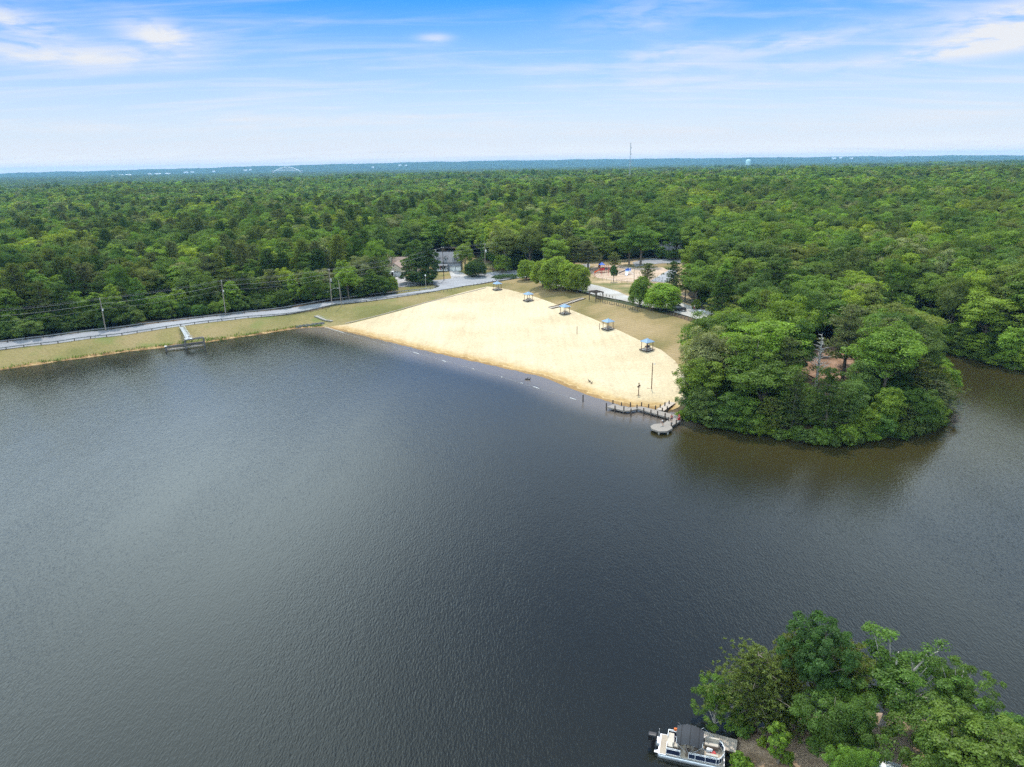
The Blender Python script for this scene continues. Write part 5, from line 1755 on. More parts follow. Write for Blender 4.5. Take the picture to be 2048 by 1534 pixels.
def deck(name, poly, z, th, mat):
    P = [(W(*cpx(*q), z) - pier_o) for q in poly]
    m = MB(); m.prism([(q.x, q.y) for q in P], z - th, z)
    return m.build(name, mat, pier)


M['decking'] = plain('pier_decking', (0.235, 0.205, 0.175), .9, var=.22, scale=2.5, stretch=(6, 1.2, 1))
deck('deck', [(232, 328), (345, 276), (668, 338), (560, 402)], ZD, .3, M['decking'])
deck('deck', [(555, 404), (674, 340), (830, 322), (846, 362), (700, 398)], ZD + .005, .3, M['decking'])
deck('deck', [(836, 364), (826, 322), (930, 322), (1520, 470), (1610, 500), (1640, 528), (1475, 548)], ZD + .010, .3, M['decking'])
deck('deck', [(1468, 545), (1642, 530), (1675, 598), (1502, 692), (1335, 652)], ZD + .014, .3, M['decking'])
deck('end_platform', [(1080, 703), (1158, 660), (1335, 650), (1480, 692), (1512, 748), (1402, 802), (1252, 806), (1108, 757)], ZD + .019, .32, M['decking'])
# gangway up to the bank
A, B = W(*cpx(1270, 395), ZD) - pier_o, G(*cpx(1500, 262)); B = Vector((B.x, B.y, B.z + .25)) - pier_o
m = MB(); m.bar(A, B, 1.7, .12); m.build('gangway', M['wood'], pier)
posts_px = [(222, 320, 1), (350, 262, 1), (390, 370, 1), (516, 306, 1), (562, 396, 1.15), (690, 308, 1), (700, 440, 1.15), (818, 352, 1), (908, 306, 1), (950, 420, 1), (1044, 340, 1), (1090, 455, 1), (1178, 372, 1), (1270, 340, .9), (1362, 300, .9),
            (1220, 480, 1), (1366, 520, 1), (1312, 410, .9), (1408, 376, .9), (1446, 258, .8), (1436, 600, 1), (1478, 590, .9), (1585, 655, 1), (1670, 620, 1), (1488, 695, .9)]
for x, y, hh in posts_px:
    q = W(*cpx(x, y), ZD)
    zb = min(-.6, hz(q.x, q.y) - .3)
    q = q - pier_o
    m = MB(); m.tube([(q.x, q.y, zb), (q.x, q.y, ZD + .72 * hh), (q.x, q.y, ZD + .80 * hh)], [.13, .13, .06], 8)
    m.build('piling', M['wood_dark'], pier)
for x, y in ((1150, 720), (1250, 790), (1420, 790), (1480, 730)):
    q = W(*cpx(x, y), ZD) - pier_o
    m = MB(); m.tube([(q.x, q.y, -1.6), (q.x, q.y, ZD - .3)], .15, 8); m.build('platform_leg', M['wood_pale'], pier)


# ---------------------------------------------------------------- people
def person(loc, rz, J, shirt, shorts, hair, label, skirt=False):
    """body grown as one surface over a skeleton; hair and clothing are its children. J: joint positions in metres"""
    o = empty('person', loc, rz, label, 'person')
    def skin(name, V, E, Rr, mat, root=0):
        me = bpy.data.meshes.new(name)
        me.from_pydata(V, E, [])
        ob = link(name, me, o)
        sk = ob.modifiers.new('skin', 'SKIN')
        lay = me.skin_vertices[0].data if me.skin_vertices else None
        if lay is None:
            bm = bmesh.new(); bm.from_mesh(me); bm.verts.layers.skin.verify(); bm.to_mesh(me); bm.free(); lay = me.skin_vertices[0].data
        for i, r in enumerate(Rr):
            lay[i].radius = (r, r) if not isinstance(r, tuple) else r
            lay[i].use_root = (i == root)
        sk.use_smooth_shade = True
        ss = ob.modifiers.new('subd', 'SUBSURF'); ss.levels = 1; ss.render_levels = 1
        me.materials.append(mat)
        return ob
    V, E, Rr, ix = [], [], [], {}
    def add(n, p, r, par=None):
        ix[n] = len(V); V.append(tuple(p)); Rr.append(r)
        if par is not None: E.append((ix[par], ix[n]))
    g = lambda n: Vector(J[n])
    add('pel', g('pel'), (.15, .115)); add('waist', g('pel').lerp(g('neck'), .42), (.125, .095), 'pel'); add('chest', g('pel').lerp(g('neck'), .78), (.155, .11), 'waist'); add('neck', g('neck'), .055, 'chest')
    hd = (g('head') - g('neck')).normalized()
    add('jaw', g('head') - hd * .06, .075, 'neck'); add('skull', g('head') + hd * .05, .095, 'jaw'); add('top', g('head') + hd * .10, .06, 'skull')
    fwd = Vector(J.get('face', (0, -1, 0))).normalized()
    add('nose', g('head') - hd * .0 + fwd * .105, .014, 'jaw')
    for s in ('l', 'r'):
        add('sh' + s, g('sh' + s), .058, 'chest'); add('el' + s, g('el' + s), .042, 'sh' + s); add('wr' + s, g('wr' + s), .029, 'el' + s)
        d = (g('wr' + s) - g('el' + s)).normalized()
        side = d.cross(fwd).normalized()
        pl = g('wr' + s) + d * .07
        add('palm' + s, pl, (.036, .02), 'wr' + s)
        for k, (so, ln) in enumerate(((-.03, .07), (-.01, .085), (.012, .08), (.03, .062))):
            f1 = pl + d * .05 + side * so; f2 = f1 + d * ln * .6 + fwd * .015
            add('f%d%s' % (k, s), f1, .0095, 'palm' + s); add('g%d%s' % (k, s), f2, .008, 'f%d%s' % (k, s))
        add('th' + s, pl + side * -.05 + d * .01, .010, 'palm' + s); add('tt' + s, pl + side * -.07 + d * .05, .008, 'th' + s)
        add('hp' + s, g('hp' + s), .088, 'pel'); add('kn' + s, g('kn' + s), .058, 'hp' + s); add('an' + s, g('an' + s), .038, 'kn' + s); add('ft' + s, g('an' + s) + fwd * .17 + Vector((0, 0, -.045)), .034, 'an' + s)
    skin('body', V, E, Rr, M['skin'])
    # shirt
    V, E, Rr, ix = [], [], [], {}
    add('w', g('pel').lerp(g('neck'), .08), (.172, .135)); add('c', g('pel').lerp(g('neck'), .5), (.155, .12), 'w'); add('u', g('pel').lerp(g('neck'), .84), (.172, .125), 'c')
    for s in ('l', 'r'):
        add('s' + s, g('sh' + s), .075, 'u'); add('e' + s, g('sh' + s).lerp(g('el' + s), .55), .062, 's' + s)
    skin('shirt', V, E, Rr, shirt)
    V, E, Rr, ix = [], [], [], {}
    add('p', g('pel'), (.168, .132))
    for s in ('l', 'r'):
        add('h' + s, g('hp' + s), .108, 'p'); add('k' + s, g('hp' + s).lerp(g('kn' + s), .75), .088, 'h' + s)
    skin('shorts', V, E, Rr, shorts)
    m = MB(); c = g('head') + hd * .055 - fwd * .018
    m.ball(c, (.112, .118, .105), 10, 7)
    m.build('hair', hair, o, True)
    e = MB()
    sd = hd.cross(fwd).normalized()
    for s in (-1, 1): e.ball(g('head') + fwd * .088 + sd * .034 * s + hd * .025, .013, 6, 4)
    e.build('eyes', M['black'], o)
    return o


STAND = dict(pel=(0, 0, .93), neck=(0, 0, 1.45), head=(0, -.02, 1.60), face=(0, -1, 0), shl=(.19, 0, 1.40), shr=(-.19, 0, 1.40), ell=(.25, .02, 1.12), elr=(-.26, .03, 1.12), wrl=(.26, -.10, .88), wrr=(-.24, -.16, .92),
             hpl=(.10, 0, .90), hpr=(-.10, 0, .90), knl=(.11, -.02, .49), knr=(-.12, .0, .49), anl=(.12, .02, .09), anr=(-.13, .02, .09))
BEND = dict(pel=(0, .05, .86), neck=(0, -.34, 1.22), head=(0, -.48, 1.30), face=(0, -.75, -.6), shl=(.19, -.30, 1.18), shr=(-.19, -.30, 1.18), ell=(.22, -.38, .90), elr=(-.22, -.40, .90), wrl=(.14, -.50, .68), wrr=(-.12, -.52, .68),
            hpl=(.10, .05, .83), hpr=(-.10, .05, .83), knl=(.13, -.08, .47), knr=(-.12, -.06, .47), anl=(.13, .06, .09), anr=(-.12, .08, .09))
SIT = dict(pel=(0, 0, .50), neck=(0, .06, 1.02), head=(0, .03, 1.17), face=(0, -1, 0), shl=(.19, .05, .97), shr=(-.19, .05, .97), ell=(.24, -.06, .72), elr=(-.24, -.06, .72), wrl=(.16, -.28, .66), wrr=(-.15, -.28, .66),
           hpl=(.10, -.02, .48), hpr=(-.10, -.02, .48), knl=(.12, -.42, .50), knr=(-.12, -.42, .50), anl=(.12, -.42, .10), anr=(-.12, -.42, .10))
zp = ZD + .02
q = W(*cpx(1322, 692), zp); person(q, R_(-70), BEND, M['shirt_white'], M['shorts'], M['hair'], 'person in a white top bending forward on the eight-sided pier platform')
q = W(*cpx(1492, 632), zp); person(q, R_(-35), STAND, M['shirt_pink'], M['shorts'], M['hair'], 'person in a faded red top standing where the pier turns to its platform')
q = W(*cpx(1640, 585), zp); person(q + Vector((0, .1, 0)), R_(-60), SIT, M['shirt_red'], M['shirt_red'], M['hair'], 'person in bright red sitting at the outer corner of the pier')
m = MB(); m.box(0, .02, .20, .5, .45, .36); m.box(0, .02, .39, .54, .48, .05)
b = m.build('cooler_box', M['red']); b.location = q + Vector((0, .1, 0)); b.rotation_euler.z = R_(-60)
tag(b, 'red box used as a seat at the outer corner of the pier', 'cooler')
q = G(1388, 620); person(q, R_(150), STAND, M['shirt_white'], M['shirt_pink'], M['white'], 'person in a white top walking along the car park beside the mesh fence')

# ---------------------------------------------------------------- bollard rows
def bollards(pxs, h, r, name, lab, grp):
    first = None
    for i, (x, y) in enumerate(pxs):
        p = G(x, y)
        if first is None:
            m = MB(); m.tube([(0, 0, -.4), (0, 0, h), (0, 0, h + .05)], [r, r, r * .6], 7)
            me = m.mesh(name, M['wood_post'])
            first = me
        o = link(name, first); o.location = p; o.rotation_euler.z = i * .7
        o.scale = (1, 1, 1 + .1 * math.sin(i * 2.3))
        tag(o, lab % ordinal(i + 1), 'post', grp)


def along(line, n):
    d = [0]
    for a, b in zip(line, line[1:]): d.append(d[-1] + math.hypot(b[0] - a[0], b[1] - a[1]))
    out = []
    for k in range(n):
        t = d[-1] * k / (n - 1)
        for j in range(len(line) - 1):
            if t <= d[j + 1] + 1e-6:
                s = (t - d[j]) / (d[j + 1] - d[j] + 1e-9)
                out.append((line[j][0] + (line[j + 1][0] - line[j][0]) * s, line[j][1] + (line[j + 1][1] - line[j][1]) * s))
                break
    return out


bollards(along([(880, 586), (930, 575), (985, 565), (1000, 561)], 17), .85, .10, 'wooden_bollard', 'short wooden post between road and beach, %s from the guardrail end', 'wooden posts along the road')
bollards(along([(1196, 604), (1235, 611), (1278, 623)], 19), .85, .12, 'wooden_bollard', 'short dark post on the lawn side of the car park, %s from the pergola', 'wooden posts along the lawn')
bollards(along([(1194, 590), (1200, 591), (1225, 596)], 6), .85, .10, 'wooden_bollard', 'short post on the road side of the pergola, %s from the pergola', 'wooden posts by the pergola')
bollards(along([(1347, 632), (1365, 636), (1392, 646), (1420, 656)], 11), .85, .12, 'wooden_bollard', 'short dark post between lawn and car park, %s beyond the black car', 'wooden posts beyond the black car')
# low rails lying between the lawn posts
for i, t in enumerate((.12, .3, .47, .62, .78, .93)):
    L_ = along([(1199, 605), (1235, 612), (1278, 624)], 101)
    a, b = G(*L_[int(t * 100) - 5]), G(*L_[min(100, int(t * 100) + 4)])
    m = MB(); m.tube([(0, 0, .12), tuple(b - a + Vector((0, 0, .12)))], .13, 6)
    o = m.build('timber_rail', M['wood_post']); o.location = a
    tag(o, 'low timber lying between the lawn posts, %s from the pergola' % ordinal(i + 1), 'timber', 'low timbers between the lawn posts')

# slim signpost in the lawn row
p = G(1231, 607)
m = MB(); m.tube([(0, 0, -.3), (0, 0, 2.4)], .05, 6); o = m.build('slim_pole', M['wood']); o.location = p
tag(o, 'slim pale pole standing in the row of dark lawn posts', 'pole')

# ---------------------------------------------------------------- pergola and steps
p = G(1192, 600); a_ = sh_yaw + R_(4)
o = empty('pergola', p, a_, 'dark timber pergola at the top of the timber steps', 'pergola')
for sx in (-1, 1):
    for sy in (-1, 1):
        m = MB(); m.box(sx * 2.0, sy * 1.4, 1.2, .2, .2, 2.9); m.build('post', M['wood_dark'], o)
for sy in (-1, 1):
    m = MB(); m.box(0, sy * 1.4, 2.75, 4.9, .14, .24); m.build('beam', M['wood_dark'], o)
for k in range(9):
    m = MB(); m.box(-2.1 + k * .525, 0, 2.95, .09, 3.5, .16); m.build('rafter', M['wood_dark'], o)
for sx in (-1, 1):
    m = MB(); m.bar((sx * 2.0, -1.4, 1.9), (sx * 1.35, -1.4, 2.62), .1, .1); m.bar((sx * 2.0, 1.4, 1.9), (sx * 1.35, 1.4, 2.62), .1, .1); m.build('brace', M['wood_dark'], o)
m = MB(); m.box(0, 1.1, .45, 2.6, .45, .08); m.box(0, 1.34, .8, 2.6, .06, .4)
for s in (-1, 1): m.box(s * 1.1, 1.1, .2, .1, .4, .45)
b = m.build('bench', M['wood_dark']); b.location = p; b.rotation_euler.z = a_
tag(b, 'dark timber bench under the pergola', 'bench')

A, B = G(1100, 617), G(1168, 597)
o = empty('timber_steps', A, 0, 'run of timber-edged steps climbing the lawn from the sand to the pergola', 'steps')
nst = 15
dirv = (B - A); dirv.z = 0; L_ = dirv.length; dirv.normalize(); sd = Vector((-dirv.y, dirv.x, 0))
an = math.atan2(dirv.y, dirv.x)
for k in range(nst):
    q = A + dirv * (L_ * (k + .5) / nst)
    z = hz(q.x, q.y)
    m = MB(); m.box(q.x - A.x, q.y - A.y, z - A.z + .10, L_ / nst * (.72 if k else 1.0), 1.9, .24, an); m.build('step', M['wood'], o)
for s in (-1, 1):
    pts = []
    for k in range(9):
        q = A + dirv * (L_ * k / 8) + sd * (s * 1.08)
        pts.append((q.x - A.x, q.y - A.y, hz(q.x, q.y) - A.z + .16))
    m = MB()
    for i in range(8): m.bar(pts[i], pts[i + 1], .2, .34)
    m.build('side_timber', M['wood_dark'], o)

# timber edging along the dam side of the beach
E_ = [G(x, y) for x, y in ((690, 648), (720, 641), (760, 631), (800, 620), (850, 606), (900, 594), (945, 583), (972, 576))]
m = MB()
for a, b in zip(E_, E_[1:]): m.bar(a - E_[0] + Vector((0, 0, .12)), b - E_[0] + Vector((0, 0, .12)), .32, .3)
o = m.build('beach_edging', M['wood']); o.location = E_[0]
tag(o, 'long pale timber edging between the dam grass and the sand', 'edging')

# concrete chute and dark rubble at the beach corner
C_ = [G(x, y) for x, y in ((632, 632), (642, 636), (652, 640), (666, 642))]
m = MB()
for a, b in zip(C_, C_[1:]):
    m.bar(a - C_[0] + Vector((0, 0, .06)), b - C_[0] + Vector((0, 0, .06)), 1.5, .14)
d_ = (C_[-1] - C_[0]); s_ = Vector((-d_.y, d_.x, 0)).normalized()
for s in (-1, 1):
    for a, b in zip(C_, C_[1:]): m.bar(a - C_[0] + s_ * s * .82 + Vector((0, 0, .14)), b - C_[0] + s_ * s * .82 + Vector((0, 0, .14)), .16, .3)
o = m.build('drain_chute', M['concrete']); o.location = C_[0]
tag(o, 'pale concrete drain chute running down the dam grass to the beach corner', 'drain chute')
p = G(618, 650)
m = MB(); rr_g = random.Random(4)
for k in range(46):
    t = k / 45; q = G(594 + 54 * t + rr_g.uniform(-3, 3), 654 - 7 * t + rr_g.uniform(-1.5, 1.5))
    m.ball((q.x - p.x, q.y - p.y, q.z - p.z + .1), (rr_g.uniform(.3, .7), rr_g.uniform(.3, .6), rr_g.uniform(.15, .35)), 6, 4)
o = m.build('rubble', M['stone']); o.location = p
tag(o, 'dark stone rubble on the bank between the dam foot and the drain chute', 'rubble', None, 'stuff')

# ---------------------------------------------------------------- guardrails
def guardrail(line_px, lab, step=3.8, wood=False):
    P = [G(x, y) for x, y in line_px]
    pts = along([(q.x, q.y) for q in P], max(2, int(sum((b - a).length for a, b in zip(P, P[1:])) / step)))
    base = Vector((pts[0][0], pts[0][1], hz(*pts[0])))
    o = empty('guardrail', base, 0, lab, 'guardrail', 'guardrails beside the road')
    loc = [Vector((x - base.x, y - base.y, hz(x, y) - base.z)) for x, y in pts]
    m = MB()
    for a, b in zip(loc, loc[1:]):
        for dz, w in ((.74, .05), (.60, .05)): m.bar(a + Vector((0, 0, dz)), b + Vector((0, 0, dz)), w, .13)
        m.bar(a + Vector((0, 0, .67)), b + Vector((0, 0, .67)), .03, .26)
    m.build('rail', M['rail'], o)
    pm = MB(); pm.box(0, 0, .25, .14, .2, 1.05); me = pm.mesh('post', M['wood_dark'])
    for q in loc[:95]:
        c = link('post', me, o); c.location = q
    return o


guardrail([(-60, 709), (0, 701), (150, 681.5), (300, 662.5), (480, 638), (660, 614), (770, 599), (876, 585)], 'long guardrail on the lake side of the dam road', 3.9)
guardrail([(-60, 696), (0, 687), (150, 668), (300, 649), (480, 628), (660, 602), (740, 592), (800, 586), (864, 579), (873, 575), (874, 572), (868, 568.5), (840, 570.5), (800, 574.5)], 'guardrail on the wood side of the dam road, curling round the grass island', 4.2)

# ---------------------------------------------------------------- utility poles and wires
POLES = [(212, 662, 199, 596, 'utility pole closest to the left edge of the photo'), (452, 631, 444, 560, 'middle utility pole standing behind the water intake'),
         (664, 608, 656, 538, 'tall utility pole carrying a streetlight and a transformer by the trees'), (888, 561, 886, 494, 'dark utility pole on the lawn in front of the grey house'),
         (971, 549, 967, 487, 'utility pole with a white transformer behind the dome-shaped evergreen'), (1010, 543, 1008, 482, 'slim utility pole beyond the road bend, right of the transformer pole'), (1087, 538, 1085, 478, 'utility pole nearest the maple clump, hidden among trees')]
TOPS = []
for i, (bx, by, tx, ty, lab) in enumerate(POLES):
    p = G(bx, by)
    dist = p.y
    h = AT(tx, ty, p.y).z - p.z
    h = max(9.5, min(14.5, h))
    o = empty('utility_pole', p, yaw((0, 0), (1, .55)), lab, 'utility pole', 'utility poles along the road')
    m = MB(); m.tube([(0, 0, -.8), (0, 0, h * .5), (0, 0, h)], [.17, .15, .11], 8); m.build('pole', M['wood_dark'] if i == 3 else M['pole'], o)
    m = MB(); m.bar((0, -1.1, h - .35), (0, 1.1, h - .35), .1, .13); m.build('crossarm', M['pole'], o)
    for s in (-.95, .95):
        m = MB(); m.lathe([(.04, 0), (.07, .05), (.05, .1), (.07, .15), (.03, .2)], 6, (0, s, h - .28)); m.build('insulator', M['white'], o)
    if i in (0, 1):
        m = MB(); m.tube([(.2, 0, h - 3.9), (.2, 0, h - 3.3)], .16, 8); m.build('junction_can', M['white'], o)
    if i in (2, 4):
        m = MB(); m.lathe([(.10, -.05), (.30, 0), (.30, .85), (.2, .95), (.05, 1.0)], 10, (.42, 0, h - 4.4 if i == 2 else h - 3.6)); m.build('transformer', M['steel'] if i == 2 else M['white'], o)
    if i == 2:
        m = MB(); m.tube([(0, 0, h - 7.3), (1.2, -.5, h - 6.7), (2.0, -.9, h - 6.7)], .04, 6); m.box(2.3, -1.02, h - 6.75, .7, .3, .14, yaw((0, 0), (1.2, -.5))); m.build('streetlight', M['steel'], o)
    TOPS.append(Vector((p.x, p.y, p.z + h)))
p = G(683, 613); h = AT(678, 560, p.y).z - p.z
o = empty('guy_pole', p, 0, 'slim leaning pole on the lake side of the dam road opposite the streetlight pole', 'pole')
m = MB(); m.tube([(0, 0, -.6), (-.1, 0, h * .5), (-.25, 0, h)], [.14, .12, .10], 8); m.build('pole', M['pole'], o)
m = MB(); m.tube([(-.25, 0, h - .1), (2.0, -4.0, -1.0)], .02, 4); m.build('guy_wire', M['wire'], o)
d0 = TOPS[1] - TOPS[0]
TL = [TOPS[0] - d0 * 1.0] + TOPS + [TOPS[-1] + (TOPS[-1] - TOPS[-2]) * 1.2]
TL[0].z = TOPS[0].z
for wi, (dz, lat, r, lab) in enumerate(((.0, 0.0, .012, 'topmost of the four power wires strung above the dam road'), (-.45, .95, .018, 'second power wire from the top above the dam road'),
                                        (-1.7, .1, .024, 'third wire from the top above the dam road, a thick cable'), (-3.2, -.1, .014, 'lowest of the four wires above the dam road'))):
    m = MB(); pts = []
    for a, b in zip(TL, TL[1:]):
        dd = (b - a); s = Vector((-dd.y, dd.x, 0)).normalized() * lat
        for k in range(10):
            t = k / 10
            q = a + dd * t + s + Vector((0, 0, dz - 4 * (.012 * dd.length) * t * (1 - t) * (1 + .25 * wi)))
            pts.append(q)
    m.tube(pts, r, 4)
    o = m.build('power_wire', M['wire'])
    tag(o, lab, 'power wire', 'power wires above the dam road')

# ---------------------------------------------------------------- water intake on the dam
def ipx(x, y, z): return W(320 + x / 18.62, 640 + y / 18.62, z)


ZI = 2.6
io = ipx(950, 1000, 0)
it = empty('water_intake', io, 0, 'dark timber water intake with a galvanised footbridge at the foot of the dam', 'water intake')
P0, P1, P2 = ipx(235, 1150, 0.15) - io, ipx(965, 1060, 0.15) - io, ipx(1660, 960, .15) - io
def up_(v, z): return Vector((v.x, v.y, z))
for v, top, wd in ((P0, 1.45, .55), (P1, ZI, .45), (P2, ZI, .45)):
    m = MB(); m.box(v.x, v.y, top / 2 - .8, wd, wd, top + 1.6, yaw(P0, P2)); m.build('support', M['wet_concrete'], it)
m = MB(); m.box(P0.x, P0.y, 1.52, .62, .62, .12, yaw(P0, P2)); m.build('support_cap', M['white'], it)
m = MB(); m.bar(up_(P0, .42), up_(P2, .42), .30, .30); m.build('boom_beam', M['wood'], it)
bk = Vector((-(P2 - P0).y, (P2 - P0).x, 0)).normalized()
m = MB(); m.bar(up_(P0 + bk * 1.6, .9), up_(P2 + bk * 1.6, .9), .35, .6); m.build('back_wall', M['wet_concrete'], it)
m = MB(); m.bar(up_(P1, ZI), up_(P2, ZI), .32, .28); m.bar(up_(P1 + bk * 1.1, ZI), up_(P2 + bk * 1.1, ZI), .32, .28); m.bar(up_(P2 - (P2 - P1) * .0, ZI), up_(P2 + bk * 1.1, ZI), .3, .26); m.build('top_beam', M['wet_concrete'], it)
for k in range(6):
    t = (k + .6) / 6.5; v = P1.lerp(P2, t)
    m = MB(); m.tube([up_(v, -.9), up_(v, .5)], .03, 4); m.build('rack_bar', M['dark_frame'], it)
cpl = P1 + (P2 - P1) * .22 + bk * .55
dx = (P2 - P1).normalized()
m = MB(); m.box(cpl.x, cpl.y, ZI + .2, 2.1, 1.7, .1, yaw(P0, P2)); m.build('platform', M['steel'], it)
bs = G(320 + 800 / 18.62, 640 + 300 / 18.62); bs = Vector((bs.x, bs.y, bs.z)) - io
bs.z += .35
be = up_(cpl + bk * .6, ZI + .25)
m = MB(); m.bar(be, bs, 1.15, .1)
m.build('footbridge', M['rail'], it)
bd = (bs - be).normalized(); bsd = Vector((-bd.y, bd.x, 0)).normalized()
for s in (-1, 1):
    m = MB()
    a, b = be + bsd * s * .6, bs + bsd * s * .6
    for z in (.5, 1.0): m.tube([a + Vector((0, 0, z)), b + Vector((0, 0, z))], .035, 5)
    for k in range(6):
        q = a.lerp(b, k / 5); m.tube([q, q + Vector((0, 0, 1.0))], .035, 5)
    m.build('railing', M['alu'], it)
m = MB()
c0 = [cpl + dx * 1.0 - bk * .8, cpl - dx * 1.0 - bk * .8, cpl - dx * 1.0 + bk * .8]
for z in (.55, 1.05): m.tube([up_(q, ZI + .2 + z) for q in c0], .03, 5)
for q in c0: m.tube([up_(q, ZI + .2), up_(q, ZI + 1.25)], .03, 5)
m.build('platform_railing', M['alu'], it)
q = cpl + dx * .1
m = MB(); m.tube([up_(q, ZI + .2), up_(q, ZI + 1.1)], .09, 7); m.lathe([(.26, 0), (.28, .03), (.26, .06)], 12, (q.x, q.y, ZI + 1.1)); m.build('gate_wheel', M['steel'], it)
for s, pts in ((0, [up_(cpl - dx * 2.3 + bk * 2.6, ZI - .2), up_(cpl - dx * .6 + bk * 2.6, ZI - .2)]), (1, [up_(cpl + dx * .8 + bk * 2.6, ZI - .2), up_(cpl + dx * 2.6 + bk * 2.6, ZI - .2)])):
    m = MB()
    for q in (pts[0], pts[1]):
        g0 = hz(q.x + io.x, q.y + io.y)
        m.tube([up_(q, g0), up_(q, g0 + 1.3)], .035, 5)
    for z in (.7, 1.25): m.tube([up_(pts[0], hz(pts[0].x + io.x, pts[0].y + io.y) + z), up_(pts[1], hz(pts[1].x + io.x, pts[1].y + io.y) + z)], .03, 5)
    m.build('side_gate', M['alu'], it)

# ---------------------------------------------------------------- houses
def gable_roof(m, x0, x1, y0, y1, z, rise, over=.45, axis='x'):
    """ridge along axis, with eaves thickness"""
    t = .16
    x0 -= over; x1 += over; y0 -= over; y1 += over
    if axis == 'x':
        yc = (y0 + y1) / 2; k = rise / ((y1 - y0) / 2 - over) * over
        V = [(x0, y0, z - k), (x1, y0, z - k), (x1, yc, z + rise), (x0, yc, z + rise), (x0, y1, z - k), (x1, y1, z - k)]
        F = [(0, 1, 2, 3), (3, 2, 5, 4)]
    else:
        xc = (x0 + x1) / 2; k = rise / ((x1 - x0) / 2 - over) * over
        V = [(x0, y0, z - k), (x0, y1, z - k), (xc, y1, z + rise), (xc, y0, z + rise), (x1, y0, z - k), (x1, y1, z - k)]
        F = [(1, 0, 3, 2), (2, 3, 4, 5)]
    n = 6
    V2 = V + [(a, b, c - t) for a, b, c in V]
    F2 = list(F) + [tuple(i + n for i in reversed(f)) for f in F]
    ring = [0, 1, 2, 5, 4, 3] if axis == 'x' else [0, 3, 4, 5, 2, 1]
    for i in range(6):
        a, b = ring[i], ring[(i + 1) % 6]
        F2.append((a, a + n, b + n, b))
    m.add(V2, F2)


def gable_wall(m, x0, x1, y0, y1, z0, z1, rise, axis='x'):
    if axis == 'x':
        yc = (y0 + y1) / 2
        V = [(x0, y0, z0), (x1, y0, z0), (x1, y1, z0), (x0, y1, z0), (x0, y0, z1), (x1, y0, z1), (x1, y1, z1), (x0, y1, z1), (x0, yc, z1 + rise - .17), (x1, yc, z1 + rise - .17)]
        F = [(0, 1, 5, 4), (2, 3, 7, 6), (1, 2, 6, 9, 5), (3, 0, 4, 8, 7)]
    else:
        xc = (x0 + x1) / 2
        V = [(x0, y0, z0), (x1, y0, z0), (x1, y1, z0), (x0, y1, z0), (x0, y0, z1), (x1, y0, z1), (x1, y1, z1), (x0, y1, z1), (xc, y0, z1 + rise - .17), (xc, y1, z1 + rise - .17)]
        F = [(1, 2, 6, 5), (3, 0, 4, 7), (0, 1, 5, 8, 4), (2, 3, 7, 9, 6)]
    m.add(V, F)


def window(o, x, y, z, w, h, frame=None, shutters=None):
    f = MB()
    for s in (-1, 1):
        f.box(x + s * (w / 2 + .04), y - .03, z, .08, .06, h + .16); f.box(x, y - .03, z + s * (h / 2 + .04), w, .06, .08)
    f.box(x, y - .025, z, w, .03, .05); f.box(x, y - .025, z, .05, .03, h)
    wo = f.build('window', frame or M['white'], o)
    p = MB(); p.box(x, y - .01, z, w, .03, h); p.build('pane', M['glass'], wo)
    if shutters:
        for s in (-1, 1):
            q = MB(); q.box(x + s * (w / 2 + .30), y - .03, z, .38, .06, h + .1); q.build('shutter', shutters, wo)


def garage_door(o, x, y, z0, w, h):
    d = MB()
    for k in range(4):
        d.box(x, y - .03, z0 + h * (k + .5) / 4, w, .07, h / 4 - .03)
    g = d.build('garage_door', M['white'], o)
    l = MB()
    for k in range(6): l.box(x - w / 2 + w * (k + .5) / 6, y - .075, z0 + h * .875, w / 6 - .14, .03, h / 4 - .22)
    l.build('window_strip', M['glass'], g)


# tan house: two-storey block behind, garage wing with its gable to the road
p = G(789, 554)
hs = empty('house', (p.x, p.y + 1.5, p.z), R_(-4), 'tan two-part house with brown roofs and a white garage door', 'house')
w = MB(); gable_wall(w, -3.6, 3.6, 0, 9, -.6, 3.2, 2.6, 'y'); w.build('wall', M['tan_wall'], hs)
r = MB(); gable_roof(r, -3.6, 3.6, 0, 9, 3.2, 2.6, .45, 'y'); r.build('roof', M['brown_roof'], hs)
w = MB(); gable_wall(w, -14, -3.7, 4, 13, -.6, 6.4, 3.0, 'x'); w.build('wall', M['tan_wall'], hs)
r = MB(); gable_roof(r, -14, -3.7, 4, 13, 6.4, 3.0, .5, 'x'); r.build('roof', M['brown_roof'], hs)
w = MB(); gable_wall(w, -3.6, 8, 9.05, 16, -.6, 3.4, 3.2, 'x'); w.build('wall', M['tan_wall'], hs)
r = MB(); gable_roof(r, -3.6, 8, 9.05, 16, 3.6, 3.2, .5, 'x'); r.build('roof', M['brown_roof'], hs)
garage_door(hs, 0, 0, .05, 4.9, 2.2)
for x, z in ((-11.6, 5.0), (-8.8, 5.0), (-6.2, 5.0), (-11.6, 1.9), (-8.8, 1.9), (-6.2, 1.9)): window(hs, x, 4, z, 1.0, 1.4)
m = MB(); m.box(-.3, 0.0, 4.6, .5, .06, .55); m.build('vent', M['dark_frame'], hs)
m = MB(); m.box(3.66, -.02, 1.4, .1, .1, 3.4); m.box(-3.66, -.02, 1.4, .1, .1, 3.4); m.build('trim', M['white'], hs)

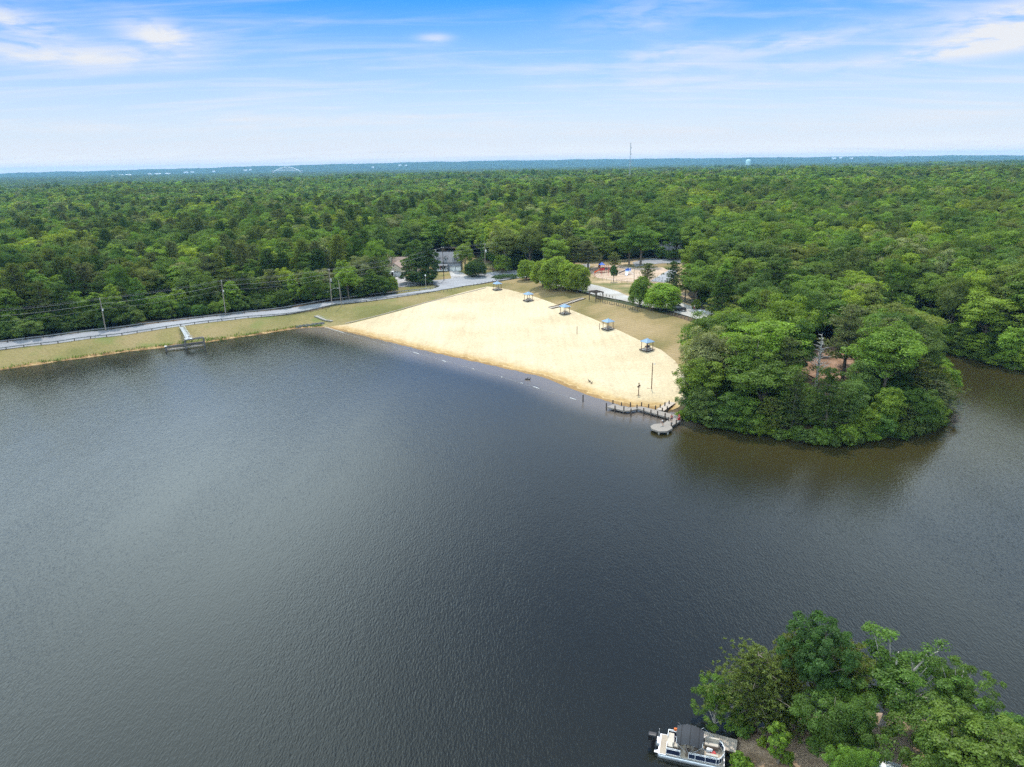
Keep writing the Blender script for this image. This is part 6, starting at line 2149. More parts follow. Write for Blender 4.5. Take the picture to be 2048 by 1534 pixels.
# white trailer on the drive
p = G(776, 556)
tr = empty('trailer', (p.x, p.y, p.z + .1), R_(6), 'white box trailer parked by the trees beside the tan house', 'trailer')
m = MB(); m.box(0, 0, 1.55, 5.2, 2.2, 2.1); m.build('body', M['white_bright'], tr)
m = MB(); m.box(0, 0, 2.64, 5.3, 2.3, .08); m.build('roof', M['white'], tr)
for x in (-.6, .5):
    for y in (-1.12, 1.12):
        m = MB(); m.tube([(x, y - .1, .33), (x, y + .1, .33)], .33, 12); m.build('wheel', M['rubber'], tr)
m = MB(); m.bar((2.6, 0, .5), (3.8, 0, .45), .12, .12); m.build('tow_bar', M['dark_frame'], tr)
m = MB(); m.box(2.0, -1.13, 1.5, .8, .05, 1.7); m.build('door', M['dark_frame'], tr)

# grey house: storey-and-a-half with dormers, porch and double garage
p = G(902, 544)
hs = empty('house', (p.x - 2.0, p.y + 3, p.z), R_(-3), 'grey house with white dormers, a porch and pale garage doors', 'house')
hs.scale = (.82, .82, .92)
w = MB(); gable_wall(w, -7.5, 7.5, 0, 9, -.6, 4.6, 4.0, 'x'); w.build('wall', M['grey_wall'], hs)
r = MB(); gable_roof(r, -7.5, 7.5, 0, 9, 4.6, 4.0, .5, 'x'); rf = r.build('roof', M['grey_roof'], hs)
m = MB(); m.box(-6.6, 5, 8.6, .9, .9, 2.2); m.build('chimney', M['concrete'], rf)
for x in (-4.6, -.6, 4.6):
    wd = 1.5 if x < 4 else 2.6
    d = MB(); gable_wall(d, x - wd / 2, x + wd / 2, .6, 4.4, 4.4, 6.5, wd * .55, 'y'); dm = d.build('dormer', M['grey_wall'], hs)
    d = MB(); gable_roof(d, x - wd / 2, x + wd / 2, .6, 4.4, 6.5, wd * .55, .22, 'y'); d.build('dormer_roof', M['white'] if x > 4 else M['grey_roof'], dm)
    window(hs, x, .58, 5.7, 1.1 if x < 4 else 1.5, 1.3)
for k in (0, 1):
    garage_door(hs, 3.0 + k * 3.1, -.02, .05, 2.8, 2.2)
pr = MB(); pr.box(-3.4, -1.4, .5, 8.0, 2.8, .2); ph = pr.build('porch', M['white'], hs)
for k in range(5):
    c = MB(); c.box(-7.2 + 1.9 * k, -2.6, 1.8, .16, .16, 2.5); c.build('column', M['white'], ph)
c = MB(); c.bar((-7.3, -2.6, 1.35), (.5, -2.6, 1.35), .08, .1); c.bar((-7.3, -2.6, .8), (.5, -2.6, .8), .08, .08)
for k in range(24): c.box(-7.2 + .32 * k, -2.6, 1.05, .06, .06, .6)
c.build('balustrade', M['white'], ph)
pr = MB(); gable_roof(pr, -7.4, .6, -2.9, .4, 3.0, .55, .1, 'x'); pr.build('porch_roof', M['grey_roof'], ph)
for x in (-6.0, -1.4): window(hs, x, 0, 1.9, 1.1, 1.5)
m = MB(); m.box(-3.7, -.03, 1.65, 1.0, .08, 2.1); dr = m.build('door', M['red'], hs)
m = MB(); m.ball((-3.35, -.1, 1.6), .06, 6, 4); m.build('handle', M['alu'], dr)

# roofs glimpsed among the trees
p = march(664, 532, 5.5)
hs = empty('house', (p.x, p.y + 3, p.z), R_(6), 'house deep in the trees with only its low pale grey roof showing', 'house')
w = MB(); gable_wall(w, -7.5, 7.5, 0, 8, -.6, 3.4, 2.4, 'x'); w.build('wall', M['tan_wall'], hs)
r = MB(); gable_roof(r, -7.5, 7.5, 0, 8, 3.4, 2.4, .5, 'x'); r.build('roof', M['pale_roof'], hs)
for x in (-5, -2, 2, 5): window(hs, x, 0, 1.7, 1.0, 1.3)
p = march(1337, 492, 5.0)
hs = empty('house', (p.x, p.y, p.z), R_(-8), 'house behind the back road whose bluish grey roof shows between dark trees', 'house')
w = MB(); gable_wall(w, -6, 6, 0, 8, -.6, 3.6, 2.8, 'x'); w.build('wall', M['grey_wall'], hs)
r = MB(); gable_roof(r, -6, 6, 0, 8, 3.6, 2.8, .5, 'x'); r.build('roof', M['pale_roof'], hs)
for x in (-4, 0, 4): window(hs, x, 0, 1.7, 1.0, 1.3)
# house on the wooded point
p = G(1590, 700)
hs = empty('house', (p.x, p.y + 6, p.z), R_(20), 'low house hidden on the wooded point, pale roof strips showing through leaves', 'house')
w = MB(); gable_wall(w, -6, 6, 0, 7, -.6, 3.0, 2.0, 'x'); w.build('wall', M['white'], hs)
r = MB(); gable_roof(r, -6, 6, 0, 7, 3.0, 2.0, .5, 'x'); r.build('roof', M['pale_roof'], hs)
for x in (-4, 0, 4): window(hs, x, 0, 1.6, 1.0, 1.2)
# shed roof at the bottom edge of the photo
p = G(1768, 1572)
hs = empty('shed', p, R_(-25), 'pale-roofed shed just showing at the bottom edge of the photo', 'shed')
w = MB(); gable_wall(w, -.9, .9, -.9, .9, -.3, 1.7, .4, 'x'); w.build('wall', M['white'], hs)
r = MB(); gable_roof(r, -.9, .9, -.9, .9, 1.7, .4, .15, 'x'); r.build('roof', M['white'], hs)

# white panel on posts by the streetlight pole
p = G(656, 604)
o = empty('sign_board', (p.x, p.y + 1.5, p.z), R_(10), 'white board on dark posts under the trees beside the streetlight pole', 'sign board')
m = MB(); m.box(0, 0, 3.4, 3.4, .12, .55); m.build('board', M['white'], o)
for s in (-1, 1):
    m = MB(); m.box(s * 1.4, .1, 1.5, .12, .1, 3.6); m.build('post', M['dark_frame'], o)

# street lamp on the grass island
p = G(852, 577)
o = empty('street_lamp', p, R_(40), 'street lamp with a white head standing on the grass island', 'street lamp')
m = MB(); m.tube([(0, 0, -.3), (0, 0, 4.7)], [.07, .05], 8); m.build('pole', M['alu'], o)
m = MB(); m.lathe([(.10, 0), (.24, .12), (.26, .42), (.14, .62), (.03, .7)], 10, (0, 0, 4.7)); m.build('lamp_head', M['white_bright'], o)
m = MB(); m.lathe([(.16, 0), (.14, .25), (.08, .4)], 8, (0, 0, -.05)); m.build('base', M['alu'], o)

# juniper mound at the road corner: one spreading shrub
rg = np.random.default_rng(77)
pj = G(1012, 556)
n = 5200
u = rg.uniform(-1, 1, (n, 2)); lob = 1 + .25 * np.sin(np.arctan2(u[:, 1], u[:, 0]) * 5)
u = u[np.hypot(u[:, 0], u[:, 1]) < lob * .9]
px_ = u[:, 0] * 6.2; py_ = u[:, 1] * 3.6
pz_ = 1.25 * np.clip(1 - (u ** 2).sum(1), 0, 1) ** .5 * (1 + .3 * np.sin(px_ * 1.7) * np.cos(py_ * 2.1)) * rg.uniform(.55, 1.05, len(u))
gz = height(px_ + pj.x, py_ + pj.y) - pj.z
c = np.stack([px_, py_, pz_ + gz + .05], 1)
al = unit(np.stack([u[:, 0] + rg.normal(0, .5, len(u)), u[:, 1] + rg.normal(0, .5, len(u)), rg.uniform(.3, 1, len(u))], 1))
v, f = kites(c, unit(np.cross(al, rg.normal(size=al.shape)) + np.array([0, 0, .4])), np.full(len(c), .5), np.full(len(c), .2), rg, al)
jo = link('juniper_shrub', crown_mesh('juniper', v, f, rg.random(len(c)), M['needle'])); jo.location = pj
jo['leafcol'] = (0.085, 0.125, 0.06)
tag(jo, 'low spreading grey-green juniper mound at the road bend above the beach', 'shrub')

# ---------------------------------------------------------------- black car
p = G(1357, 622)
car = empty('parked_car', (p.x, p.y, p.z + .05), yaw(G(1322, 624), G(1368, 626)) + R_(14), 'black sport utility car parked in the shade of the round maple', 'car')
L_, Wd_ = 4.7, 1.85
def car_section(x):
    return x
prof = [(-2.35, .45), (-2.35, .95), (-2.28, 1.12), (2.05, 1.02), (2.28, .9), (2.35, .62), (2.3, .42)]
m = MB()
for s in (-1, 1): pass
V = [(x, -Wd_ / 2, z) for x, z in prof] + [(x, Wd_ / 2, z) for x, z in prof]
n = len(prof)
F = [tuple(range(n)), tuple(reversed(range(n, 2 * n)))] + [(i, i + n, (i + 1) % n + n, (i + 1) % n) for i in range(n)]
m.add(V, F)
bo = m.build('body', M['black'], car)
bv = bo.modifiers.new('bevel', 'BEVEL'); bv.width = .09; bv.segments = 3
cab = [(-2.25, 1.10), (-2.0, 1.68), (.35, 1.70), (1.15, 1.06)]
m = MB(); n = 4
V = [(x, -Wd_ / 2 + .05 + (z - 1.08) * .25, z) for x, z in cab] + [(x, Wd_ / 2 - .05 - (z - 1.08) * .25, z) for x, z in cab]
m.add(V, [tuple(range(n)), tuple(reversed(range(n, 2 * n)))] + [(i, i + n, (i + 1) % n + n, (i + 1) % n) for i in range(n)])
m.build('cabin', M['glass'], car)
m = MB(); m.box(-.83, 0, 1.71, 2.45, 1.5, .06); m.build('roof', M['black'], car)
m = MB()
for s in (-1, 1):
    m.bar((-.9, s * .82, 1.08), (-.95, s * .72, 1.68), .06, .1); m.bar((.2, s * .84, 1.08), (.25, s * .7, 1.68), .06, .1)
m.build('door_pillar', M['black'], car)
for x in (-1.45, 1.42):
    for s in (-1, 1):
        m = MB(); m.tube([(x, s * .78, .34), (x, s * .95, .34)], .36, 16); wh = m.build('wheel', M['rubber'], car)
        m = MB(); m.tube([(x, s * .94, .34), (x, s * .965, .34)], .22, 12); m.build('rim', M['alu'], wh)
for s in (-1, 1):
    m = MB(); m.box(2.3, s * .68, .8, .12, .36, .16); m.build('headlight', M['white_bright'], car)
    m = MB(); m.box(-2.34, s * .74, .98, .08, .2, .24); m.build('tail_light', M['red'], car)
    m = MB(); m.box(.85, s * 1.0, 1.12, .14, .18, .14); m.build('mirror', M['black'], car)

# ---------------------------------------------------------------- mesh fence by the car park
Fp = [G(x, y) for x, y in ((1352, 600), (1375, 607), (1400, 615), (1425, 623), (1445, 631))]
o = empty('mesh_fence', Fp[0], 0, 'dark green mesh fence between the car park and the woods', 'fence')
pts = along([(q.x, q.y) for q in Fp], 11)
loc = [Vector((x - Fp[0].x, y - Fp[0].y, hz(x, y) - Fp[0].z)) for x, y in pts]
pm = MB(); pm.tube([(0, 0, -.3), (0, 0, 1.75)], .05, 6); me = pm.mesh('post', M['dark_frame'])
for q in loc:
    c = link('post', me, o); c.location = q
m = MB()
for a, b in zip(loc, loc[1:]):
    m.tube([a + Vector((0, 0, 1.72)), b + Vector((0, 0, 1.72))], .035, 5)
    L2 = (b - a).length; nk = int(L2 / .16)
    for k in range(nk + 1):
        q = a.lerp(b, k / nk); m.bar(q + Vector((0, 0, .05)), q + Vector((0, 0, 1.7)), .045, .02)
    for z in np.arange(.1, 1.7, .16): m.bar(a + Vector((0, 0, z)), b + Vector((0, 0, z)), .02, .045)
m.build('mesh_panel', M['fence'], o)
for (x, y, lab) in ((1400, 622, 'white stone block beside the mesh fence'), (1408, 624, 'pale flat stone on the brown verge by the mesh fence')):
    p = G(x, y); m = MB(); m.ball((0, 0, .15), (.6, .35, .28), 7, 5); b = m.build('stone', M['white']); b.location = p
    tag(b, lab, 'stone')

# ---------------------------------------------------------------- playground
p = G(1208, 545)
ps = empty('play_structure', p, R_(12), 'red climbing structure with a blue roof in the playground', 'play structure')
for x, y in ((-1.8, -1), (-.2, -1), (1.5, -1), (-1.8, 1), (-.2, 1), (1.5, 1)):
    m = MB(); m.tube([(x, y, -.2), (x, y, 3.3)], .07, 7); m.build('post', M['red'], ps)
m = MB(); m.box(-1.0, 0, 1.2, 1.7, 2.1, .1); m.build('platform', M['red'], ps)
m = MB(); m.box(.7, 0, 1.6, 1.7, 2.1, .1); m.build('platform', M['navy'], ps)
m = MB(); m.add([(-2.1, -1.3, 3.3), (.1, -1.3, 3.3), (.1, 1.3, 3.3), (-2.1, 1.3, 3.3), (-1, 0, 4.3)], [(0, 1, 4), (1, 2, 4), (2, 3, 4), (3, 0, 4), (3, 2, 1, 0)]); m.build('roof', M['blue'], ps)
m = MB()
m.add([(-1.85, -1.02, 1.25), (-.15, -1.02, 1.25), (-.15, -1.02, 2.1), (-1.85, -1.02, 2.1), (-1.85, -1.08, 1.25), (-.15, -1.08, 1.25), (-.15, -1.08, 2.1), (-1.85, -1.08, 2.1)], [(4, 5, 6, 7), (0, 3, 2, 1), (0, 1, 5, 4), (3, 7, 6, 2)]); m.build('panel', M['red'], ps)
for k, (x, col) in enumerate(((-2.6, 'red'), (2.6, 'red'))):
    m = MB()
    s = -1 if x < 0 else 1
    q0, q1 = Vector((s * 1.8, .0, 1.3)), Vector((s * 4.4, -.6, .2))
    m.bar(q0, q1, .7, .06)
    for t in (-1, 1): m.bar(q0 + Vector((0, t * .36, .15)), q1 + Vector((0, t * .36, .15)), .06, .25)
    m.build('slide', M['red'] if k else M['orange'], ps)
m = MB()
for k in range(7): m.tube([(1.6 + k * .35, -1.3, 2.1 - k * .05), (1.6 + k * .35, -2.2, 2.1 - k * .05)], .04, 5)
m.tube([(1.5, -1.3, 2.1), (4.0, -1.3, 1.8)], .05, 5); m.tube([(1.5, -2.2, 2.1), (4.0, -2.2, 1.8)], .05, 5); m.tube([(4.0, -1.3, 1.8), (4.0, -1.3, 0)], .05, 5); m.tube([(4.0, -2.2, 1.8), (4.0, -2.2, 0)], .05, 5)
m.build('ladder_bridge', M['red'], ps)
p = G(1256, 549)
ps = empty('slide_tower', p, R_(-30), 'blue and white slide tower in the playground', 'slide')
for x in (-.9, .9):
    for y in (-.9, .9):
        m = MB(); m.tube([(x, y, -.2), (x, y, 3.0)], .06, 7); m.build('post', M['white'], ps)
m = MB(); m.box(0, 0, 1.5, 1.9, 1.9, .1); m.build('platform', M['ltblue'], ps)
m = MB(); m.bar((-.9, 0, 1.55), (-4.0, -.2, .2), .9, .08)
for t in (-1, 1): m.bar((-.9, t * .45, 1.75), (-4.0, t * .45 - .2, .4), .06, .35)
m.build('slide', M['navy'], ps)
m = MB(); m.bar((0, -.9, 1.55), (.6, -3.4, .2), .9, .08)
for t in (-1, 1): m.bar((t * .45, -.9, 1.75), (t * .45 + .6, -3.4, .4), .06, .35)
m.build('slide', M['ltblue'], ps)
for y in (-.93, .93):
    m = MB(); m.box(0, y, 2.0, 1.7, .06, .7); m.build('side_panel', M['blue'], ps)
m = MB()
for k in range(6): m.tube([(1.0 + k * .25, -.5, 1.4 - k * .24), (1.0 + k * .25, .5, 1.4 - k * .24)], .04, 5)
m.bar((.95, -.52, 1.5), (2.3, -.52, .1), .05, .05); m.bar((.95, .52, 1.5), (2.3, .52, .1), .05, .05); m.build('ladder', M['white'], ps)
p = G(1203, 553)
sw = empty('swing_set', p, R_(8), 'thin-legged red swing set in front of the red climbing structure', 'swing')
for x in (-2.8, 0, 2.8):
    m = MB(); m.tube([(x, 0, 2.4), (x, -1.0, -.1)], .045, 6); m.tube([(x, 0, 2.4), (x, 1.0, -.1)], .045, 6); m.build('leg', M['red'], sw)
m = MB(); m.tube([(-2.9, 0, 2.4), (2.9, 0, 2.4)], .05, 6); m.build('top_bar', M['red'], sw)
for x in (-2.0, -.8, .8, 2.0):
    m = MB(); m.box(x, 0, .5, .5, .2, .05); st = m.build('swing_seat', M['rubber'], sw)
    m = MB(); m.tube([(x - .2, 0, .5), (x - .2, 0, 2.4)], .012, 4); m.tube([(x + .2, 0, .5), (x + .2, 0, 2.4)], .012, 4); m.build('chain', M['steel'], st)
# playground fence
Fp = [G(x, y) for x, y in ((1180, 557), (1215, 563), (1260, 568), (1300, 566), (1325, 560))]
o = empty('park_fence', Fp[0], 0, 'thin dark wire fence along the near side of the playground', 'fence')
pts = along([(q.x, q.y) for q in Fp], 16)
loc = [Vector((x - Fp[0].x, y - Fp[0].y, hz(x, y) - Fp[0].z)) for x, y in pts]
pm = MB(); pm.tube([(0, 0, -.3), (0, 0, 1.3)], .04, 5); me = pm.mesh('post', M['dark_frame'])
for q in loc:
    c = link('post', me, o); c.location = q
m = MB()
for a, b in zip(loc, loc[1:]):
    for z in (.4, .8, 1.25): m.tube([a + Vector((0, 0, z)), b + Vector((0, 0, z))], .012, 4)
m.build('wire', M['dark_frame'], o)
t = copy_tree(tb0); q = G(1178, 541); t.location = q; t.rotation_euler.z = .7
tag(t, 'picnic table in the shade of the wide grey-green pine by the playground', 'picnic table', 'picnic tables in the park')
t = copy_tree(tb0); q = G(1134, 578); t.location = q; t.rotation_euler.z = .3
tag(t, 'picnic table in the shade under the maple clump', 'picnic table', 'picnic tables in the park')
p = G(1268, 562)
o = empty('light_pole', p, 0, 'bare thin pole between the playground and the upright dark maple', 'light pole')
m = MB(); m.tube([(0, 0, -.3), (0, 0, 6.4)], [.1, .07], 7); m.build('pole', M['pole'], o)
m = MB(); m.box(.25, 0, 6.3, .55, .2, .12); m.build('lamp_head', M['steel'], o)

# ---------------------------------------------------------------- dead tree and brush
def dead_tree(loc, H, seed, label, name='dead_tree', mat='deadwood', spread=.36):
    rg = random.Random(seed)
    o = empty(name, loc, 0, label, 'dead tree' if name == 'dead_tree' else 'brush')
    m = MB(); m.tube([(0, 0, -.4), (.1, 0, H * .3), (.25, .1, H * .62), (.2, .2, H)], [H * .024 + .06, H * .019 + .05, H * .014 + .03, .03], 7); m.build('trunk', M[mat], o)
    b = MB()
    for k in range(34):
        z = H * rg.uniform(.22, .98); a = rg.uniform(0, 6.28); L = H * spread * rg.uniform(.35, 1) * (1.15 - z / H)
        q = Vector((.2 * z / H, .1 * z / H, z)); d = Vector((math.cos(a), math.sin(a), rg.uniform(.1, .7)))
        e = q + d * L; mid = q + d * L * .5 + Vector((rg.uniform(-.2, .2), rg.uniform(-.2, .2), .1 * L))
        b.tube([q, mid, e], [.10, .065, .025], 4, False)
        for j in range(3):
            s = rg.uniform(.35, .95); q2 = q.lerp(e, s); d2 = Vector((rg.uniform(-1, 1), rg.uniform(-1, 1), rg.uniform(0, 1))).normalized()
            b.tube([q2, q2 + d2 * L * .35], [.03, .01], 3, False)
    b.build('branches', M[mat], o)


q = G(1631, 775)
dead_tree(Vector(q), 11.8, 3, 'bleached white dead tree standing bare on the wooded point', spread=.42)
for px, py, lab, sd in ((1458, 856, 'grey tangle of dead brush at the waterline below the wooded point', 9), (1908, 850, 'bare grey brush leaning over the water off the tip of the point', 10)):
    q = W(px, py, .1)
    dead_tree(Vector((q.x, q.y, -.2)), 2.4, sd, lab, 'dead_brush', 'bark', .95)

# ---------------------------------------------------------------- far dock
A, B = W(1990, 722, .6), W(2034, 736, .6)
o = empty('boat_dock', (A + B) / 2, yaw(A, B), 'grey floating dock with a pale cover under the trees of the far creek bank', 'dock')
L_ = (B - A).length
m = MB(); m.box(0, .6, -.05, L_, 2.2, .2); m.build('deck', M['wood'], o)
m = MB(); m.box(0, -.55, -.2, L_, .12, .35); m.build('edge_board', M['wood_pale'], o)
for x in (-L_ / 2, 0, L_ / 2):
    m = MB(); m.tube([(x, -.5, -1.8), (x, -.5, .6)], .12, 7); m.build('piling', M['wood_dark'], o)
p = W(2028, 730, .6)
m = MB(); m.box(0, 0, .6, 1.0, .7, 1.0); m.ball((0, 0, 1.2), (.6, .45, .3), 8, 5); b = m.build('covered_gear', M['vinyl']); b.location = (p.x, p.y, .66)
tag(b, 'pale covered gear standing on the grey floating dock', 'covered gear')

# ---------------------------------------------------------------- pontoon boat and its dock
D0, D1 = W(1404, 1474, .5), W(1472, 1492, .5)
an = yaw(D0, D1)
o = empty('boat_dock', ((D0 + D1) / 2)[:], an, 'small weathered plank dock between the pontoon boat and the bank', 'dock')
L_ = (D1 - D0).length + .4
for k in range(int(L_ / .16)):
    m = MB() if k == 0 else m
    m.box(-L_ / 2 + .16 * (k + .5), 0, -.02 + .004 * (k % 3), .147, 1.55, .045)
m.build('decking', M['wood'], o)
m = MB()
for s in (-1, 1): m.box(0, s * .7, -.16, L_, .1, .2)
m.build('stringer', M['wood_dark'], o)
for x in (-L_ / 2 + .1, L_ / 2 - .1):
    for s in (-1, 1):
        m = MB(); m.tube([(x, s * .78, -1.6), (x, s * .78, .02)], .08, 7); m.build('piling', M['wood_dark'], o)

S0, S1 = W(1319, 1485, .62), W(1449, 1513, .62)
an = yaw(S0, S1)
bc = (S0 + S1) / 2
BL, BW = (S1 - S0).length + .15, 2.35
bt = empty('pontoon_boat', (bc.x, bc.y, 0), an, 'pontoon boat with a charcoal canopy and black outboard moored at the plank dock', 'pontoon boat')
h = BL / 2
for s in (-1, 1):
    m = MB(); y = s * .82
    m.tube([(-h + .05, y, .14), (-h + .25, y, .14), (h - .9, y, .14), (h - .35, y, .19), (h - .02, y, .30)], [.24, .30, .30, .24, .04], 14)
    m.build('pontoon', M['alu'], bt, True)
m = MB(); m.box(0, 0, .50, BL - .1, BW, .10); m.build('deck_frame', M['alu'], bt)
m = MB(); m.box(.02, 0, .565, BL - .3, BW - .14, .03); m.build('deck', M['carpet'], bt)
# fence panels
ZB = .585
def fence(pts, closed=False):
    for a, b in zip(pts, pts[1:]):
        a, b = Vector(a), Vector(b)
        m = MB(); m.bar(Vector((a.x, a.y, ZB + .32)), Vector((b.x, b.y, ZB + .32)), .02, .46); m.build('side_panel', M['navy'], bt)
    m = MB()
    m.tube([(a[0], a[1], ZB + .68) for a in pts], .028, 6); m.tube([(a[0], a[1], ZB + .56) for a in pts], .022, 6); m.tube([(a[0], a[1], ZB + .06) for a in pts], .022, 6)
    for a in pts: m.tube([(a[0], a[1], ZB), (a[0], a[1], ZB + .68)], .022, 6)
    m.build('railing', M['white_bright'], bt)


yb = BW / 2 - .08
arc = [(h - .75 + .62 * math.sin(t), -yb * math.cos(t) if False else yb * math.cos(t)) for t in np.linspace(0, math.pi, 9)]
fence([(-h + .75, yb), (-h * .3, yb), (.35, yb), (1.2, yb)] + [(x, y) for x, y in arc[:4]])
fence([(x, y) for x, y in arc[5:]] + [(1.2, -yb), (.35, -yb), (-.2, -yb)])
fence([(-h * .32, -yb), (-h + .75, -yb), (-h + .75, -.35)])
fence([(-h + .75, .35), (-h + .75, yb)])
# seats
def seat(x, y, sx, sy, back=None, mat='vinyl'):
    m = MB(); m.box(x, y, ZB + .2, sx, sy, .38)
    s = m.build('seat', M['vinyl_dark'], bt)
    c = MB(); c.box(x, y, ZB + .43, sx * .96, sy * .96, .1); c.build('cushion', M[mat], s)
    if back:
        bx, by, bsx, bsy = back
        c = MB(); c.box(bx, by, ZB + .62, bsx, bsy, .42); c.build('seat_back', M[mat], s)
seat(-h + 1.02, .15, .55, 1.7)
seat(h - 1.2, yb - .38, 1.2, .55, (h - 1.2, yb - .12, 1.2, .14))
seat(h - 1.15, -yb + .38, 1.0, .55, (h - 1.15, -yb + .12, 1.0, .14))
seat(-.2, -yb + .45, .55, .55, (-.46, -yb + .45, .12, .5), 'vinyl_dark')
seat(-.95, yb - .4, .9, .55, (-.95, yb - .14, .9, .14))
seat(-1.35, -.25, .5, .55, (-1.58, -.25, .12, .5))
# console
m = MB(); m.box(.5, -yb + .5, ZB + .42, .5, .7, .84); cn = m.build('console', M['vinyl_dark'], bt)
m = MB(); m.tube([(.2, -yb + .5 + .17 * math.cos(t), ZB + .72 + .17 * math.sin(t)) for t in np.linspace(0, 2 * math.pi, 13)], .018, 5); m.build('steering_wheel', M['rubber'], cn)
m = MB(); m.add([(.55, -yb + .18, ZB + .84), (.55, -yb + .82, ZB + .84), (.68, -yb + .82, ZB + 1.1), (.68, -yb + .18, ZB + 1.1)], [(0, 1, 2, 3)]); m.build('windscreen', M['glass'], cn)
# canopy
m = MB()
xs = np.linspace(-1.35, .95, 10); ts = np.linspace(-1, 1, 13)
vs, fs = [], []
for x in xs:
    dip = .05 * math.cos((x + .2) / 2.3 * math.pi * 3)
    for t in ts:
        vs.append((x, t * (BW / 2 + .03) * (1 - .16 * abs((x + .2) / 1.15) ** 5), ZB + 1.95 + .03 + dip - .46 * abs(t) ** 2.2 - .20 * abs((x + .2) / 1.15) ** 3))
n = len(ts)
for i in range(len(xs) - 1):
    for j in range(n - 1): fs.append((i * n + j, (i + 1) * n + j, (i + 1) * n + j + 1, i * n + j + 1))
N0 = len(vs)
vs += [(a, b, c - .02) for a, b, c in vs]
fs += [tuple(k + N0 for k in reversed(f_)) for f_ in fs]
m.add(vs, fs)
cp = m.build('canopy', M['canvas'], bt, True)
m = MB()
for x in (-1.3, -.55, .2, .9):
    m.tube([(x, t * (BW / 2 - .16), ZB + 1.82 + .05 * math.cos((x + .2) / 2.3 * math.pi * 3) - .36 * abs(t) ** 2.6 - .10 * abs((x + .2) / 1.15) ** 3) for t in np.linspace(-1, 1, 11)], .02, 5)
    for s in (-1, 1): m.tube([(x, s * (BW / 2 + .02), ZB + 1.55), (-.2 + .25 * (x + .2), s * (yb + .04), ZB + .68)], .02, 5)
m.build('canopy_frame', M['alu'], cp)
m = MB()
for x in (-.95, -.2, .55):
    m.tube([(x, t * (BW / 2 + .03), ZB + 1.99 + .05 * math.cos((x + .2) / 2.3 * math.pi * 3) - .46 * abs(t) ** 2.2 - .20 * abs((x + .2) / 1.15) ** 3) for t in np.linspace(-.97, .97, 13)], .022, 5)
m.build('seam', M['rubber'], cp)
for s in (-1, 1):
    m = MB(); m.tube([(.9, s * (BW / 2), ZB + 1.5), (1.9, s * yb, ZB + .7)], .008, 4); m.build('canopy_strap', M['ltblue'], cp)
# outboard
ob = MB(); ob.box(-h - .55, 0, 1.14, .80, .52, .66); e = ob.build('outboard_motor', M['black'], bt)
bv = e.modifiers.new('bevel', 'BEVEL'); bv.width = .12; bv.segments = 4
m = MB(); m.box(-h - .48, 0, .28, .28, .2, 1.1); m.box(-h - .42, 0, -.15, .5, .34, .04); m.build('drive_leg', M['black'], e)
m = MB(); m.box(-h - .06, 0, .62, .3, .5, .3); m.build('motor_bracket', M['alu'], bt)
for s in (-1, 1):
    m = MB(); m.bar((-h - .28, s * .78, .36), (-h + .1, s * .78, .36), .32, .05); m.build('swim_step', M['alu'], bt)
m = MB()
for z in (.15, .4, .65, .9): m.tube([(-h - .05, .55, z), (-h - .05, .95, z)], .02, 5)
m.tube([(-h - .05, .55, .0), (-h - .05, .55, 1.25)], .022, 5); m.tube([(-h - .05, .95, .0), (-h - .05, .95, 1.25)], .022, 5); m.build('ladder', M['alu'], bt)
# loose things on board
def loose(name, x, y, z, sx, sy, sz, mat, lab, cat, rz=0.0):
    m = MB(); m.box(0, 0, sz / 2, sx, sy, sz)
    o = m.build(name, M[mat]); q = Matrix.Rotation(an, 3, 'Z') @ Vector((x, y, z))
    o.location = Vector((bc.x, bc.y, 0)) + q; o.rotation_euler.z = an + rz
    bv = o.modifiers.new('bevel', 'BEVEL'); bv.width = min(sx, sy, sz) * .3; bv.segments = 2
    tag(o, lab, cat)


loose('towel', -h + 1.33, .15, ZB + .48, .09, 1.2, .05, 'navy', 'dark blue towel edge hanging on the stern seat of the pontoon boat', 'towel')
loose('towel', -h + 1.46, .1, ZB + .02, .2, 1.0, .08, 'red', 'red towel lying beside the stern seat of the pontoon boat', 'towel', .05)
loose('life_jacket', h - 1.05, -.05, ZB + .02, .5, .4, .22, 'red', 'red life jacket on the bow deck of the pontoon boat', 'life jacket', .5)
loose('cooler_box', h - 1.35, .15, ZB + .02, .55, .36, .34, 'white_bright', 'white cool box on the bow deck of the pontoon boat', 'cooler', -.2)
loose('bag', -1.25, .45, ZB + .02, .4, .32, .3, 'canvas', 'dark bag on the deck behind the canopy of the pontoon boat', 'bag', .3)
loose('life_jacket', -1.5, yb + .0, ZB + .7, .3, .14, .26, 'orange', 'orange life jacket hung on the rail at the canopy of the pontoon boat', 'life jacket', .1)

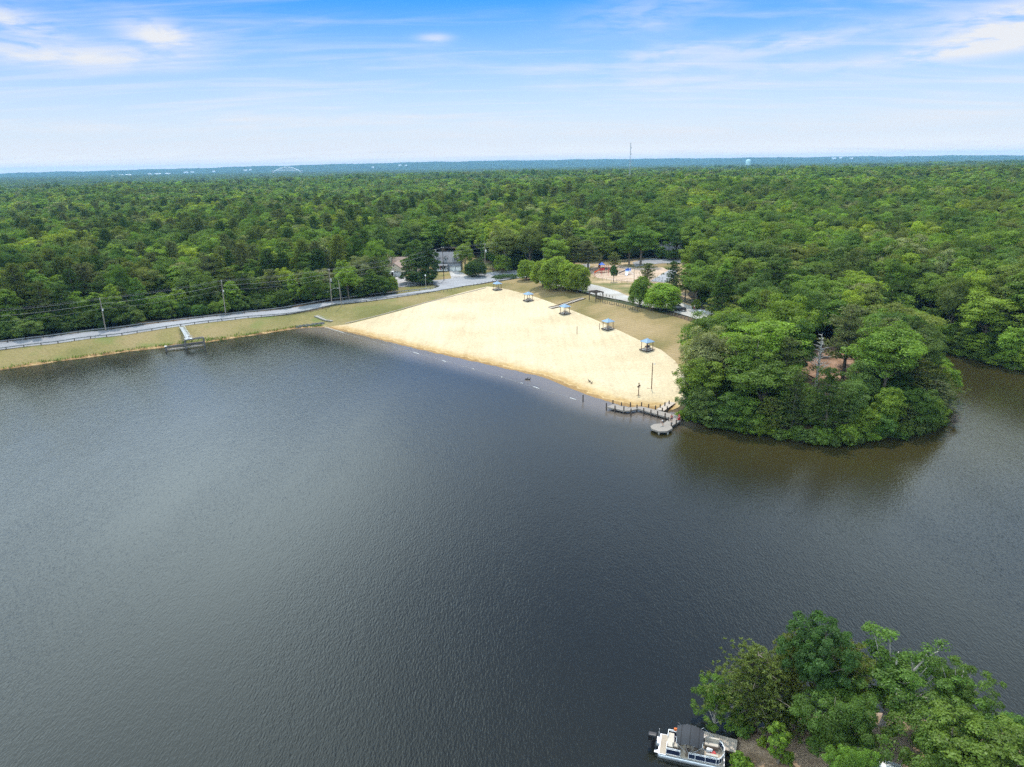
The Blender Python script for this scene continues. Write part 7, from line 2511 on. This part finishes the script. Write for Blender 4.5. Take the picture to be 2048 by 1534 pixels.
# ---------------------------------------------------------------- far landmarks
def mast(px, ptop, pbase, dist, w, lab, name='radio_mast'):
    d = ray(px, pbase); t = dist / math.hypot(d.x, d.y)
    b = CAM + d * t; top = AT(px, ptop, b.y).z
    z0 = float(land(np.array([b.x]), np.array([b.y]))[0])
    o = empty(name, (b.x, b.y, z0), 0, lab, 'radio mast' if name == 'radio_mast' else 'mast')
    H = top - z0
    legs = [(math.cos(a) , math.sin(a)) for a in (math.pi / 2, math.pi * 7 / 6, math.pi * 11 / 6)]
    rad = lambda z: w * (1 - .72 * z / H)
    m = MB()
    for cx, cy in legs:
        m.tube([(cx * w, cy * w, 0), (cx * rad(H * .5), cy * rad(H * .5), H * .5), (cx * rad(H * .97), cy * rad(H * .97), H * .97)], w * .10, 5)
    m.build('leg', M['mast'], o)
    m = MB(); nb_ = 22
    for k in range(nb_):
        z0_, z1_ = H * .97 * k / nb_, H * .97 * (k + 1) / nb_
        for i in range(3):
            a, b2 = legs[i], legs[(i + 1) % 3]
            m.tube([(a[0] * rad(z0_), a[1] * rad(z0_), z0_), (b2[0] * rad(z1_), b2[1] * rad(z1_), z1_)], w * .055, 4, False)
            m.tube([(a[0] * rad(z1_), a[1] * rad(z1_), z1_), (b2[0] * rad(z1_), b2[1] * rad(z1_), z1_)], w * .055, 4, False)
    m.build('lattice', M['mast'], o)
    m = MB(); m.tube([(0, 0, H * .95), (0, 0, H)], w * .09, 5)
    for z in (.55, .72, .86): m.box(w * .9, 0, H * z, w * .6, w * .3, w * 1.4)
    m.build('antenna', M['mast'], o)


mast(1259.5, 283, 350, 1250, 1.5, 'tall lattice radio mast rising from the forest above the horizon')

d = ray(1496, 332); t = 1700 / d.y; b = CAM + d * t
z0 = float(land(np.array([b.x]), np.array([b.y]))[0])
zt, zb = AT(1496, 319, b.y).z, AT(1496, 331, b.y).z
o = empty('water_tower', (b.x, b.y, z0), 0, 'pale cyan water tower standing above the forest near the horizon', 'water tower')
r = 9.5 / 2 * 1700 / 1422 * 1.02
hh = zb - z0
m = MB(); m.lathe([(r * .55, hh - 1.5), (r * .92, hh), (r, hh + 1.5), (r, zt - z0 - 2.4), (r * .9, zt - z0 - 1.2), (r * .5, zt - z0 - .3), (.1, zt - z0)], 28); m.build('tank', M['cyan'], o, True)
m = MB(); m.lathe([(r * .30, 0), (r * .22, 3), (r * .22, hh - 2), (r * .5, hh - .8)], 16); m.build('stem', M['cyan'], o, True)
m = MB(); m.lathe([(r + .5, hh + 1.2), (r + .5, hh + 1.5), (r * .98, hh + 1.5), (r * .98, hh + 1.2)], 28); m.build('walkway', M['white'], o)

# arched bridge far off
Yb = 5600.0
P0, P1 = AT(545, 345, Yb), AT(604, 344, Yb)
o = empty('arch_bridge', ((P0.x + P1.x) / 2, Yb, 0), 0, 'pale arched steel bridge far away on the left part of the horizon', 'bridge')
hw = (P1.x - P0.x) / 2
zt = AT(577, 334, Yb).z
deckz = zt - 26
m = MB()
arcp = [(-hw + 2 * hw * k / 24, 0, 8 + (zt - 8) * (1 - (2 * k / 24 - 1) ** 2) ** .85) for k in range(25)]
for y in (-7, 7): m.tube([(a, y, c) for a, _, c in arcp], 2.1, 5)
m.build('arch', M['white'], o)
m = MB(); m.box(0, 0, deckz, hw * 2.1, 12, 2.4); m.build('deck', M['white'], o)
m = MB()
for k in range(3, 22):
    a = arcp[k]
    for y in (-7, 7): m.tube([(a[0], y, deckz), (a[0], y, a[2])], .6, 4)
m.build('hanger', M['white_bright'], o)
m = MB()
for x in (-hw, -hw * .5, hw * .5, hw): m.box(x, 0, deckz / 2, 5, 10, deckz)
m.build('pier', M['concrete'], o)

# white buildings of the distant town
rg = random.Random(21)
TOWN = [(98, 357, 34), (112, 357, 22), (126, 358, 16), (168, 354, 20), (176, 354, 12), (196, 355, 26), (206, 356.5, 34), (216, 354, 20), (230, 353, 18), (243, 351.5, 14), (257, 350.5, 16), (262, 351.5, 10), (300, 349, 12), (316, 348.5, 20),
        (336, 348, 16), (372, 345.5, 16), (385, 345, 10), (428, 343.5, 10), (491, 341, 12), (501, 340, 8), (800, 331, 12), (812, 331.5, 8), (1668, 317, 14), (1681, 316.5, 10), (1703, 317.5, 10), (746, 335, 8)]
def hill_hit(px, py):
    """where a sight line meets the plain or the slope of the far ridge"""
    d = ray(px, py); k = math.hypot(d.x, d.y); a_ = math.atan2(d.x, d.y)
    for R__ in np.arange(3900, 11500, 20.0):
        z = CAM_H + d.z * R__ / k
        if z < max(3.0, ridge_z(a_, R__)): break
    return CAM + d * (R__ / k)


for i, (px, py, wpx) in enumerate(TOWN):
    q = hill_hit(px, py + 1.0)
    sc_ = math.hypot(q.x, q.y) / 1422
    w_ = wpx * sc_ * .5; d_ = 18.0; h_ = max(5.0, 2.0 * sc_)
    m = MB(); gable_wall(m, -w_ / 2, w_ / 2, -d_ / 2, d_ / 2, -4, h_, 2.2, 'x'); gable_roof(m, -w_ / 2, w_ / 2, -d_ / 2, d_ / 2, h_, 2.2, .6, 'x')
    o = m.build('town_building', M['white_bright']); o.location = q; o.rotation_euler.z = -math.atan2(q.x, q.y)
    tag(o, 'white building of the distant town, %s counting from the left along the horizon' % ordinal(sorted(range(len(TOWN)), key=lambda k: TOWN[k][0]).index(i) + 1), 'building', 'white buildings of the distant town')

# ================================================================== SKY, SUN, AIR
SUN_EL, SUN_AZ = R_(64), R_(6)       # azimuth from +Y towards +X
sv = Vector((math.sin(SUN_AZ) * math.cos(SUN_EL), math.cos(SUN_AZ) * math.cos(SUN_EL), math.sin(SUN_EL)))
sl = bpy.data.lights.new('sun', 'SUN'); sl.energy = 4.3; sl.angle = R_(.53); sl.color = (1.0, .95, .87)
so = bpy.data.objects.new('sun', sl); COL.objects.link(so)
so.location = (0, 0, 90)
so.rotation_euler = (-sv).to_track_quat('-Z', 'Y').to_euler()

wd = bpy.data.worlds.new('World'); scene.world = wd; wd.use_nodes = True
nt = wd.node_tree
for n in list(nt.nodes): nt.nodes.remove(n)
L = nt.links.new
out = nd(nt, 'ShaderNodeOutputWorld'); bg = nd(nt, 'ShaderNodeBackground'); bg.inputs['Strength'].default_value = 0.12
sky = nd(nt, 'ShaderNodeTexSky', sky_type='NISHITA'); sky.sun_disc = False; sky.sun_elevation = SUN_EL; sky.sun_rotation = SUN_AZ
sky.altitude = 50; sky.air_density = 1.0; sky.dust_density = SKY_DUST; sky.ozone_density = 2.5
hsv = nd(nt, 'ShaderNodeHueSaturation'); hsv.inputs['Saturation'].default_value = SKY_SAT; hsv.inputs['Value'].default_value = SKY_VAL
stint = nd(nt, 'ShaderNodeMix', data_type='RGBA', blend_type='MULTIPLY'); stint.inputs[0].default_value = 1; stint.inputs[7].default_value = SKY_TINT
L(sky.outputs[0], stint.inputs[6]); L(stint.outputs[2], hsv.inputs['Color'])
tc = nd(nt, 'ShaderNodeTexCoord')
nrm = nd(nt, 'ShaderNodeVectorMath', operation='NORMALIZE'); L(tc.outputs['Generated'], nrm.inputs[0])
sep = nd(nt, 'ShaderNodeSeparateXYZ'); L(nrm.outputs[0], sep.inputs[0])


def mth(op, a, b=None, c=None, clamp=False):
    n = nd(nt, 'ShaderNodeMath', operation=op); n.use_clamp = clamp
    for i, v in enumerate((a, b, c)):
        if v is None: continue
        if isinstance(v, (int, float)): n.inputs[i].default_value = v
        else: L(v, n.inputs[i])
    return n.outputs[0]


def rng(v, a, b, c=0.0, d=1.0, smooth=True):
    n = nd(nt, 'ShaderNodeMapRange'); n.interpolation_type = 'SMOOTHSTEP' if smooth else 'LINEAR'
    for i, q in enumerate((a, b, c, d)): n.inputs[i + 1].default_value = q
    L(v, n.inputs[0])
    return n.outputs[0]


el = mth('ARCSINE', sep.outputs[2])
elc = mth('MAXIMUM', sep.outputs[2], 0.0)
azn = mth('ARCTAN2', sep.outputs[0], sep.outputs[1])
# thin cloud sheet seen in perspective: direction projected on a level sheet overhead
den = mth('ADD', elc, 0.09)
pxn = mth('DIVIDE', sep.outputs[0], den); pyn = mth('DIVIDE', sep.outputs[1], den)
cmb = nd(nt, 'ShaderNodeCombineXYZ'); L(pxn, cmb.inputs[0]); L(pyn, cmb.inputs[1])


def cloud_noise(scale, st, rot, loc, detail, rough, dist):
    mp = nd(nt, 'ShaderNodeMapping'); mp.inputs['Scale'].default_value = st; mp.inputs['Rotation'].default_value = (0, 0, rot); mp.inputs['Location'].default_value = loc
    L(cmb.outputs[0], mp.inputs[0])
    n = nd(nt, 'ShaderNodeTexNoise'); n.inputs['Scale'].default_value = scale; n.inputs['Detail'].default_value = detail; n.inputs['Roughness'].default_value = rough; n.inputs['Distortion'].default_value = dist
    L(mp.outputs[0], n.inputs['Vector'])
    return n.outputs['Fac']


c1 = cloud_noise(0.55, (1.0, 1.6, 1), R_(20), (3.1, 1.7, 0), 7, .6, .5)
c2 = cloud_noise(1.5, (.5, 2.2, 1), R_(-14), (8.3, 4.2, 0), 6, .62, .6)
haz = rng(el, 0.0, .215, 1.0, 0.0, False)
haz = mth('POWER', haz, 1.25)
veil = mth('MULTIPLY', haz, HAZE_SKY)
cir = mth('MULTIPLY', rng(c1, .48, .76), rng(el, .02, .3, .50, .30))
cir2 = mth('MULTIPLY', rng(c2, .44, .72), rng(el, .0, .25, .48, .20))
amt = mth('ADD', cir, cir2, None, True)


def blob(az0, el0, wa, we, tilt, amt_, nz):
    """one cloud at a compass bearing and height in the sky"""
    a = mth('SUBTRACT', azn, az0); e = mth('SUBTRACT', mth('SUBTRACT', el, el0), mth('MULTIPLY', a, tilt))
    q = mth('ADD', mth('POWER', mth('DIVIDE', a, wa), 2.0), mth('POWER', mth('DIVIDE', e, we), 2.0))
    g = mth('EXPONENT', mth('MULTIPLY', q, -1.0))
    r = rng(nz, .30, .60)
    return mth('MULTIPLY', mth('MULTIPLY', g, r), amt_)


cmb2 = nd(nt, 'ShaderNodeCombineXYZ'); L(mth('MULTIPLY', azn, 13.0), cmb2.inputs[0]); L(mth('MULTIPLY', el, 62.0), cmb2.inputs[1])
nzb = nd(nt, 'ShaderNodeTexNoise'); nzb.inputs['Scale'].default_value = 1.0; nzb.inputs['Detail'].default_value = 6; nzb.inputs['Roughness'].default_value = .6; nzb.inputs['Distortion'].default_value = .4
L(cmb2.outputs[0], nzb.inputs['Vector'])


def sky_at(px, py):
    d = ray(px, py).normalized()
    return math.atan2(d.x, d.y), math.asin(d.z)


BLOBS = [(10, 42, .06, .014, -.16, .95), (60, 106, .13, .011, -.01, .85), (315, 70, .04, .015, -.08, .95), (2030, 40, .07, .020, .14, 1.1), (1980, 90, .11, .011, .08, .9), (1540, 95, .17, .012, .10, .6), (870, 76, .02, .005, 0, .7), (1290, 110, .10, .006, .10, .5), (650, 240, .12, .006, 0, .5), (120, 255, .14, .007, 0, .5), (1450, 150, .2, .008, .04, .4),
         (1900, 228, .16, .007, 0, .5), (1700, 256, .16, .006, 0, .5), (330, 300, .3, .015, 0, .35), (1000, 275, .3, .016, 0, .4), (1300, 20, .10, .02, .12, .35)]
for (x, y, wa, we, tl, am) in BLOBS:
    a0, e0 = sky_at(x, y)
    amt = mth('ADD', amt, blob(a0, e0, wa, we, tl, am, nzb.outputs['Fac']), None, True)
# a broad bright bank of cloud higher up on the left, mirrored by the lake
bank = mth('MULTIPLY', mth('MAXIMUM', rng(azn, .02, -.42), mth('MULTIPLY', rng(azn, .18, .65), .42)), mth('MULTIPLY', rng(el, .225, .40), rng(el, 1.3, .9)))
veil2 = mth('MULTIPLY', mth('MULTIPLY', rng(el, .225, .33), rng(el, .66, .36)), mth('MULTIPLY_ADD', c1, .5, .55))
tot = mth('ADD', mth('MAXIMUM', amt, veil2), mth('MULTIPLY', bank, mth('MULTIPLY_ADD', c1, .5, .55)), None, True)
chi = nd(nt, 'ShaderNodeMix', data_type='RGBA'); chi.inputs[6].default_value = CLOUD_COL; chi.inputs[7].default_value = HIGH_COL
L(rng(el, .20, .34), chi.inputs[0])
ccol = nd(nt, 'ShaderNodeMix', data_type='RGBA'); L(chi.outputs[2], ccol.inputs[6]); ccol.inputs[7].default_value = BANK_COL
L(bank, ccol.inputs[0])
vcol = nd(nt, 'ShaderNodeMix', data_type='RGBA'); vcol.inputs[6].default_value = HORIZON_COL; vcol.inputs[7].default_value = VEIL_COL
L(rng(el, 0.0, .035), vcol.inputs[0])
m0 = nd(nt, 'ShaderNodeMix', data_type='RGBA'); L(veil, m0.inputs[0]); L(hsv.outputs[0], m0.inputs[6]); L(vcol.outputs[2], m0.inputs[7])
m1 = nd(nt, 'ShaderNodeMix', data_type='RGBA'); L(tot, m1.inputs[0]); L(m0.outputs[2], m1.inputs[6]); L(ccol.outputs[2], m1.inputs[7])
L(m1.outputs[2], bg.inputs['Color']); L(bg.outputs[0], out.inputs[0])

# the air between here and the ridge
hb = MB(); hb.box(0, 6300, 60, 29000, 14000, 132)
hm = bpy.data.materials.new('air'); hm.use_nodes = True
ht = hm.node_tree
for n in list(ht.nodes): ht.nodes.remove(n)
ho = nd(ht, 'ShaderNodeOutputMaterial'); pv = nd(ht, 'ShaderNodeVolumePrincipled')
pv.inputs['Color'].default_value = HAZE_COL; pv.inputs['Density'].default_value = HAZE_DENS; pv.inputs['Anisotropy'].default_value = 0.0
pv.inputs['Density Attribute'].default_value = ''
ht.links.new(pv.outputs[0], ho.inputs['Volume'])
hz_o = hb.build('haze', hm); hz_o['kind'] = 'stuff'

# ---------------------------------------------------------------- render settings
scene.view_settings.view_transform = 'Standard'
scene.view_settings.look = 'None'
scene.view_settings.exposure = EXPOSURE
scene.view_settings.gamma = 1
cy = scene.cycles
cy.max_bounces = 5; cy.diffuse_bounces = 3; cy.glossy_bounces = 3; cy.transmission_bounces = 3; cy.volume_bounces = 0; cy.transparent_max_bounces = 4
cy.use_denoising = DENOISE
cy.sample_clamp_indirect = 4.0
cy.caustics_reflective = False; cy.caustics_refractive = False
cy.use_adaptive_sampling = False
